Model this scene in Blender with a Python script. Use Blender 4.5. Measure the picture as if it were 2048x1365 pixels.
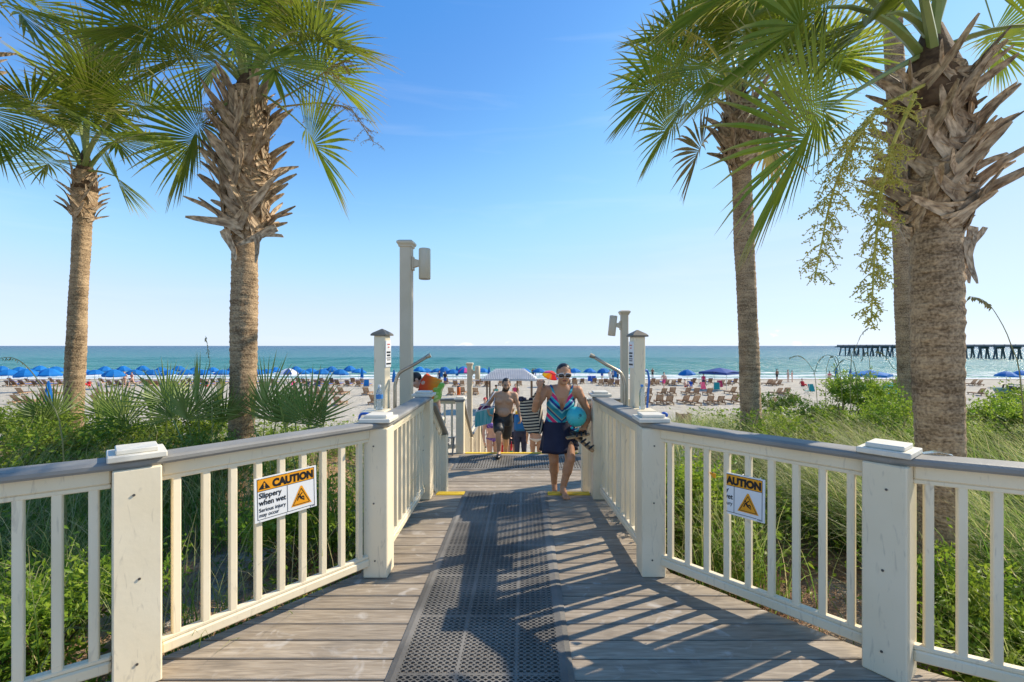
import bpy, bmesh, math, random
import numpy as np
from mathutils import Vector, Matrix
R = math.radians
random.seed(7); rng = np.random.default_rng(7)
scene = bpy.context.scene
C = scene.collection
for o in list(bpy.data.objects): bpy.data.objects.remove(o)

# ------------------------------------------------------------------ camera
F, CX, CY, H = 910.0, 1050.0, 692.0, 1.6          # focal length in photo pixels, vanishing point, eye height
cam = bpy.data.cameras.new('camera'); camo = bpy.data.objects.new('camera', cam); C.objects.link(camo)
cam.sensor_width = 36; cam.lens = F / 2048 * 36
cam.shift_x = (1024 - CX) / 2048; cam.shift_y = (CY - 682.5) / 2048
cam.clip_start = 0.05; cam.clip_end = 60000
camo.location = (0, 0, H); camo.rotation_euler = (R(90), 0, 0)
scene.camera = camo

# ------------------------------------------------------------------ sky and sun
SUN_EL, SUN_AZ = R(38), math.atan2(0.906, 0.423)  # azimuth clockwise from +Y
world = bpy.data.worlds.new('World'); scene.world = world; world.use_nodes = True
nt = world.node_tree; nt.nodes.clear()
N = nt.nodes.new; L = nt.links.new
out = N('ShaderNodeOutputWorld'); bg = N('ShaderNodeBackground'); bg.inputs[1].default_value = 0.15
sky = N('ShaderNodeTexSky'); sky.sky_type = 'NISHITA'; sky.sun_disc = False
sky.sun_elevation = SUN_EL; sky.sun_rotation = SUN_AZ
sky.air_density = 1.0; sky.dust_density = 0.05; sky.ozone_density = 2.5; sky.altitude = 0
# film response of the sky: compress the horizon, keep the zenith deep blue
sc0 = N('ShaderNodeVectorMath'); sc0.operation = 'SCALE'; sc0.inputs['Scale'].default_value = 1 / 14.0; L(sky.outputs[0], sc0.inputs[0])
cv = N('ShaderNodeRGBCurve'); L(sc0.outputs[0], cv.inputs['Color'])
for ch, pts in ((0, ((0, 0), (.9, .055), (1.15, .09), (1.37, .13), (1.72, .20), (2.4, .31), (4.1, .45), (8.1, .55), (14, .68))), (1, ((0, 0), (1.7, .22), (2.0, .26), (2.4, .34), (2.9, .43), (3.8, .53), (5.85, .585), (7.5, .63), (14, .75))), (2, ((0, 0), (3.1, .55), (3.6, .60), (4.3, .68), (4.9, .73), (5.85, .76), (6.8, .775), (14, .84)))):
    c_ = cv.mapping.curves[ch]; c_.points[0].location = (0, 0); c_.points[1].location = (1, pts[-1][1])
    for a_, b_ in pts[1:-1]: c_.points.new(a_ / 14.0, b_)
    for p_ in c_.points: p_.handle_type = 'AUTO_CLAMPED'
cv.mapping.update()
hsv = N('ShaderNodeVectorMath'); hsv.operation = 'SCALE'; hsv.inputs['Scale'].default_value = 5.0; L(cv.outputs[0], hsv.inputs[0])
tc = N('ShaderNodeTexCoord'); sep = N('ShaderNodeSeparateXYZ'); L(tc.outputs['Generated'], sep.inputs[0])
# low cumulus bank on the horizon and thin cirrus streaks, both by view direction all round the sky
mp = N('ShaderNodeMapping'); mp.inputs['Location'].default_value = (0.0, 1.7, 0); mp.inputs['Scale'].default_value = (5.0, 5.0, 11.0); L(tc.outputs['Generated'], mp.inputs[0])
n1 = N('ShaderNodeTexNoise'); n1.inputs['Scale'].default_value = 1.6; n1.inputs['Detail'].default_value = 9; n1.inputs['Roughness'].default_value = .58; L(mp.outputs[0], n1.inputs['Vector'])
r1 = N('ShaderNodeMapRange'); r1.inputs[1].default_value = 0.0; r1.inputs[2].default_value = 0.13; r1.inputs[3].default_value = 0.56; r1.inputs[4].default_value = 1.1
L(sep.outputs['Z'], r1.inputs[0])
s1 = N('ShaderNodeMath'); s1.operation = 'SUBTRACT'; L(n1.outputs[0], s1.inputs[0]); L(r1.outputs[0], s1.inputs[1])
k1 = N('ShaderNodeMapRange'); k1.inputs[1].default_value = 0.0; k1.inputs[2].default_value = 0.035; k1.inputs[4].default_value = 0.7; L(s1.outputs[0], k1.inputs[0])
mp2 = N('ShaderNodeMapping'); mp2.inputs['Rotation'].default_value = (0, R(14), 0); mp2.inputs['Scale'].default_value = (1.3, 1.3, 11.0); L(tc.outputs['Generated'], mp2.inputs[0])
n2 = N('ShaderNodeTexNoise'); n2.inputs['Scale'].default_value = 2.1; n2.inputs['Detail'].default_value = 6; n2.inputs['Distortion'].default_value = 0.5; L(mp2.outputs[0], n2.inputs['Vector'])
k2 = N('ShaderNodeMapRange'); k2.inputs[1].default_value = 0.55; k2.inputs[2].default_value = 0.8; k2.inputs[4].default_value = 0.10; L(n2.outputs[0], k2.inputs[0])
mx0 = N('ShaderNodeMath'); mx0.operation = 'MAXIMUM'; L(k1.outputs[0], mx0.inputs[0]); L(k2.outputs[0], mx0.inputs[1])
mixc = N('ShaderNodeMix'); mixc.data_type = 'RGBA'; L(mx0.outputs[0], mixc.inputs['Factor']); L(hsv.outputs[0], mixc.inputs['A']); mixc.inputs['B'].default_value = (3.9, 3.95, 4.0, 1)
L(mixc.outputs['Result'], bg.inputs[0]); L(bg.outputs[0], out.inputs[0])
sl = bpy.data.lights.new('sun', 'SUN'); sl.energy = 3.2; sl.angle = R(0.53); sl.color = (1.0, 0.89, 0.73)
so = bpy.data.objects.new('sun', sl); C.objects.link(so)
sdir = Vector((math.sin(SUN_AZ) * math.cos(SUN_EL), math.cos(SUN_AZ) * math.cos(SUN_EL), math.sin(SUN_EL)))
so.rotation_euler = sdir.to_track_quat('Z', 'Y').to_euler(); so.location = (20, 10, 20)
vs = scene.view_settings; vs.view_transform = 'Standard'; vs.look = 'None'; vs.exposure = 1.0; vs.gamma = 1; vs.use_curve_mapping = False

# ------------------------------------------------------------------ helpers
def G(px, py, z=0.0):
    """photo pixel -> point where its ray meets the level z"""
    Y = (H - z) * F / (py - CY); return Vector(((px - CX) / F * Y, Y, z))
def D(px, py, Y): return Vector(((px - CX) / F * Y, Y, H - (py - CY) / F * Y))
def srgb(r, g, b):
    f = lambda c: (c / 12.92 if c <= .04045 else ((c + .055) / 1.055) ** 2.4)
    return (f(r / 255), f(g / 255), f(b / 255))

class MB:
    def __init__(s): s.v = []; s.f = []; s.m = []
    def add(s, vs, fs, m=0):
        n = len(s.v); s.v += [tuple(v) for v in vs]; s.f += [tuple(i + n for i in f) for f in fs]; s.m += [m] * len(fs); return s
    def box(s, c, size, rot=None, bev=0.0, m=0):
        hx, hy, hz = size[0] / 2, size[1] / 2, size[2] / 2
        b = min(bev, hx * .9, hy * .9, hz * .9)
        bm = bmesh.new(); bmesh.ops.create_cube(bm, size=1)
        for v in bm.verts: v.co = Vector((v.co.x * 2 * hx, v.co.y * 2 * hy, v.co.z * 2 * hz))
        if b > 0: bmesh.ops.bevel(bm, geom=bm.edges[:] , offset=b, segments=1, affect='EDGES')
        M_ = Matrix.Translation(c)
        if rot is not None: M_ = M_ @ (Matrix.Rotation(rot, 4, 'Z') if isinstance(rot, (int, float)) else rot.to_4x4())
        bm.verts.ensure_lookup_table()
        for i, v in enumerate(bm.verts): v.index = i
        s.add([M_ @ v.co for v in bm.verts], [[v.index for v in f.verts] for f in bm.faces], m); bm.free(); return s
    def bar(s, p, q, w, h, bev=0.0, m=0, up=(0, 0, 1)):
        """square bar from p to q, w across, h upwards"""
        p, q = Vector(p), Vector(q); d = (q - p); l = d.length; d.normalize(); up = Vector(up)
        x = d.cross(up)
        if x.length < 1e-4: x = d.cross(Vector((0, 1, 0)))
        x.normalize(); z = x.cross(d)
        Rm = Matrix((x, d, z)).transposed()
        return s.box((p + q) / 2, (w, l, h), Rm, bev, m)
    def tube(s, pts, rad, n=8, cap=True, m=0, flat=1.0):
        pts = [Vector(p) for p in pts]
        if isinstance(rad, (int, float)): rad = [rad] * len(pts)
        up = Vector((0, 0, 1)); vs = []; fs = []; prev = None
        for i, p in enumerate(pts):
            t = (pts[min(i + 1, len(pts) - 1)] - pts[max(i - 1, 0)]).normalized()
            if prev is None:
                a = t.cross(up)
                if a.length < .05: a = t.cross(Vector((1, 0, 0)))
            else: a = prev - t * prev.dot(t)
            a.normalize(); prev = a; b = t.cross(a)
            for k in range(n):
                th = 2 * math.pi * k / n
                vs.append(p + (a * math.cos(th) + b * math.sin(th) * flat) * rad[i])
        for i in range(len(pts) - 1):
            for k in range(n):
                k2 = (k + 1) % n; fs.append((i * n + k, i * n + k2, (i + 1) * n + k2, (i + 1) * n + k))
        if cap: fs.append(tuple(range(n - 1, -1, -1))); fs.append(tuple((len(pts) - 1) * n + k for k in range(n)))
        return s.add(vs, fs, m)
    def lathe(s, prof, n=16, c=(0, 0, 0), m=0, M_=None):
        vs = []; fs = []
        for r, z in prof:
            for k in range(n):
                th = 2 * math.pi * k / n; v = Vector((r * math.cos(th), r * math.sin(th), z))
                vs.append((M_ @ v if M_ else v) + Vector(c))
        for i in range(len(prof) - 1):
            for k in range(n):
                k2 = (k + 1) % n; fs.append((i * n + k, i * n + k2, (i + 1) * n + k2, (i + 1) * n + k))
        fs.append(tuple(range(n - 1, -1, -1))); fs.append(tuple((len(prof) - 1) * n + k for k in range(n)))
        return s.add(vs, fs, m)
    def ell(s, c, r, n=12, rows=8, m=0, rot=None):
        r = (r, r, r) if isinstance(r, (int, float)) else r
        vs = [(0, 0, -1)]; fs = []
        for i in range(1, rows):
            ph = -math.pi / 2 + math.pi * i / rows
            for k in range(n):
                th = 2 * math.pi * k / n; vs.append((math.cos(ph) * math.cos(th), math.cos(ph) * math.sin(th), math.sin(ph)))
        vs.append((0, 0, 1)); top = len(vs) - 1
        for k in range(n): fs.append((0, 1 + (k + 1) % n, 1 + k)); fs.append((top, 1 + (rows - 2) * n + k, 1 + (rows - 2) * n + (k + 1) % n))
        for i in range(rows - 2):
            for k in range(n):
                a = 1 + i * n; b = a + n; k2 = (k + 1) % n; fs.append((a + k, a + k2, b + k2, b + k))
        out = []
        for v in vs:
            w = Vector((v[0] * r[0], v[1] * r[1], v[2] * r[2]))
            if rot is not None: w = rot @ w
            out.append(w + Vector(c))
        return s.add(out, fs, m)
    def prism(s, poly, z0, z1, m=0):
        n = len(poly)
        a = sum(poly[i][0] * poly[(i + 1) % n][1] - poly[(i + 1) % n][0] * poly[i][1] for i in range(n))
        if a < 0: poly = poly[::-1]
        vs = [(x, y, z0) for x, y in poly] + [(x, y, z1) for x, y in poly]
        fs = [tuple(range(n - 1, -1, -1)), tuple(range(n, 2 * n))] + [(i, (i + 1) % n, n + (i + 1) % n, n + i) for i in range(n)]
        return s.add(vs, fs, m)

ROOT = {}
def link(o, parent=None):
    C.objects.link(o)
    if parent is not None: o.parent = parent; ROOT[o.name] = ROOT.get(parent.name)
    return o
def inv_of(parent): 
    M_ = ROOT.get(parent.name) if parent is not None else None
    return M_.inverted() if M_ is not None else None
def setmats(me, mats):
    for m in (mats if isinstance(mats, (list, tuple)) else [mats]): me.materials.append(m)
def obj(name, mb, mats, parent=None, smooth=False, local=False):
    """one mesh object; vertices are given in world space (or the thing's own space with local=True)"""
    vs = mb.v; inv = None if local else inv_of(parent)
    if inv is not None: vs = [tuple(inv @ Vector(v)) for v in vs]
    me = bpy.data.meshes.new(name); me.from_pydata(vs, [], mb.f); setmats(me, mats)
    if isinstance(mats, (list, tuple)) and len(mats) > 1: me.polygons.foreach_set('material_index', mb.m)
    if smooth: me.polygons.foreach_set('use_smooth', [True] * len(mb.f))
    me.update(); return link(bpy.data.objects.new(name, me), parent)
def npobj(name, V, Fc, mats, parent=None, smooth=False, attrs=None, local=False):
    """fast mesh from arrays: V (n,3), Fc (m,k)"""
    V = np.asarray(V, dtype=np.float32); Fc = np.asarray(Fc, dtype=np.int32); inv = None if local else inv_of(parent)
    if inv is not None: A = np.array(inv); V = V @ A[:3, :3].T + A[:3, 3]
    me = bpy.data.meshes.new(name); m, k = Fc.shape
    me.vertices.add(len(V)); me.vertices.foreach_set('co', V.astype(np.float32).ravel())
    me.loops.add(m * k); me.loops.foreach_set('vertex_index', Fc.ravel())
    me.polygons.add(m); me.polygons.foreach_set('loop_start', np.arange(0, m * k, k, dtype=np.int32))
    me.update(calc_edges=True)
    if smooth: me.polygons.foreach_set('use_smooth', np.ones(m, dtype=bool))
    for an, av in (attrs or {}).items():
        at = me.attributes.new(an, 'FLOAT', 'POINT'); at.data.foreach_set('value', np.asarray(av, dtype=np.float32))
    setmats(me, mats); me.validate(); return link(bpy.data.objects.new(name, me), parent)
def tag(o, label, cat, group=None):
    o['label'] = label; o['category'] = cat
    if group: o['group'] = group
    return o
def thing(name, label, cat, loc=(0, 0, 0), rz=0.0, group=None):
    o = bpy.data.objects.new(name, None); C.objects.link(o); o.empty_display_size = .1
    o.location = loc; o.rotation_euler = (0, 0, rz)
    ROOT[o.name] = Matrix.Translation(loc) @ Matrix.Rotation(rz, 4, 'Z'); return tag(o, label, cat, group)
def struct(o, kind='structure'): o['kind'] = kind; return o
def kids(o): return [x for x in bpy.data.objects if x.parent == o]
def dup(root, tree, loc, rz=0.0, sc=1.0, label=None, group=None):
    """copy a thing with its parts; tree = [(part, [subparts])]"""
    r = root.copy(); C.objects.link(r); r.location = loc; r.rotation_euler = (0, 0, rz); r.scale = (sc, sc, sc)
    if label: r['label'] = label
    if group: r['group'] = group
    for p, subs in tree:
        c = p.copy(); C.objects.link(c); c.parent = r
        for q in subs: d = q.copy(); C.objects.link(d); d.parent = c
    return r
ORD = ['first', 'second', 'third', 'fourth', 'fifth', 'sixth', 'seventh', 'eighth', 'ninth', 'tenth', 'eleventh', 'twelfth', 'thirteenth', 'fourteenth', 'fifteenth',
       'sixteenth', 'seventeenth', 'eighteenth', 'nineteenth', 'twentieth', 'twenty-first', 'twenty-second', 'twenty-third', 'twenty-fourth', 'twenty-fifth', 'twenty-sixth',
       'twenty-seventh', 'twenty-eighth', 'twenty-ninth', 'thirtieth', 'thirty-first', 'thirty-second', 'thirty-third', 'thirty-fourth', 'thirty-fifth', 'thirty-sixth',
       'thirty-seventh', 'thirty-eighth', 'thirty-ninth', 'fortieth']

# ------------------------------------------------------------------ materials
def mat(name, c, c2=None, scale=8.0, stretch=(1, 1, 1), rough=.6, bump=0.0, bscale=None, rnd=0.0, spec=.4, metal=0.0, trans=0.0, detail=5, lo=.35, hi=.65):
    m = bpy.data.materials.new(name); m.use_nodes = True; t = m.node_tree; b = t.nodes['Principled BSDF']
    n = t.nodes.new; l = t.links.new
    b.inputs['Roughness'].default_value = rough; b.inputs['Specular IOR Level'].default_value = spec; b.inputs['Metallic'].default_value = metal
    tcn = n('ShaderNodeTexCoord'); mpn = n('ShaderNodeMapping'); mpn.inputs['Scale'].default_value = stretch; l(tcn.outputs['Object'], mpn.inputs[0])
    vec = mpn.outputs[0]
    if rnd > 0:
        oi = n('ShaderNodeObjectInfo'); ad = n('ShaderNodeVectorMath'); ad.operation = 'MULTIPLY_ADD'
        l(oi.outputs['Random'], ad.inputs[0]); ad.inputs[1].default_value = (37, 51, 23); l(vec, ad.inputs[2]); vec = ad.outputs[0]
    col = None
    if c2 is not None:
        nz = n('ShaderNodeTexNoise'); nz.inputs['Scale'].default_value = scale; nz.inputs['Detail'].default_value = detail; l(vec, nz.inputs['Vector'])
        mr = n('ShaderNodeMapRange'); mr.inputs[1].default_value = lo; mr.inputs[2].default_value = hi; l(nz.outputs[0], mr.inputs[0])
        mx = n('ShaderNodeMix'); mx.data_type = 'RGBA'; mx.inputs['A'].default_value = (*c, 1); mx.inputs['B'].default_value = (*c2, 1); l(mr.outputs[0], mx.inputs['Factor'])
        col = mx.outputs['Result']
    else:
        rgb = n('ShaderNodeRGB'); rgb.outputs[0].default_value = (*c, 1); col = rgb.outputs[0]
    if rnd > 0:
        mr2 = n('ShaderNodeMapRange'); mr2.inputs[3].default_value = 1 - rnd; mr2.inputs[4].default_value = 1 + rnd; l(oi.outputs['Random'], mr2.inputs[0])
        vm = n('ShaderNodeVectorMath'); vm.operation = 'SCALE'; l(col, vm.inputs[0]); l(mr2.outputs[0], vm.inputs['Scale']); col = vm.outputs[0]
    l(col, b.inputs['Base Color'])
    if bump > 0:
        nb = n('ShaderNodeTexNoise'); nb.inputs['Scale'].default_value = bscale or scale * 3; nb.inputs['Detail'].default_value = 4; l(vec, nb.inputs['Vector'])
        bp = n('ShaderNodeBump'); bp.inputs['Strength'].default_value = bump; bp.inputs['Distance'].default_value = .01; l(nb.outputs[0], bp.inputs['Height']); l(bp.outputs[0], b.inputs['Normal'])
    if trans > 0:
        tr = n('ShaderNodeBsdfTranslucent'); l(col, tr.inputs[0]); ms = n('ShaderNodeMixShader'); ms.inputs[0].default_value = trans
        l(b.outputs[0], ms.inputs[1]); l(tr.outputs[0], ms.inputs[2]); l(ms.outputs[0], t.nodes['Material Output'].inputs[0])
    m['c'] = 0; return m
def nodes_of(m): return m.node_tree.nodes, m.node_tree.links, m.node_tree.nodes['Principled BSDF']
# ================================================================== SETTING
def hnoise(x, y, s=1.0):
    return (np.sin(x * 1.3 * s + 1.7) * np.cos(y * 1.1 * s - .6) + .5 * np.sin(x * 2.9 * s - y * 2.3 * s + .4) + .3 * np.cos(x * 5.3 * s + y * 4.1 * s)) / 1.8
def ground_z(x, y):
    x = np.asarray(x, float); y = np.asarray(y, float)
    base = np.interp(y, [-30, 4.6, 6.0, 8.6, 10.4, 13.6, 20, 35, 53, 66, 73, 90, 200], [-.36, -.36, -.85, -.9, -1.85, -2.42, -2.5, -2.72, -3.0, -3.35, -3.66, -4.5, -6])
    dune = np.interp(y, [-30, 5, 9, 13, 19, 24], [-.36, -.36, -.5, -1.1, -2.4, -2.58])
    k = np.clip((np.abs(x) - 2.3) / 1.2, 0, 1); k = k * k * (3 - 2 * k)
    z = np.where(y < 24, base * (1 - k) + dune * k, base)
    amp = np.interp(y, [4, 10, 22, 60, 70], [.03, .09, .06, .05, .0])
    return z + amp * hnoise(x, y, .9) * np.where(np.abs(x) < 2.3, .3, 1)

# --- ground (sand sheet with dune profile)
xs = np.concatenate([[-6000, -1200, -400, -200, -120], np.linspace(-80, -16, 33), np.linspace(-15, 15, 121), np.linspace(16, 80, 33), [120, 200, 400, 1200, 6000]])
ys = np.concatenate([[-400, -60, -20], np.linspace(-8, 24, 129), np.linspace(24.6, 90, 110), [120, 200]])
XX, YY = np.meshgrid(xs, ys); ZZ = ground_z(XX, YY)
V = np.stack([XX.ravel(), YY.ravel(), ZZ.ravel()], 1); nx = len(xs); ny = len(ys)
ii, jj = np.meshgrid(np.arange(nx - 1), np.arange(ny - 1)); a = (jj * nx + ii).ravel()
Fq = np.stack([a, a + 1, a + nx + 1, a + nx], 1)
m_ground = mat('sand', (.44, .39, .30), (.54, .485, .385), scale=1.3, rough=.95, bump=.6, bscale=5.0, spec=.1)
nn, ll, bb = nodes_of(m_ground)
tcg = nn.new('ShaderNodeTexCoord'); sg = nn.new('ShaderNodeSeparateXYZ'); ll.new(tcg.outputs['Object'], sg.inputs[0])
# footprints and churned sand as relief
vo = nn.new('ShaderNodeTexNoise'); vo.inputs['Scale'].default_value = 2.4; vo.inputs['Detail'].default_value = 6; vo.inputs['Roughness'].default_value = .7; ll.new(tcg.outputs['Object'], vo.inputs['Vector'])
bp = [x for x in nn if x.type == 'BUMP'][0]; bp.inputs['Distance'].default_value = .22; bp.inputs['Strength'].default_value = .8; ll.new(vo.outputs[0], bp.inputs['Height'])
# leaf litter near the boardwalk, wet sand at the water
lit = nn.new('ShaderNodeTexNoise'); lit.inputs['Scale'].default_value = 1.1; lit.inputs['Detail'].default_value = 8; ll.new(tcg.outputs['Object'], lit.inputs['Vector'])
rg = nn.new('ShaderNodeMapRange'); rg.inputs[1].default_value = 11; rg.inputs[2].default_value = 20; rg.inputs[3].default_value = .36; rg.inputs[4].default_value = .9; ll.new(sg.outputs['Y'], rg.inputs[0])
sb = nn.new('ShaderNodeMath'); sb.operation = 'SUBTRACT'; ll.new(lit.outputs[0], sb.inputs[0]); ll.new(rg.outputs[0], sb.inputs[1])
ml = nn.new('ShaderNodeMapRange'); ml.inputs[1].default_value = 0; ml.inputs[2].default_value = .12; ll.new(sb.outputs[0], ml.inputs[0])
fine = nn.new('ShaderNodeTexNoise'); fine.inputs['Scale'].default_value = 40; fine.inputs['Detail'].default_value = 4; ll.new(tcg.outputs['Object'], fine.inputs['Vector'])
cl = nn.new('ShaderNodeMix'); cl.data_type = 'RGBA'; cl.inputs['A'].default_value = (.24, .12, .065, 1); cl.inputs['B'].default_value = (.52, .34, .21, 1); ll.new(fine.outputs[0], cl.inputs['Factor'])
old = bb.inputs['Base Color'].links[0].from_socket
m1 = nn.new('ShaderNodeMix'); m1.data_type = 'RGBA'; ll.new(ml.outputs[0], m1.inputs['Factor']); ll.new(old, m1.inputs['A']); ll.new(cl.outputs['Result'], m1.inputs['B'])
rw = nn.new('ShaderNodeMapRange'); rw.inputs[1].default_value = 64; rw.inputs[2].default_value = 69; ll.new(sg.outputs['Y'], rw.inputs[0])
m2 = nn.new('ShaderNodeMix'); m2.data_type = 'RGBA'; ll.new(rw.outputs[0], m2.inputs['Factor']); ll.new(m1.outputs['Result'], m2.inputs['A']); m2.inputs['B'].default_value = (.30, .26, .20, 1)
ll.new(m2.outputs['Result'], bb.inputs['Base Color'])
struct(npobj('beach_ground', V, Fq, m_ground, smooth=True))

# --- sea: real swell near the shore, flat far out
SEA = -3.6
sy = np.concatenate([np.linspace(71, 105, 120), np.linspace(106, 200, 110), np.geomspace(202, 30000, 40)])
sx = np.concatenate([[-30000, -6000, -1500, -500], np.linspace(-260, 260, 190), [500, 1500, 6000, 30000]])
XX, YY = np.meshgrid(sx, sy)
fade = np.interp(YY, [71, 78, 110, 200, 260], [0, .5, 1, .7, 0])
SZ = SEA + fade * (.14 * np.sin(YY * 1.05 + .9 * np.sin(XX * .045) + XX * .02) + .08 * np.sin(YY * .55 - XX * .05 + 1) + .05 * np.sin(YY * 2.1 + XX * .31))
SZ += .32 * np.exp(-((YY - 79 - 1.6 * np.sin(XX * .06)) / 1.3) ** 2) * (.6 + .4 * np.sin(XX * .11 + 1))
V = np.stack([XX.ravel(), YY.ravel(), SZ.ravel()], 1); nx = len(sx); ny = len(sy)
ii, jj = np.meshgrid(np.arange(nx - 1), np.arange(ny - 1)); a = (jj * nx + ii).ravel()
Fq = np.stack([a, a + 1, a + nx + 1, a + nx], 1)
m_sea = bpy.data.materials.new('sea_water'); m_sea.use_nodes = True; nn, ll, bb = nodes_of(m_sea)
tcg = nn.new('ShaderNodeTexCoord'); sg = nn.new('ShaderNodeSeparateXYZ'); ll.new(tcg.outputs['Object'], sg.inputs[0])
lg = nn.new('ShaderNodeMath'); lg.operation = 'LOGARITHM'; lg.inputs[1].default_value = 10; ll.new(sg.outputs['Y'], lg.inputs[0])
wn = nn.new('ShaderNodeMapping'); wn.inputs['Scale'].default_value = (.006, .02, 1); ll.new(tcg.outputs['Object'], wn.inputs[0])
bn = nn.new('ShaderNodeTexNoise'); bn.inputs['Scale'].default_value = 1.0; bn.inputs['Detail'].default_value = 3; ll.new(wn.outputs[0], bn.inputs['Vector'])
ad = nn.new('ShaderNodeMath'); ad.operation = 'MULTIPLY_ADD'; ll.new(bn.outputs[0], ad.inputs[0]); ad.inputs[1].default_value = .35; ll.new(lg.outputs[0], ad.inputs[2])
mr = nn.new('ShaderNodeMapRange'); mr.inputs[1].default_value = 1.98; mr.inputs[2].default_value = 3.6; ll.new(ad.outputs[0], mr.inputs[0])
cr = nn.new('ShaderNodeValToRGB'); ll.new(mr.outputs[0], cr.inputs[0]); e = cr.color_ramp.elements
e[0].position = 0; e[0].color = (.17, .31, .235, 1); e[1].position = 1; e[1].color = (.012, .05, .10, 1)
for p_, c_ in ((.12, (.065, .25, .20, 1)), (.3, (.022, .17, .16, 1)), (.55, (.014, .12, .14, 1)), (.8, (.012, .065, .11, 1))):
    q = e.new(p_); q.color = c_
# foam: broken white lines along the shore
fm = nn.new('ShaderNodeMapping'); fm.inputs['Scale'].default_value = (.10, .42, 1); ll.new(tcg.outputs['Object'], fm.inputs[0])
fn = nn.new('ShaderNodeTexNoise'); fn.inputs['Scale'].default_value = 1.4; fn.inputs['Detail'].default_value = 8; fn.inputs['Roughness'].default_value = .65; ll.new(fm.outputs[0], fn.inputs['Vector'])
fr = nn.new('ShaderNodeValToRGB'); fy = nn.new('ShaderNodeMapRange'); fy.inputs[1].default_value = 71; fy.inputs[2].default_value = 111; ll.new(sg.outputs['Y'], fy.inputs[0]); ll.new(fy.outputs[0], fr.inputs[0])
e = fr.color_ramp.elements; e[0].position = 0; e[0].color = (.70, .70, .70, 1); e[1].position = 1; e[1].color = (.0, .0, .0, 1)
for p_, c_ in ((.05, .56), (.12, .30), (.18, .60), (.25, .36), (.33, .26), (.40, .50), (.46, .26), (.62, .30), (.75, .18)): q = e.new(p_); q.color = (c_, c_, c_, 1)
fs_ = nn.new('ShaderNodeMath'); fs_.operation = 'ADD'; ll.new(fn.outputs[0], fs_.inputs[0]); ll.new(fr.outputs[0], fs_.inputs[1])
ft = nn.new('ShaderNodeMapRange'); ft.inputs[1].default_value = .86; ft.inputs[2].default_value = 1.02; ll.new(fs_.outputs[0], ft.inputs[0])
mc = nn.new('ShaderNodeMix'); mc.data_type = 'RGBA'; ll.new(ft.outputs[0], mc.inputs['Factor']); ll.new(cr.outputs[0], mc.inputs['A']); mc.inputs['B'].default_value = (.80, .82, .80, 1)
ll.new(mc.outputs['Result'], bb.inputs['Base Color'])
rr = nn.new('ShaderNodeMapRange'); ll.new(ft.outputs[0], rr.inputs[0]); rr.inputs[3].default_value = .26; rr.inputs[4].default_value = .9; ll.new(rr.outputs[0], bb.inputs['Roughness'])
bb.inputs['IOR'].default_value = 1.33; bb.inputs['Specular IOR Level'].default_value = .32
w1 = nn.new('ShaderNodeMapping'); w1.inputs['Scale'].default_value = (.18, .55, 1); ll.new(tcg.outputs['Object'], w1.inputs[0])
b1 = nn.new('ShaderNodeTexNoise'); b1.inputs['Scale'].default_value = .9; b1.inputs['Detail'].default_value = 8; b1.inputs['Roughness'].default_value = .62; ll.new(w1.outputs[0], b1.inputs['Vector'])
bm_ = nn.new('ShaderNodeBump'); bm_.inputs['Strength'].default_value = .8; bm_.inputs['Distance'].default_value = 2.2; ll.new(b1.outputs[0], bm_.inputs['Height']); ll.new(bm_.outputs[0], bb.inputs['Normal'])
struct(npobj('sea', V, Fq, m_sea, smooth=True))

# ================================================================== BOARDWALK
m_plank = mat('weathered_plank', (.285, .23, .165), (.385, .32, .24), scale=5.0, stretch=(1.0, 9, 9), rough=.72, bump=.35, bscale=9, rnd=.16, spec=.35)
nn, ll, bb = nodes_of(m_plank)
tcg = nn.new('ShaderNodeTexCoord'); oi = nn.new('ShaderNodeObjectInfo')
va = nn.new('ShaderNodeVectorMath'); va.operation = 'MULTIPLY_ADD'; ll.new(oi.outputs['Random'], va.inputs[0]); va.inputs[1].default_value = (13, 7, 3); ll.new(tcg.outputs['Object'], va.inputs[2])
gm = nn.new('ShaderNodeMapping'); gm.inputs['Scale'].default_value = (2.2, 40, 40); ll.new(va.outputs[0], gm.inputs[0])
gw = nn.new('ShaderNodeTexNoise'); gw.inputs['Scale'].default_value = 2.2; gw.inputs['Detail'].default_value = 5; gw.inputs['Distortion'].default_value = 1.4; ll.new(gm.outputs[0], gw.inputs['Vector'])
old = bb.inputs['Base Color'].links[0].from_socket
gmr = nn.new('ShaderNodeMapRange'); gmr.inputs[1].default_value = .3; gmr.inputs[2].default_value = .7; gmr.inputs[3].default_value = .72; gmr.inputs[4].default_value = 1.18; ll.new(gw.outputs[0], gmr.inputs[0])
sc_ = nn.new('ShaderNodeVectorMath'); sc_.operation = 'SCALE'; ll.new(old, sc_.inputs[0]); ll.new(gmr.outputs[0], sc_.inputs['Scale'])
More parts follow.
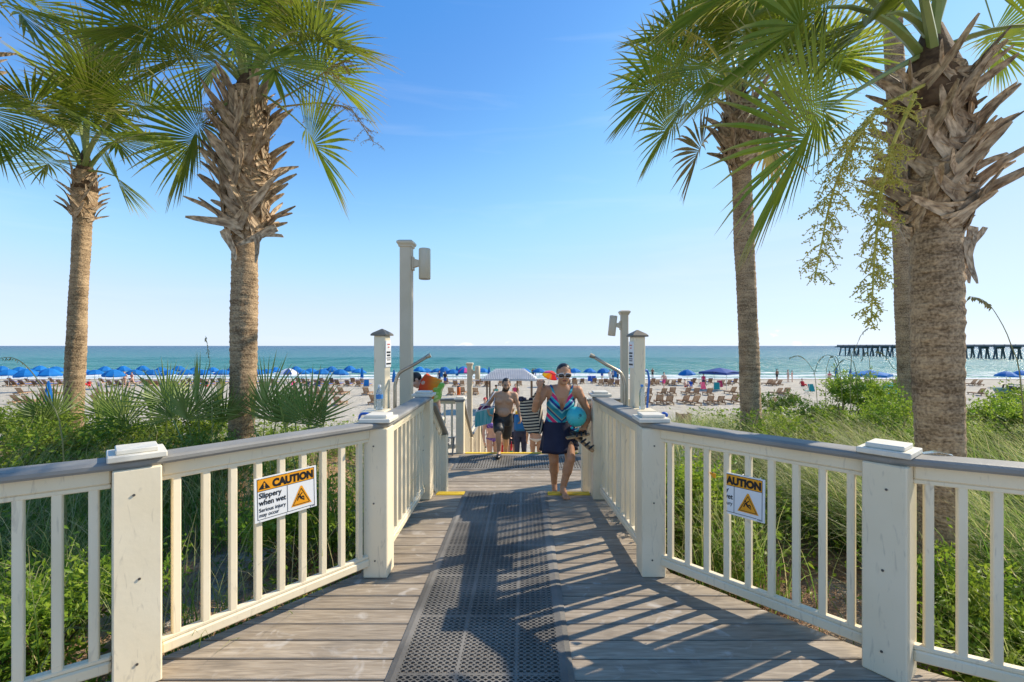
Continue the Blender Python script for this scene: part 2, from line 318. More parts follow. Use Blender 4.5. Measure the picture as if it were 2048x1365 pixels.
# chalky sand smears and scuffs
sm = nn.new('ShaderNodeTexNoise'); sm.inputs['Scale'].default_value = 4.5; sm.inputs['Detail'].default_value = 7; sm.inputs['Distortion'].default_value = 2.0; ll.new(va.outputs[0], sm.inputs['Vector'])
smr = nn.new('ShaderNodeMapRange'); smr.inputs[1].default_value = .60; smr.inputs[2].default_value = .74; smr.inputs[4].default_value = .55; ll.new(sm.outputs[0], smr.inputs[0])
mxs = nn.new('ShaderNodeMix'); mxs.data_type = 'RGBA'; ll.new(smr.outputs[0], mxs.inputs['Factor']); ll.new(sc_.outputs[0], mxs.inputs['A']); mxs.inputs['B'].default_value = (.60, .56, .50, 1)
dk = nn.new('ShaderNodeTexNoise'); dk.inputs['Scale'].default_value = 2.3; dk.inputs['Detail'].default_value = 3; ll.new(va.outputs[0], dk.inputs['Vector'])
dkr = nn.new('ShaderNodeMapRange'); dkr.inputs[1].default_value = .58; dkr.inputs[2].default_value = .68; dkr.inputs[4].default_value = .30; ll.new(dk.outputs[0], dkr.inputs[0])
mxd = nn.new('ShaderNodeMix'); mxd.data_type = 'RGBA'; ll.new(dkr.outputs[0], mxd.inputs['Factor']); ll.new(mxs.outputs['Result'], mxd.inputs['A']); mxd.inputs['B'].default_value = (.10, .09, .08, 1)
ll.new(mxd.outputs['Result'], bb.inputs['Base Color']); bpn = [x for x in nn if x.type == 'BUMP'][0]; ll.new(gw.outputs[0], bpn.inputs['Height']); bpn.inputs['Distance'].default_value = .003
m_joist = mat('joist_wood', (.10, .08, .06), (.16, .13, .10), scale=5, rough=.9)
m_cream = mat('cream_paint', (.79, .675, .465), (.84, .735, .535), scale=2.2, rough=.42, bump=.08, bscale=30, rnd=.04)
nn, ll, bb = nodes_of(m_cream)                       # grime specks and thin scratches on the painted boards
tcg = nn.new('ShaderNodeTexCoord'); gm = nn.new('ShaderNodeMapping'); gm.inputs['Scale'].default_value = (6, 6, 1.2); ll.new(tcg.outputs['Object'], gm.inputs[0])
g1 = nn.new('ShaderNodeTexNoise'); g1.inputs['Scale'].default_value = 5; g1.inputs['Detail'].default_value = 8; g1.inputs['Distortion'].default_value = 1.5; ll.new(gm.outputs[0], g1.inputs['Vector'])
g2 = nn.new('ShaderNodeMapRange'); g2.inputs[1].default_value = .60; g2.inputs[2].default_value = .76; g2.inputs[4].default_value = .6; ll.new(g1.outputs[0], g2.inputs[0])
old = bb.inputs['Base Color'].links[0].from_socket
gx = nn.new('ShaderNodeMix'); gx.data_type = 'RGBA'; ll.new(g2.outputs[0], gx.inputs['Factor']); ll.new(old, gx.inputs['A']); gx.inputs['B'].default_value = (.42, .36, .27, 1); ll.new(gx.outputs['Result'], bb.inputs['Base Color'])
s1_ = nn.new('ShaderNodeMapping'); s1_.inputs['Rotation'].default_value = (R(8), R(14), 0); s1_.inputs['Scale'].default_value = (40, 40, 2.4); ll.new(tcg.outputs['Object'], s1_.inputs[0])
s2_ = nn.new('ShaderNodeTexNoise'); s2_.inputs['Scale'].default_value = 1.6; s2_.inputs['Detail'].default_value = 5; ll.new(s1_.outputs[0], s2_.inputs['Vector'])
s3_ = nn.new('ShaderNodeMapRange'); s3_.inputs[1].default_value = .74; s3_.inputs[2].default_value = .80; s3_.inputs[4].default_value = .75; ll.new(s2_.outputs[0], s3_.inputs[0])
gy2 = nn.new('ShaderNodeMix'); gy2.data_type = 'RGBA'; ll.new(s3_.outputs[0], gy2.inputs['Factor']); ll.new(gx.outputs['Result'], gy2.inputs['A']); gy2.inputs['B'].default_value = (.22, .19, .15, 1); ll.new(gy2.outputs['Result'], bb.inputs['Base Color'])
m_cap = mat('grey_composite', (.23, .222, .20), (.285, .275, .25), scale=4, stretch=(1, 1, 1), rough=.55, bump=.12, bscale=40, spec=.25)
m_tier = mat('cap_white', (.74, .69, .57), (.58, .53, .43), scale=6, rough=.5, lo=.45, hi=.75)
m_yellow = mat('yellow_grit', (.86, .58, .03), (.74, .48, .04), scale=14, rough=.8, bump=.5, bscale=220)
m_rubber = mat('black_rubber', (.115, .107, .092), (.29, .265, .225), scale=1.7, rough=.62, bump=.2, bscale=60, lo=.4, hi=.7)
m_screw = mat('screw_steel', (.12, .11, .10), rough=.5, metal=.7)

LC = [(-3.38, 1.12), (-1.86, 2.18), (-1.03, 3.21), (-1.065, 4.80)]      # railing centre lines
RC = [(3.35, 1.45), (1.80, 2.25), (.89, 3.22), (.79, 4.80)]
def xlim(line, y, sgn):
    if y <= line[0][1]: return line[0][0] + sgn * .1
    ys_ = [p[1] for p in line]; return float(np.interp(y, ys_, [p[0] for p in line])) + sgn * .13
deck = struct(obj('upper_deck', MB().prism([(-1.0, -1.5), (.75, -1.5), (.75, 4.92), (-1.0, 4.92)], -.26, -.034), m_joist))
pitch, gap = .1469, .009; y = 4.965; k = 0
while y > -1.0:
    y0, y1 = y - pitch + gap, y
    poly = [(xlim(LC, y0, -1), y0), (xlim(RC, y0, 1), y0), (xlim(RC, y1, 1), y1), (xlim(LC, y1, -1), y1)]
    cx = sum(p[0] for p in poly) / 4
    dz = random.uniform(-.0012, .0012); b = .004
    mb = MB(); n = 4
    rings = [([(x, yy) for x, yy in poly], -.034), ([(x, yy) for x, yy in poly], dz - b), ([(poly[0][0] + b, y0 + b), (poly[1][0] - b, y0 + b), (poly[2][0] - b, y1 - b), (poly[3][0] + b, y1 - b)], dz)]
    vs_ = [(x, yy, z) for ring, z in rings for x, yy in ring]
    fs2 = [(3, 2, 1, 0), (8, 9, 10, 11)] + [(r * 4 + i, r * 4 + (i + 1) % 4, r * 4 + 4 + (i + 1) % 4, r * 4 + 4 + i) for r in (0, 1) for i in range(4)]
    mb.add(vs_, fs2); obj('plank', mb, m_plank, deck); y -= pitch; k += 1
def run_planks(parent, x0, x1, ya, yb, z):
    yy = ya
    while yy < yb - .02:
        y1 = min(yy + pitch - gap, yb); o = obj('plank', MB().box(((x0 + x1) / 2, (yy + y1) / 2, z - .017 + random.uniform(-.001, .001)), (x1 - x0, y1 - yy, .034), bev=.004), m_plank, parent); yy += pitch
m_sub = m_joist
def nosing(parent, x0, x1, y, z, d=.105): obj('nosing_strip', MB().box(((x0 + x1) / 2, y - d / 2 + .006, z + .001), (x1 - x0, d, .014), bev=.004), m_yellow, parent)
nosing(deck, -.955, -.645, 4.965, .002); nosing(deck, .245, .70, 4.965, .002)
def flight(name, x0, x1, y0, z0, n, rise, tread, parent_label=None):
    st = MB()
    for sx_ in (x0 + .03, x1 - .03):
        pts = [(y0, z0 - rise)]
        for i in range(n - 1): pts += [(y0 + (i + 1) * tread, z0 - (i + 1) * rise), (y0 + (i + 1) * tread, z0 - (i + 2) * rise)]
        for i in range(n - 1):
            za = z0 - (i + 1) * rise - .036; st.box((sx_, y0 + (i + .5) * tread, za - .14), (.04, tread, .28))
    s = struct(obj(name, st, m_cream))
    for i in range(n - 1): 
        z = z0 - (i + 1) * rise
        for q in range(2):
            w = tread / 2 - .004; obj('tread', MB().box(((x0 + x1) / 2, y0 + .004 + i * tread + w / 2 + q * (w + .004) + .004, z - .017), (x1 - x0, w, .034), bev=.004), m_plank, s)
    for i in range(n): obj('riser', MB().box(((x0 + x1) / 2, y0 + i * tread - .006, z0 - i * rise - .036 - (rise - .036) / 2), (x1 - x0 - .02, .012, rise - .040)), m_cream, s)
    return s
flight('upper_steps', -.95, .70, 4.985, 0, 3, .15, .283)
land = struct(obj('landing', MB().prism([(-2.1, 5.56), (1.95, 5.56), (1.95, 8.72), (-2.1, 8.72)], -.75, -.486), m_joist))
run_planks(land, -2.15, 2.0, 5.555, 8.72, -.45); nosing(land, -1.14, 1.0, 8.722, -.448, .09)
flight('middle_steps', -1.14, 1.0, 8.74, -.45, 6, .158, .28)
land2 = struct(obj('lower_landing', MB().prism([(-1.2, 10.15), (1.06, 10.15), (1.06, 11.98), (-1.2, 11.98)], -1.7, -1.434), m_joist))
run_planks(land2, -1.24, 1.10, 10.15, 11.98, -1.398); nosing(land2, -1.14, 1.0, 11.98, -1.396, .09)
flight('lower_steps', -1.14, 1.0, 12.0, -1.398, 7, .15, .28)

# --- pale concrete slab, added unseen behind the camera to bounce warm light forward
m_conc = mat('bounce_concrete', (.58, .53, .45), (.66, .61, .53), scale=1.5, rough=.9, bump=.2, bscale=30)
struct(obj('bounce_slab', MB().box((0, -21.05, -.17), (80, 40, .3)), m_conc)); struct(obj('bounce_slab_wing', MB().box((-22, -.2, -.172), (36.8, 1.66, .3)).box((22, -.2, -.172), (36.8, 1.66, .3)), m_conc))
# --- railings
def mitre(pts, w):
    """left / right offset points of a polyline"""
    pts = [Vector((p[0], p[1])) for p in pts]; Lf = []; Rt = []
    for i, p in enumerate(pts):
        ds = []
        if i > 0: ds.append((p - pts[i - 1]).normalized())
        if i < len(pts) - 1: ds.append((pts[i + 1] - p).normalized())
        t = sum(ds, Vector((0, 0))).normalized(); nrm = Vector((-t.y, t.x)); k = 1 / max(.3, nrm.dot(Vector((-ds[0].y, ds[0].x))))
        Lf.append(p + nrm * w * k); Rt.append(p - nrm * w * k)
    return Lf, Rt
def cap_seg(parent, l0, r0, r1, l1, z0, z1):
    """bull-nosed cap board between two mitred ends"""
    def ring(a, b):      # profile across from a to b
        d = b - a; w = d.length; pr = [(0, .012), (.0, .028), (.010 / w, .037), (.024 / w, .040), (1 - .024 / w, .040), (1 - .010 / w, .037), (1, .028), (1, .012), (1 - .008 / w, .0), (.008 / w, 0)]
        return [(a.x + d.x * t, a.y + d.y * t, z0 + (z1 - z0) / .04 * h) for t, h in pr]
    A, B = ring(l0, r0), ring(l1, r1); n = len(A)
    mb = MB().add(A + B, [(i, n + i, n + (i + 1) % n, (i + 1) % n) for i in range(n)] + [tuple(range(n)), tuple(range(2 * n - 1, n - 1, -1))])
    return obj('rail_cap', mb, m_cap, parent)
def post(parent, x, y, z0, z1, rot=0, w=.17, tiers=True, d=None, ztop=None):
    p = obj('post', MB().box((x, y, (z0 + z1) / 2), (w, d or w, z1 - z0), rot, .006), m_cream, parent)
    Rm = Matrix.Rotation(rot, 3, 'Z')
    if y < 6:
        for hz in (z0 + .12, (z0 + z1) / 2, z1 - .12):
            q = Vector((x, y, hz)) + Rm @ Vector((random.uniform(-.015, .015), -(d or w) / 2 - .0015, 0)); obj('screw', MB().lathe([(.006, 0), (.006, .003)], 8, q, M_=Rm @ Matrix.Rotation(R(90), 3, 'X')), m_screw, p)
    if tiers:
        zt = ztop if ztop is not None else z1 + .042
        c = obj('post_cap', MB().box((x, y, zt + .014), (.215, .215, .028), rot, .004), m_tier, parent)
        obj('cap_tile', MB().box((x, y, zt + .028 + .0115), (.155, .155, .023), rot, .004), m_tier, c)
def fence(parent, p, q, n, zp=0, zq=0, ends=(.09, .09), hb=.08, ht=1.03, lip=True):
    """top rail, bottom rail and n balusters between two posts; zp / zq floor levels at either end"""
    P, Q = Vector((p[0], p[1], zp)), Vector((q[0], q[1], zq)); d = (Q - P); u = d / Vector((d.x, d.y, 0)).length; P = P + u * ends[0]; Q = Q - u * ends[1]
    Z = Vector((0, 0, 1)); d2 = Vector((d.x, d.y)); rz = math.atan2(d.y, d.x)
    t = MB().bar(P + Z * (ht - .036), Q + Z * (ht - .036), .055, .070, .006)
    if lip: t.bar(P + Z * (ht - .083), Q + Z * (ht - .083), .040, .022, .004)
    obj('top_rail', t, m_cream, parent)
    obj('bottom_rail', MB().bar(P + Z * (hb + .03), Q + Z * (hb + .03), .055, .055, .008).bar(P + Z * (hb + .068), Q + Z * (hb + .068), .040, .022, .005), m_cream, parent)
    for i in range(n):
        f = (i + .5) / n; c = P.lerp(Q, f); a, b = c.z + hb + .076, c.z + ht - .09
        obj('baluster', MB().box((c.x, c.y, (a + b) / 2), (.036, .036, b - a + .012), rz, .004), m_cream, parent)
def railing(label, line, counts, rots):
    t = thing('railing', label, 'railing', (line[1][0], line[1][1], 0)); Lf, Rt = mitre(line, .082)
    for i in range(len(line) - 1):
        cap_seg(t, Lf[i], Rt[i], Rt[i + 1], Lf[i + 1], 1.03, 1.07)
        if counts[i]: fence(t, line[i], line[i + 1], counts[i])
    for (x, y), r_ in zip(line[1:], rots): post(t, x, y, .0015, 1.029, r_, .178 if y < 2.5 else .165)
    return t
def face_rot(p, q): return math.atan2(q[1] - p[1], q[0] - p[0])
rl = railing('cream railing with grey cap left of the boardwalk, carrying the whole caution sign', LC, (14, 9, 10), (R(43), R(0), R(0)))
rr_ = railing('cream railing with grey cap right of the boardwalk, carrying the broken caution sign', RC, (13, 9, 10), (R(-52), R(0), R(0)))
def stair_rail(label, x, y0, z0, y1, z1, n, side=1, tiers=True, w=.14, first=False):
    t = thing('stair_railing', label, 'railing', (x, y1, z1)); Z = Vector((0, 0, 1))
    a, b = Vector((x, y0, z0 + .99)), Vector((x, y1, z1 + .99))
    obj('rail_cap', MB().bar(a, b + (b - a).normalized() * .1, .15, .04, .008), m_cap, t)
    fence(t, (x, y0), (x, y1), n, z0, z1, (.02, .09), .1, .975)
    if first: post(t, x, y0 - .07, z0, z0 + 1.0, 0, .15, True, ztop=z0 + 1.042); obj('rail_cap', MB().box((x, y0 - .06, z0 + 1.021), (.17, .22, .04), 0, .008), m_cap, t)
    post(t, x, y1 + .02, z1 + .001, z1 + .955, 0, w, False); return t
stair_rail('cream stair railing on the upper steps, left of the barefoot woman', -1.03, 4.90, -.02, 5.60, -.45, 4)
stair_rail('cream stair railing on the upper steps, right of the barefoot woman', .77, 4.90, -.02, 5.60, -.45, 4)
stair_rail('cream stair railing going down behind the shirtless man, on his bag side', -1.24, 8.80, -.47, 10.2, -1.4, 9, first=True)
stair_rail('cream stair railing going down behind the woman with the striped bag', 1.10, 8.80, -.47, 10.2, -1.4, 9, first=True)
for x_, lb in ((-1.24, 'cream railing along the lower landing beside the woman in the purple bikini'), (1.10, 'cream railing along the lower landing on the side away from the gazebo lamp post')):
    t = thing('landing_railing', lb, 'railing', (x_, 11.9, -1.4)); obj('rail_cap', MB().box((x_, 11.13, -.41), (.15, 1.62, .04), 0, .008), m_cap, t)
    fence(t, (x_, 10.3), (x_, 11.95), 10, -1.4, -1.4, (.02, .09)); post(t, x_, 11.97, -1.399, -.43, 0, .14, True, ztop=-.388)
stair_rail('cream stair railing down to the sand on the purple bikini side', -1.24, 12.06, -1.42, 13.75, -2.45, 10)
stair_rail('cream stair railing down to the sand on the white bikini side', 1.10, 12.06, -1.42, 13.75, -2.45, 10)
for xa, xb, lb in ((-2.12, -1.24, 'short cream railing across the landing with the orange bottle beside it'), (1.10, 1.97, 'short cream railing across the landing hidden behind the right handrail')):
    t = thing('landing_railing', lb, 'railing', ((xa + xb) / 2, 8.73, -.45)); obj('rail_cap', MB().box(((xa + xb) / 2, 8.72, .572), (abs(xb - xa) - .17, .15, .04), 0, .008), m_cap, t)
    fence(t, (xa, 8.72), (xb, 8.72), 5, -.45, -.45); post(t, xa if xa < 0 else xb, 8.72, -.449, .591, 0, .14, False)
# --- rubber mats with real holes
def holes_mesh(x0, x1, y0, y1, z, th, px, py, rx, ry, bx=0, by=0, border=.055, n=8, gapw=.014):
    V = []; Fq = []
    def gridpos(a, b, p, blk):
        out = []; c = a
        k = 0
        while c + p <= b + 1e-6:
            out.append(c); c += p; k += 1
            if blk and k % blk == 0: c += gapw
        return out, c
    gx, ex = gridpos(x0 + border, x1 - border, px, bx); gy, ey = gridpos(y0 + border, y1 - border, py, by)
    ang = [2 * math.pi * (i + .5) / n for i in range(n)]
    hole = [(rx * math.cos(a_), ry * math.sin(a_)) for a_ in ang]
    rim = []
    for a_ in ang:
        c_, s_ = math.cos(a_), math.sin(a_); k_ = min(px / 2 / abs(c_), py / 2 / abs(s_)); rim.append((c_ * k_, s_ * k_))
    # square the rim to the cell corners
    corners = [(px / 2, py / 2), (-px / 2, py / 2), (-px / 2, -py / 2), (px / 2, -py / 2)]
    ci = [0, 2, 4, 6]
    for q, i in enumerate(ci): pass
    for gy_ in gy:
        for gx_ in gx:
            cx, cy = gx_ + px / 2, gy_ + py / 2; b = len(V)
            V += [(cx + hx, cy + hy, z) for hx, hy in hole]; V += [(cx + hx, cy + hy, z - th) for hx, hy in hole]; V += [(cx + hx, cy + hy, z) for hx, hy in rim]
            for i in range(n):
                j = (i + 1) % n
                Fq.append((b + i, b + j, b + n + j, b + n + i)); Fq.append((b + 2 * n + i, b + 2 * n + j, b + j, b + i))
    return V, Fq, gx, ex, gy, ey
def rubber_mat(name, label, x0, x1, y0, y1, z, px=.0343, py=.0288, rx=.0122, ry=.0098, bx=8, by=16, th=.011, gapw=.014):
    t = thing(name, label, 'mat', ((x0 + x1) / 2, y0, z))
    V, Fq, gx, ex, gy, ey = holes_mesh(x0, x1, y0, y1, z + th, th - .002, px, py, rx, ry, bx, by, gapw=gapw)
    # fix degenerate corner quads into triangles
    mb = MB(); mb.v = V; mb.f = []
    for f in Fq: mb.f.append(f if f[0] != f[3] else f[:3])
    mb.m = [0] * len(mb.f)
    # solid webs between the blocks
    xa, xb, ya, yb = gx[0], gx[-1] + px, gy[0], gy[-1] + py
    for i in range(len(gx) - 1):
        if gx[i + 1] - gx[i] > px + .001: mb.add([(gx[i] + px, ya, z + th), (gx[i + 1], ya, z + th), (gx[i + 1], yb, z + th), (gx[i] + px, yb, z + th)], [(0, 1, 2, 3)])
    cols = []; s_ = gx[0]
    for i in range(len(gx)):
        if i == len(gx) - 1 or gx[i + 1] - gx[i] > px + .001: cols.append((s_, gx[i] + px)); s_ = gx[i + 1] if i < len(gx) - 1 else 0
    for j in range(len(gy) - 1):
        if gy[j + 1] - gy[j] > py + .001:
            for a_, b_ in cols: mb.add([(a_, gy[j] + py, z + th), (b_, gy[j] + py, z + th), (b_, gy[j + 1], z + th), (a_, gy[j + 1], z + th)], [(0, 1, 2, 3)])
    obj('perforated_sheet', mb, m_rubber, t)
    # bevelled border
    o = [(x0, y0), (x1, y0), (x1, y1), (x0, y1)]; mid = [(x0 + .03, y0 + .03), (x1 - .03, y0 + .03), (x1 - .03, y1 - .03), (x0 + .03, y1 - .03)]; i_ = [(xa, ya), (xb, ya), (xb, yb), (xa, yb)]
    vs_ = [(a_, b_, z + .002) for a_, b_ in o] + [(a_, b_, z + th) for a_, b_ in mid] + [(a_, b_, z + th) for a_, b_ in i_] + [(a_, b_, z + .0005) for a_, b_ in i_]
    obj('border', MB().add(vs_, [(r * 4 + i, r * 4 + (i + 1) % 4, r * 4 + 4 + (i + 1) % 4, r * 4 + 4 + i) for r in (0, 1, 2) for i in range(4)]), m_rubber, t)
    return t
rubber_mat('rubber_mat', 'long black perforated rubber mat running down the middle of the boardwalk', -.668, .238, .25, 5.0, .003)
rubber_mat('rubber_mat', 'black slotted rubber mat across the landing under the shirtless man', -1.22, 1.02, 7.5, 8.52, -.447, .045, .095, .014, .040, 0, 0)
rubber_mat('rubber_mat', 'black slotted rubber mat on the left side of the landing', -2.05, -1.26, 6.7, 8.3, -.447, .045, .095, .014, .040, 0, 0)
t = thing('leaning_mat', 'small black perforated mat propped against the landing railing', 'mat', (-1.62, 8.56, -.45))
mb = MB(); Rl = Matrix.Rotation(R(58), 3, 'X') @ Matrix.Rotation(R(0), 3, 'Z')
V_, F_, *_ = holes_mesh(-.25, .25, 0, .36, 0, .01, .075, .075, .022, .022, 0, 0, .03)
mb.v = [tuple(Rl @ Vector(v) + Vector((-1.58, 8.42, -.435))) for v in V_]; mb.f = [f if f[0] != f[3] else f[:3] for f in F_]; mb.m = [0] * len(mb.f)
obj('perforated_sheet', mb, m_rubber, t)
mb = MB()
for a_, b_ in (((-.25, .015), (.25, .015)), ((-.25, .345), (.25, .345)), ((-.235, .0), (-.235, .36)), ((.235, .0), (.235, .36))):
    mb.bar(Rl @ Vector((*a_, 0)) + Vector((-1.58, 8.42, -.435)), Rl @ Vector((*b_, 0)) + Vector((-1.58, 8.42, -.435)), .03, .013)
obj('border', mb, m_rubber, t)
# ================================================================== PALMS
def leaf_mat(name, c1, c2, tip, trans=.35, rough=.45, rnd=.18, tip0=.72, tip1=1.0, spec=.45):
    m = mat(name, c1, c2, scale=2.5, rough=rough, rnd=rnd, trans=trans, spec=spec); nn, ll, bb = nodes_of(m)
    at = nn.new('ShaderNodeAttribute'); at.attribute_name = 'tip'; mr = nn.new('ShaderNodeMapRange'); mr.inputs[1].default_value = tip0; mr.inputs[2].default_value = tip1; mr.inputs[4].default_value = .9; ll.new(at.outputs['Fac'], mr.inputs[0])
    old = bb.inputs['Base Color'].links[0].from_socket
    mx = nn.new('ShaderNodeMix'); mx.data_type = 'RGBA'; ll.new(mr.outputs[0], mx.inputs['Factor']); ll.new(old, mx.inputs['A']); mx.inputs['B'].default_value = (*tip, 1)
    ll.new(mx.outputs['Result'], bb.inputs['Base Color'])
    for q in nn:
        if q.type == 'BSDF_TRANSLUCENT': ll.new(mx.outputs['Result'], q.inputs[0])
    return m
m_frond = leaf_mat('palm_leaf', (.135, .205, .020), (.28, .325, .034), (.50, .38, .16), trans=.42, tip0=.66, spec=.2)
m_frond_old = leaf_mat('old_palm_leaf', (.20, .19, .06), (.32, .25, .10), (.33, .21, .09), tip0=.3, tip1=.8, rnd=.2)
m_petiole = mat('petiole_green', (.20, .27, .07), (.28, .32, .11), scale=6, rough=.4)
m_boot = mat('dry_leaf_base', (.20, .13, .075), (.60, .45, .29), scale=7, stretch=(4, 4, 1), rough=.8, bump=.5, bscale=30, rnd=.25)
m_trunk = mat('palm_bark', (.15, .095, .05), (.56, .395, .23), scale=13, stretch=(1, 1, 3.2), rough=.92, bump=1.0, bscale=14, detail=10, lo=.36, hi=.64)
nn, ll, bb = nodes_of(m_trunk)
tcg = nn.new('ShaderNodeTexCoord'); gm = nn.new('ShaderNodeMapping'); gm.inputs['Scale'].default_value = (5, 5, 26); ll.new(tcg.outputs['Object'], gm.inputs[0])
g1 = nn.new('ShaderNodeTexNoise'); g1.inputs['Scale'].default_value = 2.5; g1.inputs['Detail'].default_value = 7; g1.inputs['Roughness'].default_value = .7; ll.new(gm.outputs[0], g1.inputs['Vector'])
g0 = nn.new('ShaderNodeTexNoise'); g0.inputs['Scale'].default_value = 55; g0.inputs['Detail'].default_value = 4; ll.new(tcg.outputs['Object'], g0.inputs['Vector'])
gs = nn.new('ShaderNodeMapping'); gs.inputs['Scale'].default_value = (1.6, 1.6, 22); ll.new(tcg.outputs['Object'], gs.inputs[0])
g3 = nn.new('ShaderNodeTexNoise'); g3.inputs['Scale'].default_value = 1.6; g3.inputs['Detail'].default_value = 3; ll.new(gs.outputs[0], g3.inputs['Vector'])
f1 = nn.new('ShaderNodeMath'); f1.operation = 'MULTIPLY_ADD'; ll.new(g0.outputs[0], f1.inputs[0]); f1.inputs[1].default_value = .34; 
f2 = nn.new('ShaderNodeMath'); f2.operation = 'MULTIPLY_ADD'; ll.new(g1.outputs[0], f2.inputs[0]); f2.inputs[1].default_value = .26; ll.new(f2.outputs[0], f1.inputs[2])
f3 = nn.new('ShaderNodeMath'); f3.operation = 'MULTIPLY'; ll.new(g3.outputs[0], f3.inputs[0]); f3.inputs[1].default_value = .16
g4 = nn.new('ShaderNodeTexNoise'); g4.inputs['Scale'].default_value = 5; g4.inputs['Detail'].default_value = 6; ll.new(tcg.outputs['Object'], g4.inputs['Vector'])
f4 = nn.new('ShaderNodeMath'); f4.operation = 'MULTIPLY_ADD'; ll.new(g4.outputs[0], f4.inputs[0]); f4.inputs[1].default_value = .24; ll.new(f3.outputs[0], f4.inputs[2]); ll.new(f4.outputs[0], f2.inputs[2])
mrr = [x for x in nn if x.type == 'MAP_RANGE'][0]; ll.new(f1.outputs[0], mrr.inputs[0]); mrr.inputs[1].default_value = .42; mrr.inputs[2].default_value = .58
bp = [x for x in nn if x.type == 'BUMP'][0]; bp.inputs['Distance'].default_value = .03; ll.new(f1.outputs[0], bp.inputs['Height'])
m_fibre = mat('palm_fibre', (.07, .04, .022), (.16, .10, .055), scale=20, rough=.95, bump=.8, bscale=40)
m_fruit = mat('palm_fruit', (.66, .62, .12), (.80, .72, .20), scale=4, rough=.5, trans=.4)
m_dryfruit = mat('dry_flower_stalk', (.34, .22, .07), (.45, .33, .12), scale=4, rough=.7, trans=.1)

def frond_mesh(P0, hub, Rl, rnd, nseg=46, droop=.8, amax=2.35, stiff=False, lift=.35, pr=(.040, .013), roll=0.0, costa=.42, fold=.5):
    """costapalmate leaf: petiole + arched midrib + fan of folded segments; returns verts, quads, tip attr, material ids"""
    P0, hub = Vector(P0), Vector(hub); ax = hub - P0; pl = ax.length
    ctrl = P0 + ax * .5 + Vector((0, 0, 1)) * lift * pl
    pts = [P0 * (1 - t) ** 2 + ctrl * 2 * t * (1 - t) + hub * t * t for t in (0, .2, .4, .6, .8, 1)]
    mb = MB().tube(pts, [pr[0] + (pr[1] - pr[0]) * t / 5 for t in range(6)], 5, m=1, flat=.6); tip = [0.0] * len(mb.v)
    d = (pts[-1] - pts[-2]).normalized(); s = d.cross(Vector((0, 0, 1)))
    if s.length < .1: s = d.cross(Vector((0, 1, 0)))
    s.normalize(); s = Matrix.Rotation(roll, 3, d) @ s; Cp = [hub.copy()]; Cd = [d.copy()]; cl = Rl * costa; p = hub.copy(); g = Vector((0, 0, -1))
    for i in range(8):
        d = (d + g * droop * .13).normalized(); p = p + d * cl / 8; Cp.append(p.copy()); Cd.append(d.copy())
    da = 2 * amax / nseg
    for k in range(nseg + 1):
        a = -amax + da * k + rnd.uniform(-.2, .2) * da; f = (1 - abs(a) / amax); ti = f * 8 * .9; i0 = int(ti); fr = ti - i0
        o = Cp[i0].lerp(Cp[min(i0 + 1, 8)], fr); dd = Cd[i0]; u = s.cross(dd).normalized()
        Lk = Rl * (.66 + .34 * math.cos(a * .55)) * rnd.uniform(.86, 1.06) * (1 - .35 * f * costa)
        v = (dd * math.cos(a) + s * math.sin(a) + u * (.12 + .22 * abs(math.sin(a)))).normalized()
        stp = Lk / 5; q = o.copy(); nrm = u.copy(); base = len(mb.v); rr = rnd.uniform(.75, 1.3)
        wm = Lk * .42 * da * (.40 if stiff else .54)
        vs_ = []
        for j, w in enumerate((.2, .65, 1.08, .86, .46, .03)):
            c = v.cross(nrm)
            if c.length < .05: c = s.copy()
            c.normalize(); n2 = c.cross(v); ww = wm * w
            vs_ += [q - c * ww, q - n2 * ww * fold, q + c * ww]; tip += [j / 5.0] * 3
            if j < 5:
                q = q + v * stp
                dr = 0 if stiff else droop * rr * (.02 + .16 * (j / 4.0) ** 1.6)
                v = (v + g * dr + Vector((rnd.uniform(-1, 1), rnd.uniform(-1, 1), rnd.uniform(-1, 1))) * .03).normalized()
        mb.add(vs_, [(j * 3 + i, j * 3 + i + 1, j * 3 + 4 + i, j * 3 + 3 + i) for j in range(5) for i in (0, 1)])
    return mb, tip
def add_frond(parent, P0, hub, Rl, rnd, mats=None, name='frond', **kw):
    mb, tip = frond_mesh(P0, hub, Rl, rnd, **kw); o = obj(name, mb, mats or [m_frond, m_petiole], parent)
    at = o.data.attributes.new('tip', 'FLOAT', 'POINT'); at.data.foreach_set('value', tip); return o

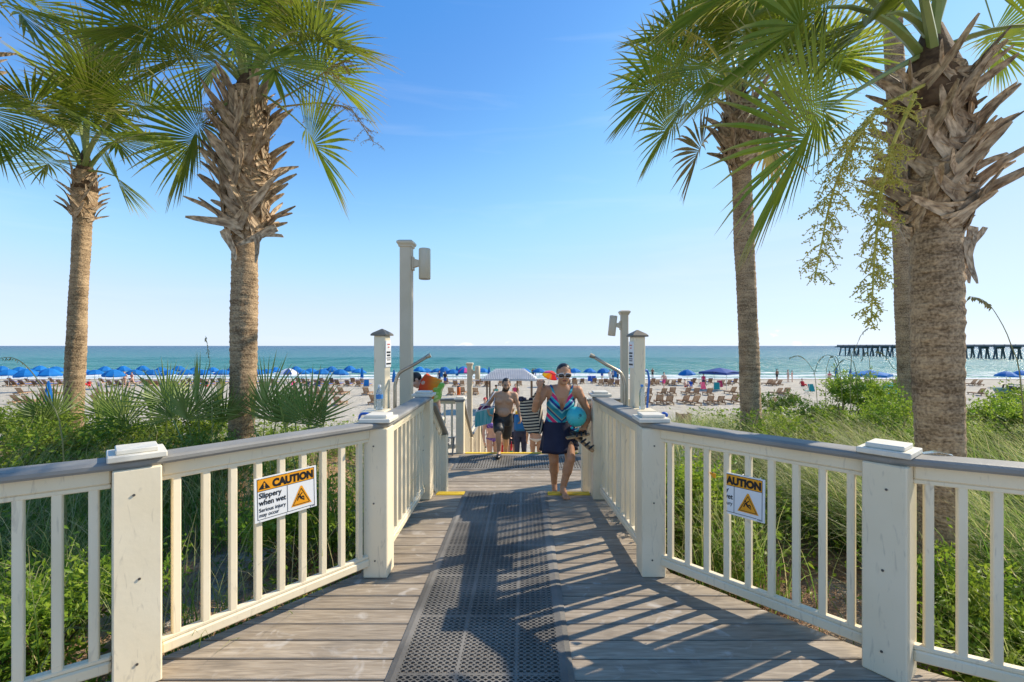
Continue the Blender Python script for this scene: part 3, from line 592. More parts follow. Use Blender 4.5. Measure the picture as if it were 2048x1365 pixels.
def boot_mesh(rnd):
    """old leaf base: a flat, slightly channelled strap with a forked foot and a ragged broken tip"""
    mb = MB(); L_ = rnd.uniform(.34, .62); w = rnd.uniform(.085, .12); bend = rnd.uniform(.03, .14); tw = rnd.uniform(-.05, .05)
    def strap(pts, ws, ths):
        vs_ = []
        for (x, y_, z), w_, t_ in zip(pts, ws, ths): vs_ += [(x - w_ / 2, y_ + t_ * .9, z), (x - w_ * .2, y_ + t_ * .25, z), (x + w_ * .2, y_ + t_ * .25, z), (x + w_ / 2, y_ + t_ * .9, z), (x + w_ * .42, y_ - t_, z), (x - w_ * .42, y_ - t_, z)]
        n = len(pts); mb.add(vs_, [(i * 6 + k, i * 6 + (k + 1) % 6, i * 6 + 6 + (k + 1) % 6, i * 6 + 6 + k) for i in range(n - 1) for k in range(6)] + [(5, 4, 3, 2, 1, 0), tuple((n - 1) * 6 + k for k in range(6))])
    strap([(0, -.03, -.10), (0, .015, 0), (tw * .3, .035, L_ * .3), (tw * .7, .055 + bend * .3, L_ * .6), (tw, .075 + bend, L_ * .85), (tw * 1.2, .08 + bend * 1.5, L_)], [w * 1.1, w * 1.15, w, w * .8, w * .55, w * .22], [.013, .014, .012, .010, .008, .004])
    sg = rnd.choice((-1, 1)); strap([(sg * .15, -.03, -.12), (sg * .09, .012, -.03), (sg * .035, .03, .08), (0, .03, .16)], [w * .5, w * .6, w * .55, w * .3], [.010, .011, .010, .008])
    return mb
brnd = random.Random(3); BOOTS = []
for i in range(12):
    me = bpy.data.meshes.new('boot'); b_ = boot_mesh(brnd); me.from_pydata(b_.v, [], b_.f); me.materials.append(m_boot); me.update(); BOOTS.append(me)

def palm(label, base, top, r0, r1, bz, nb, boot_r, fronds, nfill, Rl, seed, pl=.9, fill_el=(15, 85), bsc=1.0, droop=.8, dead=0, lay=.55):
    """base/top: trunk axis ends; bz: height where the old leaf bases start; fronds: explicit (hub, kwargs)"""
    rnd = random.Random(seed); base, top = Vector(base), Vector(top)
    t = thing('palm_tree', label, 'palm tree', base, group='cabbage palms beside the boardwalk'); Hh = top.z - base.z
    # trunk with leaf-scar rings
    rows = int(Hh / .022); nr = 28; V = []; 
    for i in range(rows + 1):
        f = i / rows; c = base.lerp(top, f); z = c.z; rad = r0 + (r1 - r0) * f + .06 * max(0, 1 - f * 7) 
        if z > bz: rad = rad * 1.0 + (boot_r * .42) * min(1, (z - bz) / .3) * (1 - .55 * max(0, (z - bz) / max(.1, top.z - bz)))
        ring = ((z * 11.5 + .35 * math.sin(z * 3)) % 1.0); rad *= 1 + .05 * (ring - .5)
        for k in range(nr):
            th = 2 * math.pi * k / nr; w = 1 + .035 * math.sin(3 * th + z * 1.7 + seed) + .025 * math.sin(7 * th - z * 5 + seed) + .03 * math.sin(z * 2.3 + seed) + rnd.uniform(-.026, .026) 
            V.append((c.x + rad * w * math.cos(th), c.y + rad * w * math.sin(th), z + .012 * math.sin(2 * th + seed)))
    a = (np.arange(rows)[:, None] * nr + np.arange(nr)[None]).ravel(); b = (np.arange(rows)[:, None] * nr + (np.arange(nr)[None] + 1) % nr).ravel()
    tr = npobj('trunk', np.array(V), np.stack([a, b, b + nr, a + nr], 1), m_trunk, t, smooth=True)
    obj('crown_shaft', MB().tube([top - Vector((0, 0, .3)), top, top + Vector((0, 0, .35))], [r1 * 1.5, r1 * 1.1, r1 * .35], 12), m_fibre, t, smooth=True)
    for i in range(nb):
        f = (i + .5) / nb; z = bz + (top.z - bz - .14 * bsc) * f; th = i * 2.39996 + rnd.uniform(-.15, .15)
        c = base.lerp(top, (z - base.z) / Hh); rr = (r0 + (r1 - r0) * (z - base.z) / Hh) * 1.0 + boot_r * .38 * min(1, (z - bz) / .3 + .25) * (1 - .5 * f)
        o = link(bpy.data.objects.new('boot', rnd.choice(BOOTS)), t)
        tilt = R(rnd.uniform(-4, 10)) - R(12) * (1 - f) - R(2) * f
        sc = bsc * rnd.uniform(.85, 1.2)
        M_ = Matrix.Translation(Vector((c.x + rr * math.cos(th), c.y + rr * math.sin(th), z)) - base) @ Matrix.Rotation(th - math.pi / 2, 4, 'Z') @ Matrix.Rotation(tilt, 4, 'X') @ Matrix.Rotation(R((1 if i % 2 else -1) * (rnd.uniform(36, 62) * (1 - lay * f))), 4, 'Y') @ Matrix.Scale(sc, 4)
        o.matrix_basis = M_
    P0 = top + Vector((0, 0, .1))
    for hub, kw in fronds:
        kw = dict(kw); rl_ = kw.pop('R', Rl); kw.setdefault('droop', droop); add_frond(t, P0 + Vector((rnd.uniform(-.05, .05), rnd.uniform(-.05, .05), rnd.uniform(-.12, .1))), hub, rl_, rnd, **kw)
    for i in range(nfill):
        f = i / max(1, nfill - 1); el = R(fill_el[0] + (fill_el[1] - fill_el[0]) * f + rnd.uniform(-8, 8)); az = i * 2.39996 + seed
        l_ = pl * rnd.uniform(.8, 1.15) * (.8 + .2 * math.cos(el))
        hub = P0 + Vector((math.cos(el) * math.cos(az), math.cos(el) * math.sin(az), math.sin(el))) * l_
        add_frond(t, P0 + Vector((0, 0, -.15 + .25 * f)), hub, Rl * rnd.uniform(.85, 1.08), rnd, droop=droop * rnd.uniform(.7, 1.25), roll=rnd.uniform(-.5, .5))
    for i in range(dead):
        az = i * 2.1 + seed * 1.3; el = R(rnd.uniform(-55, -20)); hub = P0 + Vector((math.cos(el) * math.cos(az), math.cos(el) * math.sin(az), math.sin(el))) * pl * .75
        add_frond(t, P0 - Vector((0, 0, .25)), hub, Rl * .8, rnd, [m_frond_old, m_boot], droop=1.7, nseg=30, lift=.2)
    return t
def fruit(parent, pts, m, n=46, ln=.26, seed=1, bead=.0075, down=.7, name='fruit_stalk'):
    rnd = random.Random(seed); pts = [Vector(p) for p in pts]; mb = MB()
    def cat(t):
        t = t * (len(pts) - 1); i = min(int(t), len(pts) - 2); return pts[i].lerp(pts[i + 1], t - i)
    mb.tube([cat(i / 10) for i in range(11)], [.014 * (1 - .07 * i) for i in range(11)], 5)
    for k in range(n):
        t = .22 + .78 * (k + rnd.random()) / n; o = cat(min(t, 1)); az = rnd.uniform(0, 6.28); d = Vector((math.cos(az), math.sin(az), rnd.uniform(-.6, .5))).normalized()
        l_ = ln * (1.15 - .75 * t) * rnd.uniform(.7, 1.3); path = [o]; p = o.copy()
        for j in range(5): d = (d + Vector((0, 0, -1)) * down * .3).normalized(); p = p + d * l_ / 5; path.append(p.copy())
        mb.tube(path, [.0042, .0036, .003, .0026, .002, .0016], 3, cap=False)
        for j in range(int(16 * l_ / ln) + 4):
            f = rnd.random() * 5; i = min(int(f), 4); q = path[i].lerp(path[i + 1], f - i); sd = Vector((rnd.uniform(-1, 1), rnd.uniform(-1, 1), rnd.uniform(-1.2, .4))).normalized() * rnd.uniform(.01, .05); e = q + sd
            mb.tube([q, e], [.0024, .0015], 3, cap=False); b = bead * rnd.uniform(.7, 1.3)
            for z in (.45, 1.0):
                x = q + sd * z; mb.add([x + Vector(v) * b for v in ((1, 0, 0), (-.5, .87, 0), (-.5, -.87, 0), (0, 0, 1), (0, 0, -1))], [(0, 1, 3), (1, 2, 3), (2, 0, 3), (1, 0, 4), (2, 1, 4), (0, 2, 4)])
    return obj(name, mb, m, parent)

gz = lambda x, y: float(ground_z(x, y))
def Dk(k): return lambda px, py, Y: D(px, py, Y * k)
def at_(px, py, Y): return tuple(D(px, py, Y))
E = Dk(1.18); b0 = E(481, 700, 5.5); b1 = E(497, 186, 5.5)
PA = palm('tall thick palm with woven leaf bases left of the boardwalk', (b0.x, b0.y, gz(b0.x, b0.y) - .05), b1, .165, .17, E(0, 468, 5.5).z, 96, .26,
     [(E(540, 112, 4.75), dict(R=1.1, droop=.5, lift=.5, amax=2.6)), (E(335, 60, 5.0), dict(roll=.6, R=1.0, lift=.25, droop=.75)), (E(405, 246, 5.1), dict(roll=.85, R=1.1, lift=.05, droop=1.2)),
      (E(612, 258, 5.2), dict(roll=-.85, R=1.12, lift=.10, droop=1.1)), (E(400, 30, 5.6), dict(R=1.05, droop=.9)), (E(600, 60, 5.3), dict(R=1.2, droop=.9)), (E(450, 0, 4.7), dict(R=1.1, droop=.9)),
      (E(300, 80, 5.6), dict(R=.85, droop=1.0)), (E(620, 130, 5.9), dict(R=1.1, droop=1.1)), (E(400, 110, 5.2), dict(R=1.0, droop=1.1)), (E(570, 20, 5.6), dict(R=1.2))], 9, 1.15, 4, pl=1.1, bsc=1.0, dead=0, fill_el=(32, 86))
for k, (a, b, c, d) in enumerate((((555, 215), (640, 205), (700, 215), (748, 285)), ((550, 205), (620, 165), (670, 130), (700, 120)), ((470, 190), (440, 215), (425, 240), (415, 250)))):
    fruit(PA, [E(*a, 5.4), E(*b, 5.3), E(*c, 5.2), E(*d, 5.2)], m_dryfruit, 34, .34, 20 + k, .005, .45, 'flower_stalk')
E = Dk(1.25); b0 = E(140, 760, 6); b1 = E(170, 345, 6)
PB = palm('slender short palm at the left edge with a small collar of leaf bases', (b0.x, b0.y, gz(b0.x, b0.y) - .05), b1, .135, .115, E(0, 442, 6).z, 30, .14,
     [(E(98, 225, 5.5), dict(R=1.05, droop=.5)), (E(222, 268, 5.3), dict(R=1.0, droop=.5)), (E(228, 352, 5.6), dict(roll=-.8, R=.75, lift=.05, droop=1.1)), (E(70, 300, 5.7), dict(R=.95, droop=.8)), (E(180, 190, 5.8), dict(R=1.1, droop=.3)),
      (E(265, 215, 6.0), dict(R=1.05, droop=.5)), (E(130, 175, 6.2), dict(R=1.0, droop=.4)), (E(290, 275, 5.8), dict(R=.95, droop=.9)), (E(110, 320, 6.3), dict(R=.75, droop=1.0, lift=.05))], 6, .95, 11, pl=.9, bsc=.5, droop=.4, fill_el=(35, 86))
E = Dk(1.03); b0 = E(1886, 760, 3.2); b1 = E(1866, 150, 3.2)
PC = palm('large palm close to the right railing with long criss-cross leaf bases', (b0.x, b0.y, gz(b0.x, b0.y) - .05), b1, 0.132, .158, E(0, 458, 3.2).z, 88, .12,
     [(E(1655, 15, 2.75), dict(roll=.5, R=1.1, nseg=58, lift=.22, droop=.7, amax=2.6)), (E(1648, 222, 2.85), dict(roll=1.15, R=1.0, nseg=58, amax=2.6, lift=.02, droop=.95)), (E(2070, 50, 2.95), dict(R=0.95, lift=.2, droop=1.1)), (E(1800, -130, 2.7), dict(R=1.00, droop=.6)),
      (E(1960, -160, 3.0), dict(R=1.00, droop=.6)), (E(1700, -80, 3.3), dict(R=1.00, droop=.8)), (E(1560, -60, 3.2), dict(R=1.00, droop=.9)), (E(1770, 30, 3.0), dict(R=0.79, droop=.6))], 3, .95, 23, pl=.93, fill_el=(72, 88), bsc=.62, lay=.25)
fruit(PC, [E(1850, 170, 3.1), E(1760, 215, 2.95), E(1700, 290, 2.85), E(1660, 400, 2.85), E(1630, 555, 2.85)], m_fruit, 84, .28, 5, .0058, .9)
fruit(PC, [E(1830, 190, 3.0), E(1780, 300, 2.9), E(1760, 400, 2.88), E(1748, 520, 2.88), E(1742, 645, 2.88)], m_fruit, 84, .21, 6, .0058, .9)
E = Dk(1.35); b0 = E(1506, 760, 6.1); b1 = E(1478, 205, 6.1)
PD = palm('straight slim palm with a shaggy crown behind the right railing', (b0.x, b0.y, gz(b0.x, b0.y) - .05), b1, .172, .16, E(0, 330, 6.1).z, 44, .30,
     [(E(1335, 165, 5.7), dict(roll=.7, R=1.29, lift=.1, droop=1.0)), (E(1350, 238, 5.6), dict(roll=.9, R=1.12, lift=.02, droop=1.2)), (E(1390, 70, 5.8), dict(R=1.34)), (E(1360, 110, 6.4), dict(R=1.34, droop=.9)), (E(1600, 110, 5.8), dict(R=1.29, droop=1.0)),
      (E(1600, 190, 6.2), dict(R=1.12, droop=1.3)), (E(1430, 130, 5.3), dict(R=1.18, droop=1.1)), (E(1500, 40, 5.6), dict(R=1.29))], 12, 1.3, 31, pl=1.2, bsc=1.0, dead=3, fill_el=(22, 86))
fruit(PD, [E(1470, 190, 5.9), E(1420, 90, 5.7), E(1370, 60, 5.6), E(1290, 130, 5.5), E(1265, 180, 5.5)], m_fruit, 40, .30, 9, .007, .6)
b0 = D(1822, 760, 9); b1 = D(1768, -360, 9)
PE = palm('slim palm half hidden behind the large right palm', (b0.x, b0.y, gz(b0.x, b0.y) - .05), b1, .16, .15, b1.z - .7, 26, .2,
     [(D(1990, 60, 8.8), dict(R=1.1, droop=1.1))], 16, 1.1, 41, pl=1.1, bsc=.9)
PF = palm('palm beyond the left edge whose hanging leaf tips enter the top corner', (-7.6, 5.9, gz(-7.6, 5.9) - .05), (-7.5, 5.9, 5.7), .18, .17, 4.9, 24, .2,
     [(D(10, 5, 5.6), dict(R=1.15, lift=.1, droop=1.2)), (D(-32, 205, 5.8), dict(R=.95, lift=.0, droop=1.0))], 5, 1.1, 53, pl=1.05, bsc=.9)
# torn leaf bases hanging down under the collars
for pr_, p_, ry, rx, sc in ((PC, D(1942, 470, 3.25), 168, -14, .62), (PC, D(1932, 488, 3.2), 186, -8, .5), (PA, D(452, 470, 6.3), 212, -10, .9), (PA, D(540, 462, 6.35), 118, -10, .9), (PA, D(470, 448, 6.25), 78, -6, 1.0), (PA, D(515, 478, 6.3), 176, -12, .6)):
    o = link(bpy.data.objects.new('boot', BOOTS[int(sc * 10) % 12]), pr_); q = p_ - pr_.location; th = math.atan2(-p_.y, -p_.x) if False else R(-90)
    o.matrix_basis = Matrix.Translation(q) @ Matrix.Rotation(th - math.pi / 2, 4, 'Z') @ Matrix.Rotation(R(rx), 4, 'X') @ Matrix.Rotation(R(ry), 4, 'Y') @ Matrix.Scale(sc, 4)
# ================================================================== PLANTS
m_grass = leaf_mat('beach_grass', (.13, .26, .035), (.30, .40, .09), (.66, .56, .30), trans=.5, rough=.45, spec=.25, tip0=.55, tip1=1.05)
m_leaf = leaf_mat('shrub_leaf', (.13, .25, .025), (.32, .42, .04), (.44, .45, .07), trans=.5, rough=.42, spec=.25, tip0=.2, tip1=3)
m_leafd = leaf_mat('dark_leaf', (.09, .18, .022), (.22, .33, .035), (.2, .25, .05), trans=.35, rough=.4, tip0=.2, tip1=3)
m_stem = mat('woody_stem', (.13, .09, .05), (.22, .16, .09), scale=9, rough=.85)
m_palmetto = leaf_mat('palmetto_leaf', (.15, .24, .05), (.30, .36, .10), (.50, .46, .2), trans=.42, spec=.2, rough=.4, tip0=.8, tip1=1.1)
m_oat = leaf_mat('sea_oat', (.24, .25, .08), (.36, .31, .13), (.48, .38, .2), trans=.2, tip0=.4, tip1=1)
m_straw = mat('dry_straw', (.30, .13, .06), (.58, .36, .19), scale=3, rough=.8, rnd=0)
for m_ in (m_grass, m_leaf, m_leafd):              # patchy hue: noise over metres, and a per-leaf shade stored on the mesh
    nn, ll, bb = nodes_of(m_); at = nn.new('ShaderNodeAttribute'); at.attribute_name = 'shade'
    nz = [x for x in nn if x.type == 'MAP_RANGE'][0]; old = [x for x in nn if x.type == 'TEX_NOISE'][0]
    ad = nn.new('ShaderNodeMath'); ad.operation = 'MULTIPLY_ADD'; ll.new(at.outputs['Fac'], ad.inputs[0]); ad.inputs[1].default_value = .38; ll.new(old.outputs[0], ad.inputs[2]); ll.new(ad.outputs[0], nz.inputs[0]); nz.inputs[2].default_value = .78; nz.inputs[1].default_value = .36

def blades(B, az, h, lean, w, nseg=5, droop=.9):
    """arching grass blades; B (n,3)"""
    n = len(B); t = np.linspace(0, 1, nseg + 1)[None, :]; dx, dy = np.cos(az)[:, None], np.sin(az)[:, None]
    ang = lean[:, None] + droop * t ** 1.6 * (0.5 + lean[:, None]) * 1.4
    ds = h[:, None] / nseg * np.ones_like(t); hor = np.cumsum(np.sin(ang) * ds, 1) - np.sin(ang) * ds; ver = np.cumsum(np.cos(ang) * ds, 1) - np.cos(ang) * ds
    P = np.stack([B[:, 0, None] + hor * dx, B[:, 1, None] + hor * dy, B[:, 2, None] + ver], 2)
    tw = rng.uniform(-.9, .9, n)[:, None]; sx, sy = -np.sin(az[:, None] + tw), np.cos(az[:, None] + tw)
    ww = w[:, None] * np.clip(1.05 - t ** 2.2, .04, 1) * .5; S = np.stack([sx * ww, sy * ww, 0 * ww], 2)
    V = np.stack([P - S, P + S], 2).reshape(-1, 3); k = nseg + 1
    b = (np.arange(n)[:, None] * k + np.arange(nseg)[None]).ravel() * 2
    Fq = np.stack([b, b + 1, b + 3, b + 2], 1); dry = (rng.random(n) < .10)[:, None] * .75; tip = np.repeat(np.clip(np.broadcast_to(t, (n, k)) + dry, 0, 1.1).reshape(-1), 2); sh = np.repeat(rng.uniform(-.5, .5, n), k * 2)
    return V, Fq, {'tip': tip, 'shade': sh}
def leaves(P, N_, size, asp=.42, sh=None):
    """folded lance leaves at P with axis N_"""
    n = len(P); N_ = N_ / (np.linalg.norm(N_, axis=1, keepdims=True) + 1e-9); r = rng.normal(size=(n, 3)); S = np.cross(N_, r); S /= np.linalg.norm(S, axis=1, keepdims=True) + 1e-9
    U = np.cross(S, N_); l = size[:, None]; w = l * asp * .5
    V = np.stack([P, P + N_ * l * .5 - S * w - U * w * .0, P + N_ * l, P + N_ * l * .5 + S * w, P + N_ * l * .5 - U * w * .55], 1).reshape(-1, 3); b = np.arange(n) * 5
    Fq = np.concatenate([np.stack([b, b + 1, b + 4], 1), np.stack([b + 1, b + 2, b + 4], 1), np.stack([b + 2, b + 3, b + 4], 1), np.stack([b + 3, b, b + 4], 1)])
    s_ = rng.uniform(-.5, .5, n) if sh is None else sh
    return V, Fq, {'tip': np.repeat(rng.uniform(0, 1, n), 5), 'shade': np.repeat(s_, 5)}
def outside(x, y):
    x = np.asarray(x); y = np.asarray(y)
    lx = np.interp(y, [p[1] for p in LC], [p[0] for p in LC]) - .2; rx = np.interp(y, [p[1] for p in RC], [p[0] for p in RC]) + .2
    lx = np.where(y > 4.95, np.where(y < 9, -2.3, -1.5), lx); rx = np.where(y > 4.95, np.where(y < 9, 2.15, 1.4), rx)
    return (x < lx) | (x > rx)
def scatter(n, x0, x1, y0, y1, clump=0, spread=.12, gaps=True):
    if clump:
        c = np.stack([rng.uniform(x0, x1, clump), rng.uniform(y0, y1, clump)], 1); i = rng.integers(0, clump, n); q = c[i] + rng.normal(size=(n, 2)) * spread
    else: q = np.stack([rng.uniform(x0, x1, n), rng.uniform(y0, y1, n)], 1)
    q = q[outside(q[:, 0], q[:, 1])]
    if gaps:
        for gx_, gy_, ax_, ay_ in ((-2.35, 3.65, .85, .85), (2.45, 3.75, .62, .75)): q = q[(((q[:, 0] - gx_) / ax_) ** 2 + ((q[:, 1] - gy_) / ay_) ** 2 > 1) | (rng.random(len(q)) < .10)]
    return np.stack([q[:, 0], q[:, 1], ground_z(q[:, 0], q[:, 1]) - .02], 1)
def join(parts):
    Vs, Fs, A = [], [], {}; o = 0
    for V, Fq, at in parts:
        Vs.append(V); Fs.append(Fq + o); o += len(V)
        for k, v in at.items(): A.setdefault(k, []).append(v)
    return np.concatenate(Vs), np.concatenate(Fs), {k: np.concatenate(v) for k, v in A.items()}
def stuff(name, label, cat, parts, m):
    V, Fq, at = join(parts); o = npobj(name, V, Fq, m, attrs=at); tag(o, label, cat); struct(o, 'stuff'); return o
def grass(spec):
    out = []
    for n, x0, x1, y0, y1, cl, sp, h0, h1, l0, l1, w, az0, azs in spec:
        B = scatter(n, x0, x1, y0, y1, cl, sp); k = len(B)
        if k: out.append(blades(B, rng.normal(az0, azs, k), rng.uniform(h0, h1, k), rng.uniform(l0, l1, k), rng.uniform(.6, 1.2, k) * w))
    return out
PI = math.pi
stuff('beach_grass', 'tall arching green grass behind the left railing', 'grass', grass([
    (3200, -4.6, -1.3, 2.5, 5.6, 44, .13, .55, 1.05, .05, .55, .0075, 0, 2.6), (2300, -8, -2.4, 1.2, 4.2, 34, .14, .5, .95, .05, .6, .0075, 0, 2.6), (2000, -9, -2.3, 5.0, 9.5, 34, .18, .5, 1.0, .05, .5, .009, 0, 2.6),
    (3000, -7.2, -4.0, 3.4, 6.6, 26, .16, .8, 1.25, .1, .6, .008, .3, .9), (700, -3.0, -1.4, 6.5, 9.5, 10, .15, .6, 1.0, .05, .4, .009, 0, 3)]), m_grass)
stuff('beach_grass', 'tall wind-combed green grass behind the right railing', 'grass', grass([
    (12500, 2.0, 7.5, 3.0, 7.2, 125, .17, .8, 1.4, .25, .7, .0075, PI * .92, .55), (2400, 1.3, 3.6, 3.4, 6.5, 26, .13, .5, 1.0, .05, .5, .0075, PI, 1.8), (4800, 5.0, 13, 6, 11, 50, .25, .8, 1.3, .2, .6, .011, PI * .95, .6),
    (3000, 2.2, 6, 6.8, 12, 46, .2, .6, 1.1, .05, .5, .01, PI, 1.6), (1500, 2.0, 5.5, 10, 15, 36, .2, .6, 1.1, .05, .4, .012, 0, 3), (1500, 2.3, 4.6, 1.8, 3.0, 22, .12, .4, .9, .1, .6, .007, PI, 1.0)]), m_grass)
def herb(spec):
    out = []
    for n, x0, x1, y0, y1, cl, sp, hh, sz in spec:
        B = scatter(n, x0, x1, y0, y1, cl, sp); k = len(B); B[:, 2] += .02 + hh * rng.uniform(0, 1, k) ** .8
        out.append(leaves(B, np.stack([rng.normal(size=k), rng.normal(size=k), rng.uniform(-.25, .9, k)], 1), rng.uniform(.6, 1.3, k) * sz, .5))
    return out
stuff('ground_cover', 'low leafy green ground cover behind the left railing', 'ground cover', herb([
    (15000, -8.5, -2.9, 1.0, 3.4, 70, .22, .30, .055), (6000, -3.1, -1.35, 3.0, 4.8, 26, .18, .26, .05), (17000, -12, -3.5, 3.6, 8.5, 90, .30, .62, .065), (7000, -9.5, -5.5, 4.4, 7.5, 20, .34, .95, .06), (5000, -5.5, -2.4, 5.2, 9, 30, .25, .7, .07), (1800, -2.9, -1.6, 2.2, 3.2, 13, .12, .2, .05)]), m_leaf)
stuff('ground_cover', 'low leafy green ground cover behind the right railing', 'ground cover', herb([
    (12000, 1.15, 2.5, 3.5, 6.0, 32, .17, .55, .06), (12000, 2.2, 5.5, 1.6, 3.0, 50, .2, .36, .05), (9000, 2.4, 6.5, 3.2, 7, 50, .2, .5, .055), (9000, 4, 14, 7, 12, 50, .4, .9, .08)]), m_leaf)
# pine straw and dead stalks on the sand
def straw(n, x0, x1, y0, y1):
    B = scatter(n, x0, x1, y0, y1, gaps=False); k = len(B); B[:, 2] += rng.uniform(.02, .05, k); a = rng.uniform(0, 6.28, k); l = rng.uniform(.06, .2, k)
    d = np.stack([np.cos(a), np.sin(a), rng.uniform(-.12, .25, k)], 1) * l[:, None]; s = np.stack([-np.sin(a), np.cos(a), 0 * a], 1) * .0022
    V = np.stack([B - s, B + s, B + d + s, B + d - s], 1).reshape(-1, 3); b = np.arange(k) * 4; return V, np.stack([b, b + 1, b + 2, b + 3], 1), {'tip': np.zeros(k * 4)}
stuff('pine_straw', 'reddish brown pine straw on the sand behind the left railing', 'straw', [straw(9000, -4.2, -1.3, 2.0, 5)], m_straw)
stuff('pine_straw', 'reddish brown pine straw on the sand behind the right railing', 'straw', [straw(8000, 1.1, 4.4, 2.0, 5.5)], m_straw)

# shrubs: stems and a leafy crown each
def shrub(label, x, y, rx, ry, h, n, seed, m=None, size=.06):
    g = np.random.default_rng(seed); z = gz(x, y); t = thing('shrub', label, 'shrub', (x, y, z), group='shrubs on the dune')
    ncl = 16; cc = np.stack([g.normal(0, .42, ncl) * rx, g.normal(0, .42, ncl) * ry, h * g.uniform(.35, .92, ncl)], 1); st = MB()
    for c in cc: st.tube([(x + .08 * c[0], y + .08 * c[1], z - .05), (x + c[0] * .5, y + c[1] * .5, z + c[2] * .6), (x + c[0], y + c[1], z + c[2] * .98)], [.012, .008, .004], 5)
    # leafy shoots sticking out of each clump
    i = g.integers(0, ncl, n // 14); d = g.normal(size=(n // 14, 3)); d[:, 2] = np.abs(d[:, 2]) * .9 + .1; d /= np.linalg.norm(d, axis=1, keepdims=True)
    st0 = cc[i] + d * .05; ln = g.uniform(.18, .42, n // 14)
    f = g.uniform(.1, 1, (n // 14, 14)); P = st0[:, None, :] + d[:, None, :] * (ln[:, None] * f)[:, :, None] + g.normal(size=(n // 14, 14, 3)) * .012; P = P.reshape(-1, 3)
    Nn = (d[:, None, :] * .5 + g.normal(size=(n // 14, 14, 3)) * .75).reshape(-1, 3)
    P[:, 2] = np.maximum(P[:, 2], .03); sh = np.repeat(g.uniform(-.5, .5, n // 14), 14) * .7 + g.uniform(-.2, .2, len(P))
    V, Fq, at = leaves(P + np.array([x, y, z]), Nn, g.uniform(.6, 1.2, len(P)) * size, .40, sh)
    obj('stems', st, m_stem, t); npobj('crown', V, Fq, m or m_leaf, t, attrs=at); return t
for k, (lb, px, py, Y, rx, h, n, m_, sz) in enumerate((
    ('bright green shrub in front of the blue canopy tent, right of the slim palm', 1690, 0, 8.6, 1.0, 1.45, 9000, m_leaf, .06),
    ('shrub with yellow-green shoots just right of the slim palm trunk', 1590, 0, 6.6, .6, .85, 6000, m_leaf, .055),
    ('dense shrub between the slim palm and the large palm', 1770, 0, 7.0, .9, 1.05, 9000, m_leaf, .055),
    ('low spreading shrub far behind the slim palm', 1600, 0, 11.5, 1.2, 1.1, 6000, m_leafd, .07),
    ('shrub in front of the cyan beach tent', 1790, 0, 10.5, 1.3, 1.5, 7000, m_leaf, .065),
    ('shrub beside the large palm trunk, in front of the water scooter', 1985, 0, 8.6, 1.1, 1.25, 8000, m_leaf, .06),
    ('shrub at the right edge behind the combed grass', 2080, 0, 6.8, 1.0, 1.2, 8000, m_leaf, .055),
    ('bushy green plant below the broken caution sign', 1385, 0, 4.3, .36, .72, 5000, m_leaf, .06),
    ('yellow-green shrub at the left edge beside the slender palm', 20, 0, 7.2, .9, .95, 8000, m_leaf, .05),
    ('shrub at the foot of the slender left palm', 95, 0, 6.2, .7, .80, 7000, m_leaf, .05),
    ('dark leafy shrub between the two left palms', 330, 0, 6.9, 1.0, .85, 8000, m_leaf, .065),
    ('dark leafy shrub at the foot of the thick left palm', 430, 0, 5.6, .7, .75, 6000, m_leafd, .06),
    ('leafy plant behind the whole caution sign', 600, 0, 3.9, .4, .55, 3500, m_leaf, .055),
    ('low leafy plant behind the leftmost post', 60, 0, 2.75, .45, .42, 4500, m_leaf, .05),
    ('low leafy plant behind the rightmost balusters', 1960, 0, 2.7, .45, .45, 4500, m_leaf, .05))):
    X_ = (px - CX) / F * Y; shrub(lb, X_, Y, rx, rx * .8, h, n, 100 + k, m_, sz)
# saw palmettos
def palmetto(label, px, Y, hubs, seed, Rl=.62):
    rnd = random.Random(seed); x = (px - CX) / F * Y; z = gz(x, Y); t = thing('palmetto', label, 'palmetto', (x, Y, z), group='palmettos left of the boardwalk')
    obj('stem', MB().tube([(x - .25, Y, z - .03), (x, Y, z + .08), (x + .05, Y, z + .25)], [.06, .055, .03], 8), m_boot, t)
    for hx, hy, hY, rr in hubs:
        add_frond(t, (x + rnd.uniform(-.04, .04), Y + rnd.uniform(-.04, .04), z + .2), D(hx, hy, hY), Rl * rr, rnd, [m_palmetto, m_petiole], 'leaf', stiff=True, droop=.1, amax=1.45, nseg=22, costa=.12, lift=.05, pr=(.012, .008), roll=rnd.uniform(-1.1, 1.1), fold=.75)
palmetto('saw palmetto with upright fan leaves midway between the left palms', 335, 6.6, [(333, 808, 6.4, 1.0), (300, 825, 6.7, .9), (255, 848, 6.3, 1.0), (360, 818, 6.9, .8)], 1)
palmetto('largest saw palmetto left of the thick palm trunk', 395, 6.0, [(396, 820, 5.8, 1.15), (375, 842, 5.6, 1.0), (436, 822, 6.2, 1.0), (345, 838, 6.3, .9), (446, 846, 5.9, .9)], 2)
palmetto('saw palmetto just right of the thick palm trunk with one tall fan', 525, 6.0, [(530, 822, 6.0, 1.25), (552, 846, 5.7, 1.0), (505, 836, 6.2, .8), (575, 840, 6.4, .9)], 3)
palmetto('saw palmetto spreading over the left railing cap', 610, 5.4, [(618, 850, 5.2, 1.05), (590, 842, 5.6, .9), (648, 852, 5.4, 1.0), (570, 856, 5.2, .9)], 4)
palmetto('saw palmetto beside the slender left palm trunk', 110, 7.0, [(108, 840, 6.8, 1.0), (85, 855, 6.7, .9), (75, 838, 7.2, .8)], 5)
palmetto('small saw palmetto right of the slender left palm trunk', 215, 7.2, [(215, 835, 7.1, 1.0), (240, 828, 7.3, .9), (195, 845, 7.0, .8)], 6)
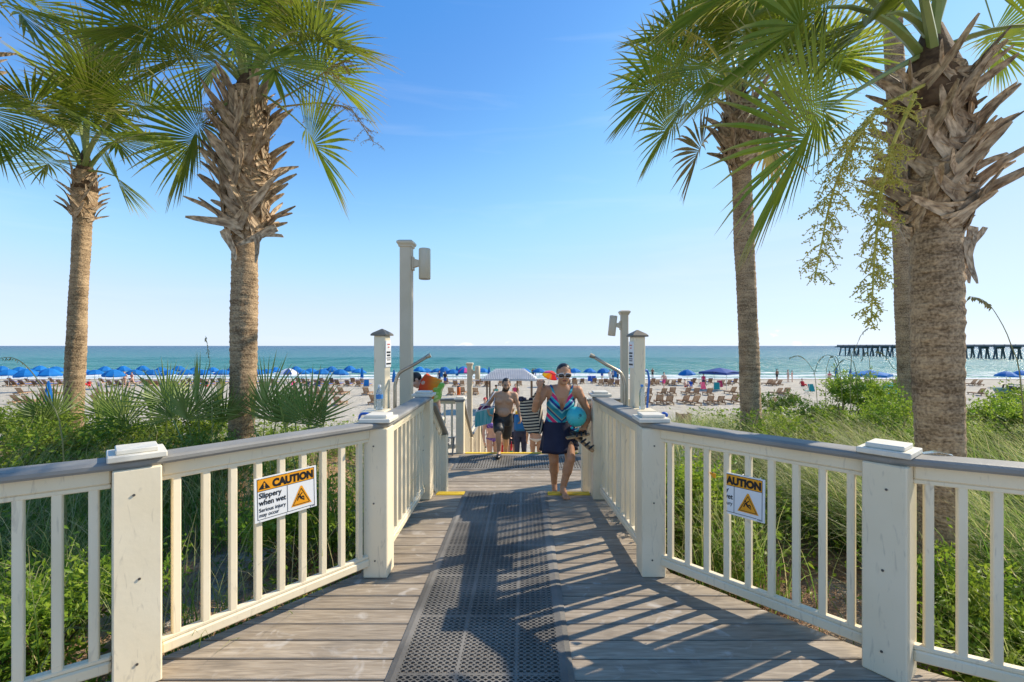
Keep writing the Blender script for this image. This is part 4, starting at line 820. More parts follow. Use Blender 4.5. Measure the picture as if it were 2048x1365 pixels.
# sea oats: single tall stems with drooping seed heads
def oat(label, pts, Y, heads=26, w=.006, seed=0):
    rnd = random.Random(seed); P = [D(px, py, Y + dy) for px, py, dy in pts]; b = P[0].copy(); b.z = gz(b.x, b.y) - .02; P[0] = b if abs(pts[0][2]) < 9 else P[0]
    t = thing('sea_oats', label, 'sea oats', b, group='sea oats on the dune'); Q = []
    for i in range(len(P) - 1):
        for f in (0, .25, .5, .75): 
            a = P[max(i - 1, 0)]; c_ = P[i]; d = P[i + 1]; e_ = P[min(i + 2, len(P) - 1)]
            Q.append(.5 * ((2 * c_) + (d - a) * f + (2 * a - 5 * c_ + 4 * d - e_) * f * f + (3 * c_ - a - 3 * d + e_) * f ** 3))
    Q.append(P[-1]); n = len(Q)
    obj('stalk', MB().tube(Q, [w * (1 - .75 * i / n) for i in range(n)], 5), m_oat, t); mb = MB()
    for k in range(heads):
        f = .66 + .34 * k / heads; q = f * (n - 1); i = min(int(q), n - 2); p = Q[i].lerp(Q[i + 1], q - i); d = Vector((rnd.uniform(-1, 1), rnd.uniform(-1, 1), -rnd.uniform(.8, 2))).normalized(); l_ = rnd.uniform(.02, .045); s_ = d.cross(Vector((rnd.random(), rnd.random(), .3))).normalized() * .006
        mb.add([p, p + d * l_ * .5 + s_, p + d * l_, p + d * l_ * .5 - s_, p + d * l_ * .5 + s_.cross(d) * .8], [(0, 1, 4), (1, 2, 4), (2, 3, 4), (3, 0, 4), (0, 3, 2, 1)])
    obj('seed_head', mb, m_oat, t); return t
oat('single sea oat arching across the slender left palm', [(135, 950, 0), (125, 880, 0), (92, 790, 0), (55, 735, 0), (20, 715, 0), (-15, 722, 0)], 3.6, 14, .006, 1)
oat('straight sea oat standing above the left palmettos', [(425, 900, 0), (424, 830, 0), (421, 750, 0), (416, 700, 0), (411, 672, 0)], 4.6, 22, .004, 2)
oat('sea oat arching down beside the large right palm trunk', [(2075, 900, 0), (2045, 800, 0), (2022, 690, 0), (1990, 625, 0), (1965, 600, 0), (1938, 593, 0)], 3.0, 40, .004, 3)
for k, (bx, pts, Y, lb) in enumerate((
    (1640, [(1632, 770), (1622, 735), (1600, 712), (1578, 716)], 8.0, 'sea oat bending left in the tuft beside the slim palm'), (1690, [(1680, 740), (1662, 712), (1640, 718), (1628, 750)], 8.0, 'sea oat with a hooked tip in the tuft beside the slim palm'),
    (1700, [(1702, 730), (1710, 700), (1724, 668), (1738, 655)], 7.4, 'tallest sea oat of the tuft, its tip against the sky'), (1720, [(1712, 750), (1700, 720), (1680, 724), (1668, 745)], 8.2, 'sea oat drooping over the blue canopy tent'),
    (1820, [(1800, 765), (1785, 735), (1768, 710), (1752, 703)], 7.0, 'straight slanting sea oat beside the cyan tent'), (1650, [(1652, 760), (1655, 730), (1664, 712), (1676, 735)], 8.6, 'sea oat bending right in the tuft beside the slim palm'),
    (1745, [(1740, 745), (1738, 715), (1732, 705), (1722, 722)], 8.4, 'short sea oat right of the pier end'))):
    oat(lb, [(bx, 850, 0)] + [(a, b, 0) for a, b in pts], Y, 22, .006, 10 + k)
# ================================================================== LAMPS, SHOWERS, SIGNS, SMALL THINGS
m_beige = mat('beige_paint', (.60, .50, .34), (.67, .57, .41), scale=2.5, rough=.5, bump=.05, bscale=30)
m_roofcap = mat('dark_post_cap', (.16, .14, .11), (.24, .21, .16), scale=8, rough=.6)
m_dark = mat('dark_lens', (.02, .02, .02), rough=.3)
m_steel = mat('dull_brass_pipe', (.36, .30, .22), (.46, .40, .30), scale=12, rough=.35, metal=.75)
m_white = mat('white_plastic', (.78, .78, .76), rough=.4)
m_black = mat('black_print', (.012, .012, .014), rough=.5)
m_orange = mat('sign_orange', (.85, .36, .012), (.80, .33, .015), scale=9, rough=.4)
m_red = mat('red_print', (.55, .05, .04), rough=.5)
m_grey = mat('grey_print', (.12, .12, .13), rough=.6)
def lamp_post(label, x, y, z0, ztop, w, side, tilt=0.0):
    t = thing('lamp_post', label, 'lamp post', (x, y, z0), group='cream lamp posts')
    obj('pole', MB().box((x, y, (z0 + ztop) / 2), (w, w, ztop - z0), 0, .012), m_beige, t)
    c = MB(); n = [(w / 2 + .004, -.055), (w / 2 + .012, -.05), (w / 2 + .012, -.035), (w / 2 + .03, -.01), (w / 2 + .03, .012), (w / 2 + .005, .03)]
    vs_ = []
    for r_, z in n: vs_ += [(x + a * r_, y + b * r_, ztop + z) for a, b in ((-1, -1), (1, -1), (1, 1), (-1, 1))]
    c.add(vs_, [(i * 4 + k, i * 4 + (k + 1) % 4, i * 4 + 4 + (k + 1) % 4, i * 4 + 4 + k) for i in range(len(n) - 1) for k in range(4)] + [(3, 2, 1, 0), tuple(len(vs_) - 4 + k for k in range(4))]); obj('post_top', c, m_beige, t)
    zl = ztop - .30; hx = x + side * (w / 2 + .155)
    br = MB().box((x + side * (w / 2 + .011), y, zl + .05), (.022, .09, .17), 0, .004)
    a = x + side * (w / 2 + .02); b = hx - side * .05
    br.add([(a, y - .035, zl + .0), (a, y + .035, zl + .0), (a, y + .035, zl + .11), (a, y - .035, zl + .11), (b, y - .03, zl + .025), (b, y + .03, zl + .025), (b, y + .03, zl + .085), (b, y - .03, zl + .085)],
           [(0, 1, 2, 3), (7, 6, 5, 4), (0, 4, 5, 1), (1, 5, 6, 2), (2, 6, 7, 3), (3, 7, 4, 0)]); obj('bracket', br, m_beige, t)
    Rm = Matrix.Rotation(tilt, 3, 'Y'); r_ = .072; h = .19
    s = obj('lamp_housing', MB().lathe([(r_ - .012, -h - .0), (r_ - .004, -h), (r_, -h + .006), (r_, h - .008), (r_ - .006, h)], 24, (hx, y, zl + .045), M_=Rm), m_beige, t, smooth=False)
    for p_ in s.data.polygons: p_.use_smooth = len(p_.vertices) == 4
    obj('lens', MB().lathe([(r_ - .014, -h - .003), (r_ - .014, -h + .012)], 20, (hx, y, zl + .045), M_=Rm), m_dark, s)
p = D(808, 483, 5.54); lamp_post('tall cream lamp post nearest the camera, left of the steps', p.x, 5.66, -.46, p.z, .14, 1)
p = D(1251, 624, 8.5); lamp_post('cream lamp post right of the steps with its lamp tilted left', p.x, 8.6, -.46, p.z, .135, -1, R(6))
p = D(939, 728, 12.9); lamp_post('farthest cream lamp post beside the metal roofed gazebo', p.x, 12.95, gz(p.x, 12.9) - .1, p.z, .14, 1)
def shower_post(label, x, y, z0, ztop, rot, side, signrot):
    t = thing('shower_post', label, 'shower post', (x, y, z0), group='outdoor shower posts'); w = .105
    obj('post', MB().box((x, y, (z0 + ztop) / 2), (w, w, ztop - z0), rot, .006), m_cream, t)
    q = math.sqrt(.5); n = [(w * q + .028, 0), (w * q + .028, .014), (w * q + .008, .028), (.006, .062)]; vs_ = []
    for r_, z in n: vs_ += [(x + r_ * math.cos(rot + PI / 4 + k * PI / 2), y + r_ * math.sin(rot + PI / 4 + k * PI / 2), ztop + z) for k in range(4)]
    obj('post_top', MB().add(vs_, [(i * 4 + k, i * 4 + (k + 1) % 4, i * 4 + 4 + (k + 1) % 4, i * 4 + 4 + k) for i in range(3) for k in range(4)] + [(3, 2, 1, 0), (12, 13, 14, 15)]), m_roofcap, t)
    # bent shower pipe on the walkway side
    px_, py_ = x + side * .105, y + .03; zz = 1.36
    pts = [(px_, py_, z0 + .1), (px_, py_, 1.0), (px_, py_, 1.25)] + [(px_ + side * (.08 - .08 * math.cos(a)), py_ + .02, 1.25 + .13 * math.sin(a)) for a in (.5, .9, 1.25)] + [(px_ + side * .16, py_ + .03, 1.43), (px_ + side * .27, py_ + .05, 1.50)]
    pi = obj('shower_pipe', MB().tube(pts, .015, 10), m_steel, t, smooth=True)
    obj('shower_head', MB().tube([Vector(pts[-1]), Vector(pts[-1]) + Vector((side * .035, .003, .016))], [.018, .021], 12), m_steel, pi)
    obj('push_valve', MB().tube([(px_, py_ - .01, .98), (px_, py_ - .075, .98)], [.017, .012], 10).tube([(px_, py_ - .06, .95), (px_, py_ - .06, 1.01)], .008, 8), m_steel, pi)
    obj('soap_shelf', MB().box((x, y - .165, 1.045), (.2, .19, .022), 0, .004), m_cream, t)
    # small rule sign, printed too small to read
    Rm = Matrix.Rotation(signrot, 3, 'Z'); c = Vector((x, y, ztop - .16)) + Rm @ Vector((0, -w / 2 - .005, 0))
    s = obj('rule_sign', MB().box(c, (.100, .006, .235), signrot, .0015), m_white, t)
    for z, wd, m_ in ((.085, .05, m_red), (.06, .028, m_red), (.015, .07, m_black), (-.012, .06, m_black), (-.035, .075, m_grey), (-.052, .066, m_grey), (-.085, .085, m_black)):
        obj('print_line', MB().box(c + Rm @ Vector((0, -.0042, z)), (wd, .001, .009 if m_ is not m_black else .015), signrot), m_, s)
shower_post('left shower post with a pyramid top and a bent pipe', -1.262, 4.02, -.46, D(0, 672, 4.0).z, R(-10), 1, R(80))
shower_post('right shower post with a flat dark top and a bent pipe', 1.0, 4.05, -.46, D(0, 674, 4.0).z, R(10), -1, R(-80))

# --- caution signs
def text_mesh(s, size, bold=0.0, sx=1.0):
    cu = bpy.data.curves.new('lettering', 'FONT'); cu.body = s; cu.size = size; cu.offset = bold; cu.align_x = 'LEFT'; cu.extrude = 0; cu.resolution_u = 3
    o = bpy.data.objects.new('lettering', cu); C.objects.link(o); dg = bpy.context.evaluated_depsgraph_get(); me = bpy.data.meshes.new_from_object(o.evaluated_get(dg))
    bpy.data.objects.remove(o); mb = MB(); mb.v = [(v.co.x * sx, v.co.y, 0) for v in me.vertices]; mb.f = [tuple(p.vertices) for p in me.polygons]; mb.m = [0] * len(mb.f); bpy.data.meshes.remove(me); return mb
SW, SH = .352, .252
def caution_sign(label, org, rz, tilt, clip=None, frag=False):
    """org: lower left corner; sign plane local x right, z up, y towards the fence"""
    t = thing('caution_sign', label, 'sign', org, rz); Rt = Matrix.Rotation(tilt, 3, 'Y'); x0 = clip or 0.0
    def plane(mb, lift): 
        o_ = MB(); o_.v = [tuple(Rt @ Vector((x, -lift, z))) for x, z, *_ in mb]; return o_
    def poly(pts, lift, m_, name, parent):
        mb = MB(); mb.v = [tuple(Rt @ Vector((x, -lift, z))) for x, z in pts]; mb.f = [tuple(range(len(pts)))]; mb.m = [0]; return obj(name, mb, m_, parent, local=True)
    def rect(a, b, c, d, lift, m_, name, parent): a = max(a, x0); return poly([(a, b), (c, b), (c, d), (a, d)], lift, m_, name, parent) if c > a else None
    def txt(s, x, z, size, bold, width, parent, m_=m_black):
        mb = text_mesh(s, size, bold); mx = max(v[0] for v in mb.v); k = width / mx; bm = bmesh.new()
        vs_ = [bm.verts.new((x + v[0] * k, 0, z + v[1])) for v in mb.v]
        for f in mb.f:
            try: bm.faces.new([vs_[i] for i in f])
            except ValueError: pass
        if clip: bmesh.ops.bisect_plane(bm, geom=bm.verts[:] + bm.edges[:] + bm.faces[:], plane_co=(x0 + .002, 0, 0), plane_no=(-1, 0, 0), clear_outer=True)
        bm.verts.ensure_lookup_table(); bm.verts.index_update(); o_ = MB(); o_.v = [tuple(Rt @ Vector((v.co.x, -.0072, v.co.z))) for v in bm.verts]; o_.f = [tuple(v.index for v in f.verts) for f in bm.faces]; o_.m = [0] * len(o_.f); bm.free()
        if o_.f: obj('lettering', o_, m_, parent, local=True)
    # board (broken edge runs slightly crooked)
    if clip: edge = [(x0 + .004, 0), (SW, 0), (SW, SH), (x0 - .001, SH), (x0 + .002, SH * .72), (x0 - .001, SH * .55), (x0 + .005, SH * .3)]
    else: edge = [(0, 0), (SW, 0), (SW, SH), (0, SH)]
    mb = MB(); n = len(edge); mb.v = [tuple(Rt @ Vector((x, y_, z))) for y_ in (-.006, 0) for x, z in edge]; mb.f = [tuple(range(n)), tuple(range(2 * n - 1, n - 1, -1))] + [(i, n + i, n + (i + 1) % n, (i + 1) % n) for i in range(n)]; mb.m = [0] * len(mb.f)
    bd = obj('board', mb, m_white, t, local=True)
    b = .013; hz = SH * .70; mid = SW * .50
    rect(b, hz, SW - b, SH - b * .8, .0064, m_orange, 'orange_band', bd)
    for a_, b_, c_, d_ in ((b, SH - b * .8, SW - b, SH - b * .8 + .003), (b, hz - .003, SW - b, hz), (b, b, SW - .03 if not clip else SW - .045, b + .003), (SW - b - .003, b, SW - b, SH - b * .8), (mid, b, mid + .003, hz)): rect(a_, b_, c_, d_, .0068, m_black, 'frame_line', bd)
    if not clip:
        rect(b, b, b + .003, SH - b * .8, .0068, m_black, 'frame_line', bd)
        cx, cz = .052, hz + .008; w_ = .064; h_ = .046
        poly([(cx - w_ / 2, cz), (cx + w_ / 2, cz), (cx, cz + h_)], .0070, m_black, 'alert_triangle', bd)
        poly([(cx - .003, cz + .013), (cx + .003, cz + .013), (cx + .0045, cz + .034), (cx - .0045, cz + .034)], .0076, m_orange, 'exclamation_bar', bd); poly([(cx + .0042 * math.cos(q * PI / 4), cz + .0075 + .0042 * math.sin(q * PI / 4)) for q in range(8)], .0076, m_orange, 'exclamation_dot', bd)
    txt('CAUTION', .096, hz + .010, .060, .0040, .236, bd)
    txt('Slippery', .022, hz - .042, .044, .0011, .124, bd); txt('when wet', .022, hz - .083, .044, .0011, .148, bd); txt('Serious injury', .022, hz - .120, .031, .0005, .146, bd); txt('may occur', .022, hz - .148, .031, .0005, .108, bd)
    cx, cz = SW * .735, .038; w_ = .122; h_ = .112
    poly([(cx - w_ / 2, cz - .004), (cx + w_ / 2, cz - .004), (cx + .005, cz + h_), (cx - .005, cz + h_)], .0070, m_orange, 'warning_triangle', bd)
    def tri_line(p, q, wd):
        p, q = Vector(p), Vector(q); d = (q - p).normalized(); nn_ = Vector((-d.y, d.x)) * wd / 2; poly([tuple(p + nn_), tuple(p - nn_), tuple(q - nn_), tuple(q + nn_)], .0080, m_black, 'pictogram_line', bd)
    A, B_, C_ = (cx - w_ * .40, cz + .004), (cx + w_ * .40, cz + .004), (cx, cz + h_ * .86)
    for a_, b_ in ((A, B_), (B_, C_), (C_, A)): tri_line(a_, b_, .0032)
    fx, fz = cx - .004, cz + .034
    poly([(fx - .012 + .0055 * math.cos(q * PI / 4), fz + .030 + .0055 * math.sin(q * PI / 4)) for q in range(8)], .0080, m_black, 'pictogram_head', bd)
    for a_, b_, wd in (((-.009, .022), (.004, .002), .011), ((-.006, .020), (.010, .036), .006), ((-.010, .020), (-.020, -.006), .006), ((.003, .004), (.014, .014), .007), ((.014, .014), (.020, .000), .006), ((.002, .002), (.022, -.010), .007)): tri_line((fx + a_[0], fz + a_[1]), (fx + b_[0], fz + b_[1]), wd)
    for k in range(5): rect(SW - .040 + k * .006, .006, SW - .0365 + k * .006, .016, .0074, m_grey, 'maker_mark', bd)
    for a_ in ((.08, .5, .9) if not clip else (.62, .9)):
        for z in (.008, SH - .006): obj('cable_tie', MB().tube([tuple(Rt @ Vector((SW * a_, -.0095, z))), tuple(Rt @ Vector((SW * a_, .03, z + .004)))], .003, 6), m_white, t, local=True)
    return t
# left sign lies on the room side of the left flare balusters; pixel corners give its place along the rail
def along(line, i, f, off): 
    a, b = Vector(line[i]), Vector(line[i + 1]); d = (b - a).normalized(); n_ = Vector((-d.y, d.x)); q = a.lerp(b, f) + n_ * off; return q, math.atan2(d.y, d.x)
def rail_hit(line, i, px, off):
    a, rz = along(line, i, 0, off); b, _ = along(line, i, 1, off); k = (px - CX) / F; d = b - a; f = (k * a.y - a.x) / (d.x - k * d.y); return a + d * f, rz
q, rz = rail_hit(LC, 1, 509.5, -.027); zc = D(0, 1048, q.y).z
caution_sign('whole orange and white caution sign tied to the left railing', (q.x, q.y, zc), rz, R(-1.2))
qr, rz2 = rail_hit(RC, 1, 1530, .027); q0, _ = along(RC, 1, 0, .027); dl = (Vector(RC[1]) - Vector(RC[2])).normalized(); q = qr - dl * SW; zc = D(0, 1046, qr.y).z
caution_sign('broken caution sign with its left end missing, on the right railing', (q.x, q.y, zc), math.atan2(dl.y, dl.x), R(.5), clip=.131)
tq, _ = rail_hit(RC, 1, 1425, .022); zf = D(0, 950, tq.y).z
t = thing('sign_fragment', 'torn orange scrap of the broken sign left on a right-hand baluster', 'sign', (tq.x, tq.y, zf), math.atan2(dl.y, dl.x))
obj('scrap', MB().add([(-.018, -.004, .014), (.022, -.004, .012), (.020, -.004, -.018), (.004, -.004, -.016), (-.014, -.004, .004), (-.018, 0, .014), (.022, 0, .012), (.020, 0, -.018), (.004, 0, -.016), (-.014, 0, .004)], [(0, 4, 3, 2, 1), (5, 6, 7, 8, 9)] + [(i, (i + 1) % 5, 5 + (i + 1) % 5, 5 + i) for i in range(5)]), m_orange, t, local=True)
obj('cable_tie', MB().tube([(0, -.006, .012), (0, .012, .014)], .003, 6), m_black, t, local=True)

# --- bottles on the rails
m_clear = mat('clear_plastic', (.72, .80, .84), rough=.08, spec=.6); nodes_of(m_clear)[2].inputs['Transmission Weight'].default_value = .8
m_blue = mat('bottle_blue', (.05, .22, .55), rough=.4)
def bottle(label, x, y, z, s=1.0, capm=None, lab=True):
    t = thing('water_bottle', label, 'bottle', (x, y, z))
    obj('bottle_body', MB().lathe([(.026 * s, .001), (.030 * s, .006), (.029 * s, .03), (.031 * s, .05), (.029 * s, .07), (.031 * s, .10), (.031 * s, .135), (.022 * s, .165), (.012 * s, .182), (.012 * s, .195)], 14, (x, y, z)), m_clear, t, smooth=True)
    obj('bottle_cap', MB().lathe([(.015 * s, .192), (.015 * s, .208), (.013 * s, .211)], 12, (x, y, z)), capm or m_white, t)
    if lab: obj('paper_label', MB().lathe([(.0318 * s, .095), (.0318 * s, .13)], 14, (x, y, z)), m_blue, t)
p = D(759, 822, 3.86); bottle('clear water bottle with a white cap by the left shower post', p.x, 3.86, 1.057, .95)
p = D(1284, 822, 3.9); bottle('clear water bottle with a blue cap by the right shower post', p.x, 3.9, 1.057, .85, m_blue, False)
m_orange2 = mat('orange_steel', (.75, .14, .02), rough=.35)
p = D(917, 790, 8.72); t = thing('drink_flask', 'orange insulated flask standing on the landing post', 'flask', (p.x, 8.73, .657)); zt = .657
obj('flask_body', MB().lathe([(.030, 0), (.034, .004), (.034, .14), (.028, .15)], 16, (p.x, 8.73, zt)), m_orange2, t, smooth=True); obj('flask_lid', MB().lathe([(.027, .15), (.027, .172), (.02, .178)], 14, (p.x, 8.73, zt)), m_grey, t)
# torn label strip lying on the right cap
p = G(1873, 909, 1.0715); t = thing('ribbon', 'clear plastic wrapper lying on the right railing cap', 'wrapper', p, R(-20)); obj('film', MB().add([(-.06, -.02, .001), (0, -.025, .012), (.06, -.015, .001), (.065, .018, .002), (0, .02, .014), (-.055, .022, .001)], [(0, 1, 4, 5), (1, 2, 3, 4)]), m_clear, t, local=True)
# blue hose loops beside the showers
m_hose = mat('blue_hose', (.02, .12, .50), rough=.35)
def hose(label, pts): 
    P = [Vector(q_) for q_ in pts]; t = thing('blue_hose', label, 'hose', P[0]); Q = []
    for i in range(len(P) - 1):
        for f in (0, .2, .4, .6, .8):
            a = P[max(i - 1, 0)]; c_ = P[i]; d = P[i + 1]; e_ = P[min(i + 2, len(P) - 1)]; Q.append(.5 * ((2 * c_) + (d - a) * f + (2 * a - 5 * c_ + 4 * d - e_) * f * f + (3 * c_ - a - 3 * d + e_) * f ** 3))
    Q.append(P[-1]); obj('tube', MB().tube(Q, .010, 8), m_hose, t, smooth=True)
hose('blue hose arching beside the right shower post', [D(1292, 850, 4.15), D(1296, 790, 4.15), D(1298, 760, 4.14), D(1294, 742, 4.12), D(1287, 744, 4.10)])
hose('blue strap curled behind the right corner post cap', [D(1318, 838, 3.5), D(1326, 827, 3.5), D(1334, 830, 3.5), D(1330, 838, 3.5), D(1338, 846, 3.48), D(1345, 853, 3.46)])
hose('blue strap behind the left corner post cap', [D(718, 840, 3.6), D(722, 829, 3.6), D(738, 829, 3.6), D(742, 838, 3.6)])
# ================================================================== BEACH FURNITURE AND PIER
def beach_at(px, Y): x = (px - CX) / F * Y; return Vector((x, Y, gz(x, Y)))
m_canvas = mat('blue_canvas', (.004, .145, .45), (.008, .20, .55), scale=1.2, rough=.75, rnd=.12, trans=.25)
m_canvas_d = mat('navy_canvas', (.015, .05, .20), (.02, .07, .28), scale=2, rough=.7)
m_pole = mat('pale_pole', (.55, .52, .47), rough=.4)
m_lwood = mat('lounger_wood', (.26, .15, .08), (.44, .28, .16), scale=6, rough=.75, rnd=.18)
m_pad = mat('blue_pad', (.012, .085, .36), (.02, .12, .46), scale=3, rough=.8, rnd=.1)
m_whitec = mat('white_canvas', (.78, .78, .80), rough=.8, trans=.2)
def canopy(mb_list, r, z0, h, n=8, seg=3, sag=.06):
    """panelled dome; returns list of (verts, faces) per panel"""
    out = []
    for k in range(n):
        a0, a1 = 2 * PI * k / n, 2 * PI * (k + 1) / n; vs_ = []; fs = []
        for i in range(5):
            f = i / 4; rr = r * f; zz = z0 + h * (1 - f ** 1.7)
            for j in range(seg + 1):
                g = j / seg; a = a0 + (a1 - a0) * g; k_ = 1 - (1 - math.cos(PI / n)) * math.sin(PI * g) ; dip = sag * r * f * math.sin(PI * g) * .5
                vs_.append((rr * math.cos(a) * k_, rr * math.sin(a) * k_, zz - dip * .25))
        for j in range(seg + 1):      # valance
            g = j / seg; a = a0 + (a1 - a0) * g; k_ = 1 - (1 - math.cos(PI / n)) * math.sin(PI * g); vs_.append((r * math.cos(a) * k_, r * math.sin(a) * k_, z0 - .13 - .03 * math.sin(PI * g)))
        w = seg + 1; fs = [(i * w + j, (i + 1) * w + j, (i + 1) * w + j + 1, i * w + j + 1) for i in range(5) for j in range(seg)]; out.append((vs_, fs))
    return out
def make_umbrella(cols, name='beach_umbrella', r=1.08, H_=2.0):
    t = thing(name, 'x', 'umbrella'); ps = canopy(None, r, H_ - .55, .55); c = MB()
    for k, (v, f) in enumerate(ps): c.add(v, f, k % len(cols))
    ca = obj('canopy', c, cols, t, local=True); fi = obj('finial', MB().tube([(0, 0, H_ - .02), (0, 0, H_ + .07)], [.03, .012], 8), m_pole, ca, local=True)
    po = obj('pole', MB().tube([(0, 0, -.25), (0, 0, H_)], .022, 8), m_pole, t, local=True); return t, [(ca, [fi]), (po, [])]
UM, UMt = make_umbrella([m_canvas])
def wave_txt(n): return ORD[n]
UMB = [(17, 747, 39), (58, 746, 45), (98, 745, 44), (114, 740, 34), (168, 748, 33), (190, 748, 35), (227, 747, 41), (268, 747, 38), (304, 747, 37), (342, 747, 37), (374, 747, 37), (408, 747, 37), (445, 747, 36), (515, 746, 34), (533, 746, 33),
       (603, 747, 34), (622, 751, 30), (644, 746, 36), (651, 750, 31), (680, 746, 36), (717, 746, 32), (852, 746, 30), (874, 747, 31), (906, 746, 34), (965, 748, 27), (1049, 743, 28), (1078, 745, 27), (1150, 744, 27), (1179, 745, 30), (1208, 745, 27), (1237, 745, 27),
       (1375, 747, 37), (2012, 751, 40), (2044, 751, 36)]
UMB.sort(); first = True
BACK = [2, 38, 78, 140, 208, 248, 286, 323, 358, 391, 426, 462, 500, 550, 592, 664, 700, 838, 890, 925]
for k, (px, py, w) in enumerate(UMB):
    Y = min(2.16 * F / w, 64); p = beach_at(px, Y); zr = D(px, py, Y).z; h = max(1.75, min(2.3, zr - p.z + .45))
    if px < 560: lb = 'open blue beach umbrella, %s from the left edge' % ORD[k]
    elif px < 740: lb = 'open blue beach umbrella, %s right of the thick left palm' % ORD[k - 15]
    elif px < 1000: lb = 'open blue beach umbrella, %s right of the tall lamp post' % ORD[k - 21]
    elif px < 1300: lb = 'open blue beach umbrella, %s counted rightwards from the gazebo roof' % ORD[k - 25]
    elif px < 1500: lb = 'open blue beach umbrella just left of the navy canopy tent'
    else: lb = 'open blue beach umbrella beside the water scooter, ' + ('nearer the palm' if px < 2030 else 'cut by the right edge')
    if k == 0: UM.location = p; UM.scale = (1, 1, h / 2); UM['label'] = lb; UM['group'] = 'blue beach umbrellas'
    else: o = dup(UM, UMt, p, 0, 1.0, lb, 'blue beach umbrellas'); o.scale = (.9, .9, h / 2); o.rotation_euler = (random.uniform(-.09, .09), random.uniform(-.09, .09), random.uniform(0, 6))
for k, px in enumerate(BACK):
    p = beach_at(px, 61 + random.uniform(-2, 2)); o = dup(UM, UMt, p, 0, 1.0, 'open blue umbrella in the back row at the water, %s from the left' % ORD[k], 'blue umbrellas in the back row'); o.rotation_euler = (random.uniform(-.08, .08), random.uniform(-.08, .08), random.uniform(0, 6)); o.scale = (.8, .8, random.uniform(.95, 1.08))
ST, _ = make_umbrella([m_canvas_d, m_whitec], r=1.12); ST.location = beach_at(577, 52); ST['label'] = 'navy and white striped beach umbrella right of the thick left palm'
rb = [mat('u_' + n_, c_, rough=.7, trans=.3) for n_, c_ in (('red', (.65, .03, .03)), ('orange', (.8, .25, .01)), ('yellow', (.8, .55, .03)), ('green', (.1, .45, .1)), ('blue', (.03, .15, .6)), ('pink', (.7, .08, .3)))]
RBU, _ = make_umbrella([rb[0], rb[1], rb[2], rb[2], rb[5], rb[0], rb[1], rb[4]], r=.95); p = beach_at(1094, 50); RBU.location = p; RBU.rotation_euler = (R(-12), R(28), R(30)); RBU['label'] = 'rainbow beach umbrella tilted beside the woman with sunglasses'
PKU, _ = make_umbrella([rb[5], m_canvas], r=.95); PKU.location = beach_at(930, 58); PKU['label'] = 'pink and blue beach umbrella behind the farthest lamp post'
# closed umbrellas
def make_closed():
    t = thing('closed_umbrella', 'x', 'umbrella'); c = MB(); vs_ = []; prof = [(.03, 2.15), (.09, 1.95), (.15, 1.6), (.18, 1.2), (.20, .95)]
    for r_, z in prof:
        for k in range(16): a = 2 * PI * k / 16; q = r_ * (1 if k % 2 == 0 else .68); vs_.append((q * math.cos(a), q * math.sin(a), z))
    c.add(vs_, [(i * 16 + k, (i + 1) * 16 + k, (i + 1) * 16 + (k + 1) % 16, i * 16 + (k + 1) % 16) for i in range(4) for k in range(16)] + [tuple(range(16))])
    a = obj('folded_canopy', c, m_canvas, t, local=True); b = obj('pole', MB().tube([(0, 0, -.2), (0, 0, 2.2)], .022, 8), m_pole, t, local=True); return t, [(a, []), (b, [])]
CU, CUt = make_closed()
for k, (px, Y, lb) in enumerate(((724, 52, 'closed blue umbrella left of the left shower post'), (788, 44, 'closed blue umbrella between the left shower post and the lamp post'), (883, 55, 'closed blue umbrella nearest the bending person'), (914, 58, 'closed blue umbrella behind the orange flask'),
        (978, 54, 'closed blue umbrella left of the gazebo roof'), (1231, 54, 'closed blue umbrella beside the right lamp post'), (1673, 52, 'closed blue umbrella left of the blue canopy tent'), (1701, 46, 'closed blue umbrella at the left corner of the blue canopy tent'), (1807, 48, 'closed blue umbrella between the cyan tent and the large palm'),
        (97, 26, 'large closed blue umbrella on the sand beside the slender left palm'))):
    p = beach_at(px, Y)
    if k == 0: CU.location = p; CU['label'] = lb; CU['group'] = 'closed beach umbrellas'
    else: dup(CU, CUt, p, k, 1.0, lb, 'closed beach umbrellas')
# loungers
def make_lounger(pad):
    t = thing('beach_lounger', 'x', 'lounger'); tree = []
    fr = MB().box((-.3, 0, .24), (.05, 1.9, .09)).box((.3, 0, .24), (.05, 1.9, .09)); fr.box((0, .93, .24), (.6, .05, .09)); fr.box((0, -.93, .24), (.6, .05, .09)); f = obj('frame', fr, m_lwood, t, local=True); tree.append((f, []))
    for sx_ in (-1, 1):
        for sy_ in (-1, 1): tree.append((obj('leg', MB().box((sx_ * .3, sy_ * .8, .08), (.07, .07, .24)), m_lwood, t, local=True), []))
    sl_ = MB()
    for i in range(9): sl_.box((0, -.25 + i * .14, .295), (.62, .11, .02))
    tree.append((obj('seat', sl_, m_lwood, t, local=True), []))
    bk = MB(); Rm = Matrix.Rotation(R(-52), 3, 'X')
    for i in range(6): bk.box(Rm @ Vector((0, -.06 - i * .125, 0)) + Vector((0, -.3, .30)), (.62, .095, .02), Rm)
    for sx_ in (-.26, .26): bk.box(Rm @ Vector((sx_, -.37, -.025)) + Vector((0, -.3, .30)), (.04, .74, .03), Rm)
    bk.bar((0, -.75, .24), Rm @ Vector((0, -.5, -.03)) + Vector((0, -.3, .30)), .04, .04); tree.append((obj('backrest', bk, m_lwood, t, local=True), []))
    if pad:
        pd = MB().box((0, .30, .335), (.58, 1.2, .06), None, .02); pd.box(Rm @ Vector((0, -.38, .045)) + Vector((0, -.3, .30)), (.58, .74, .06), Rm, .02); tree.append((obj('cushion', pd, m_pad, t, local=True), []))
    return t, tree
LO, LOt = make_lounger(False); LP_, LPt = make_lounger(True); used = {0: False, 1: False}
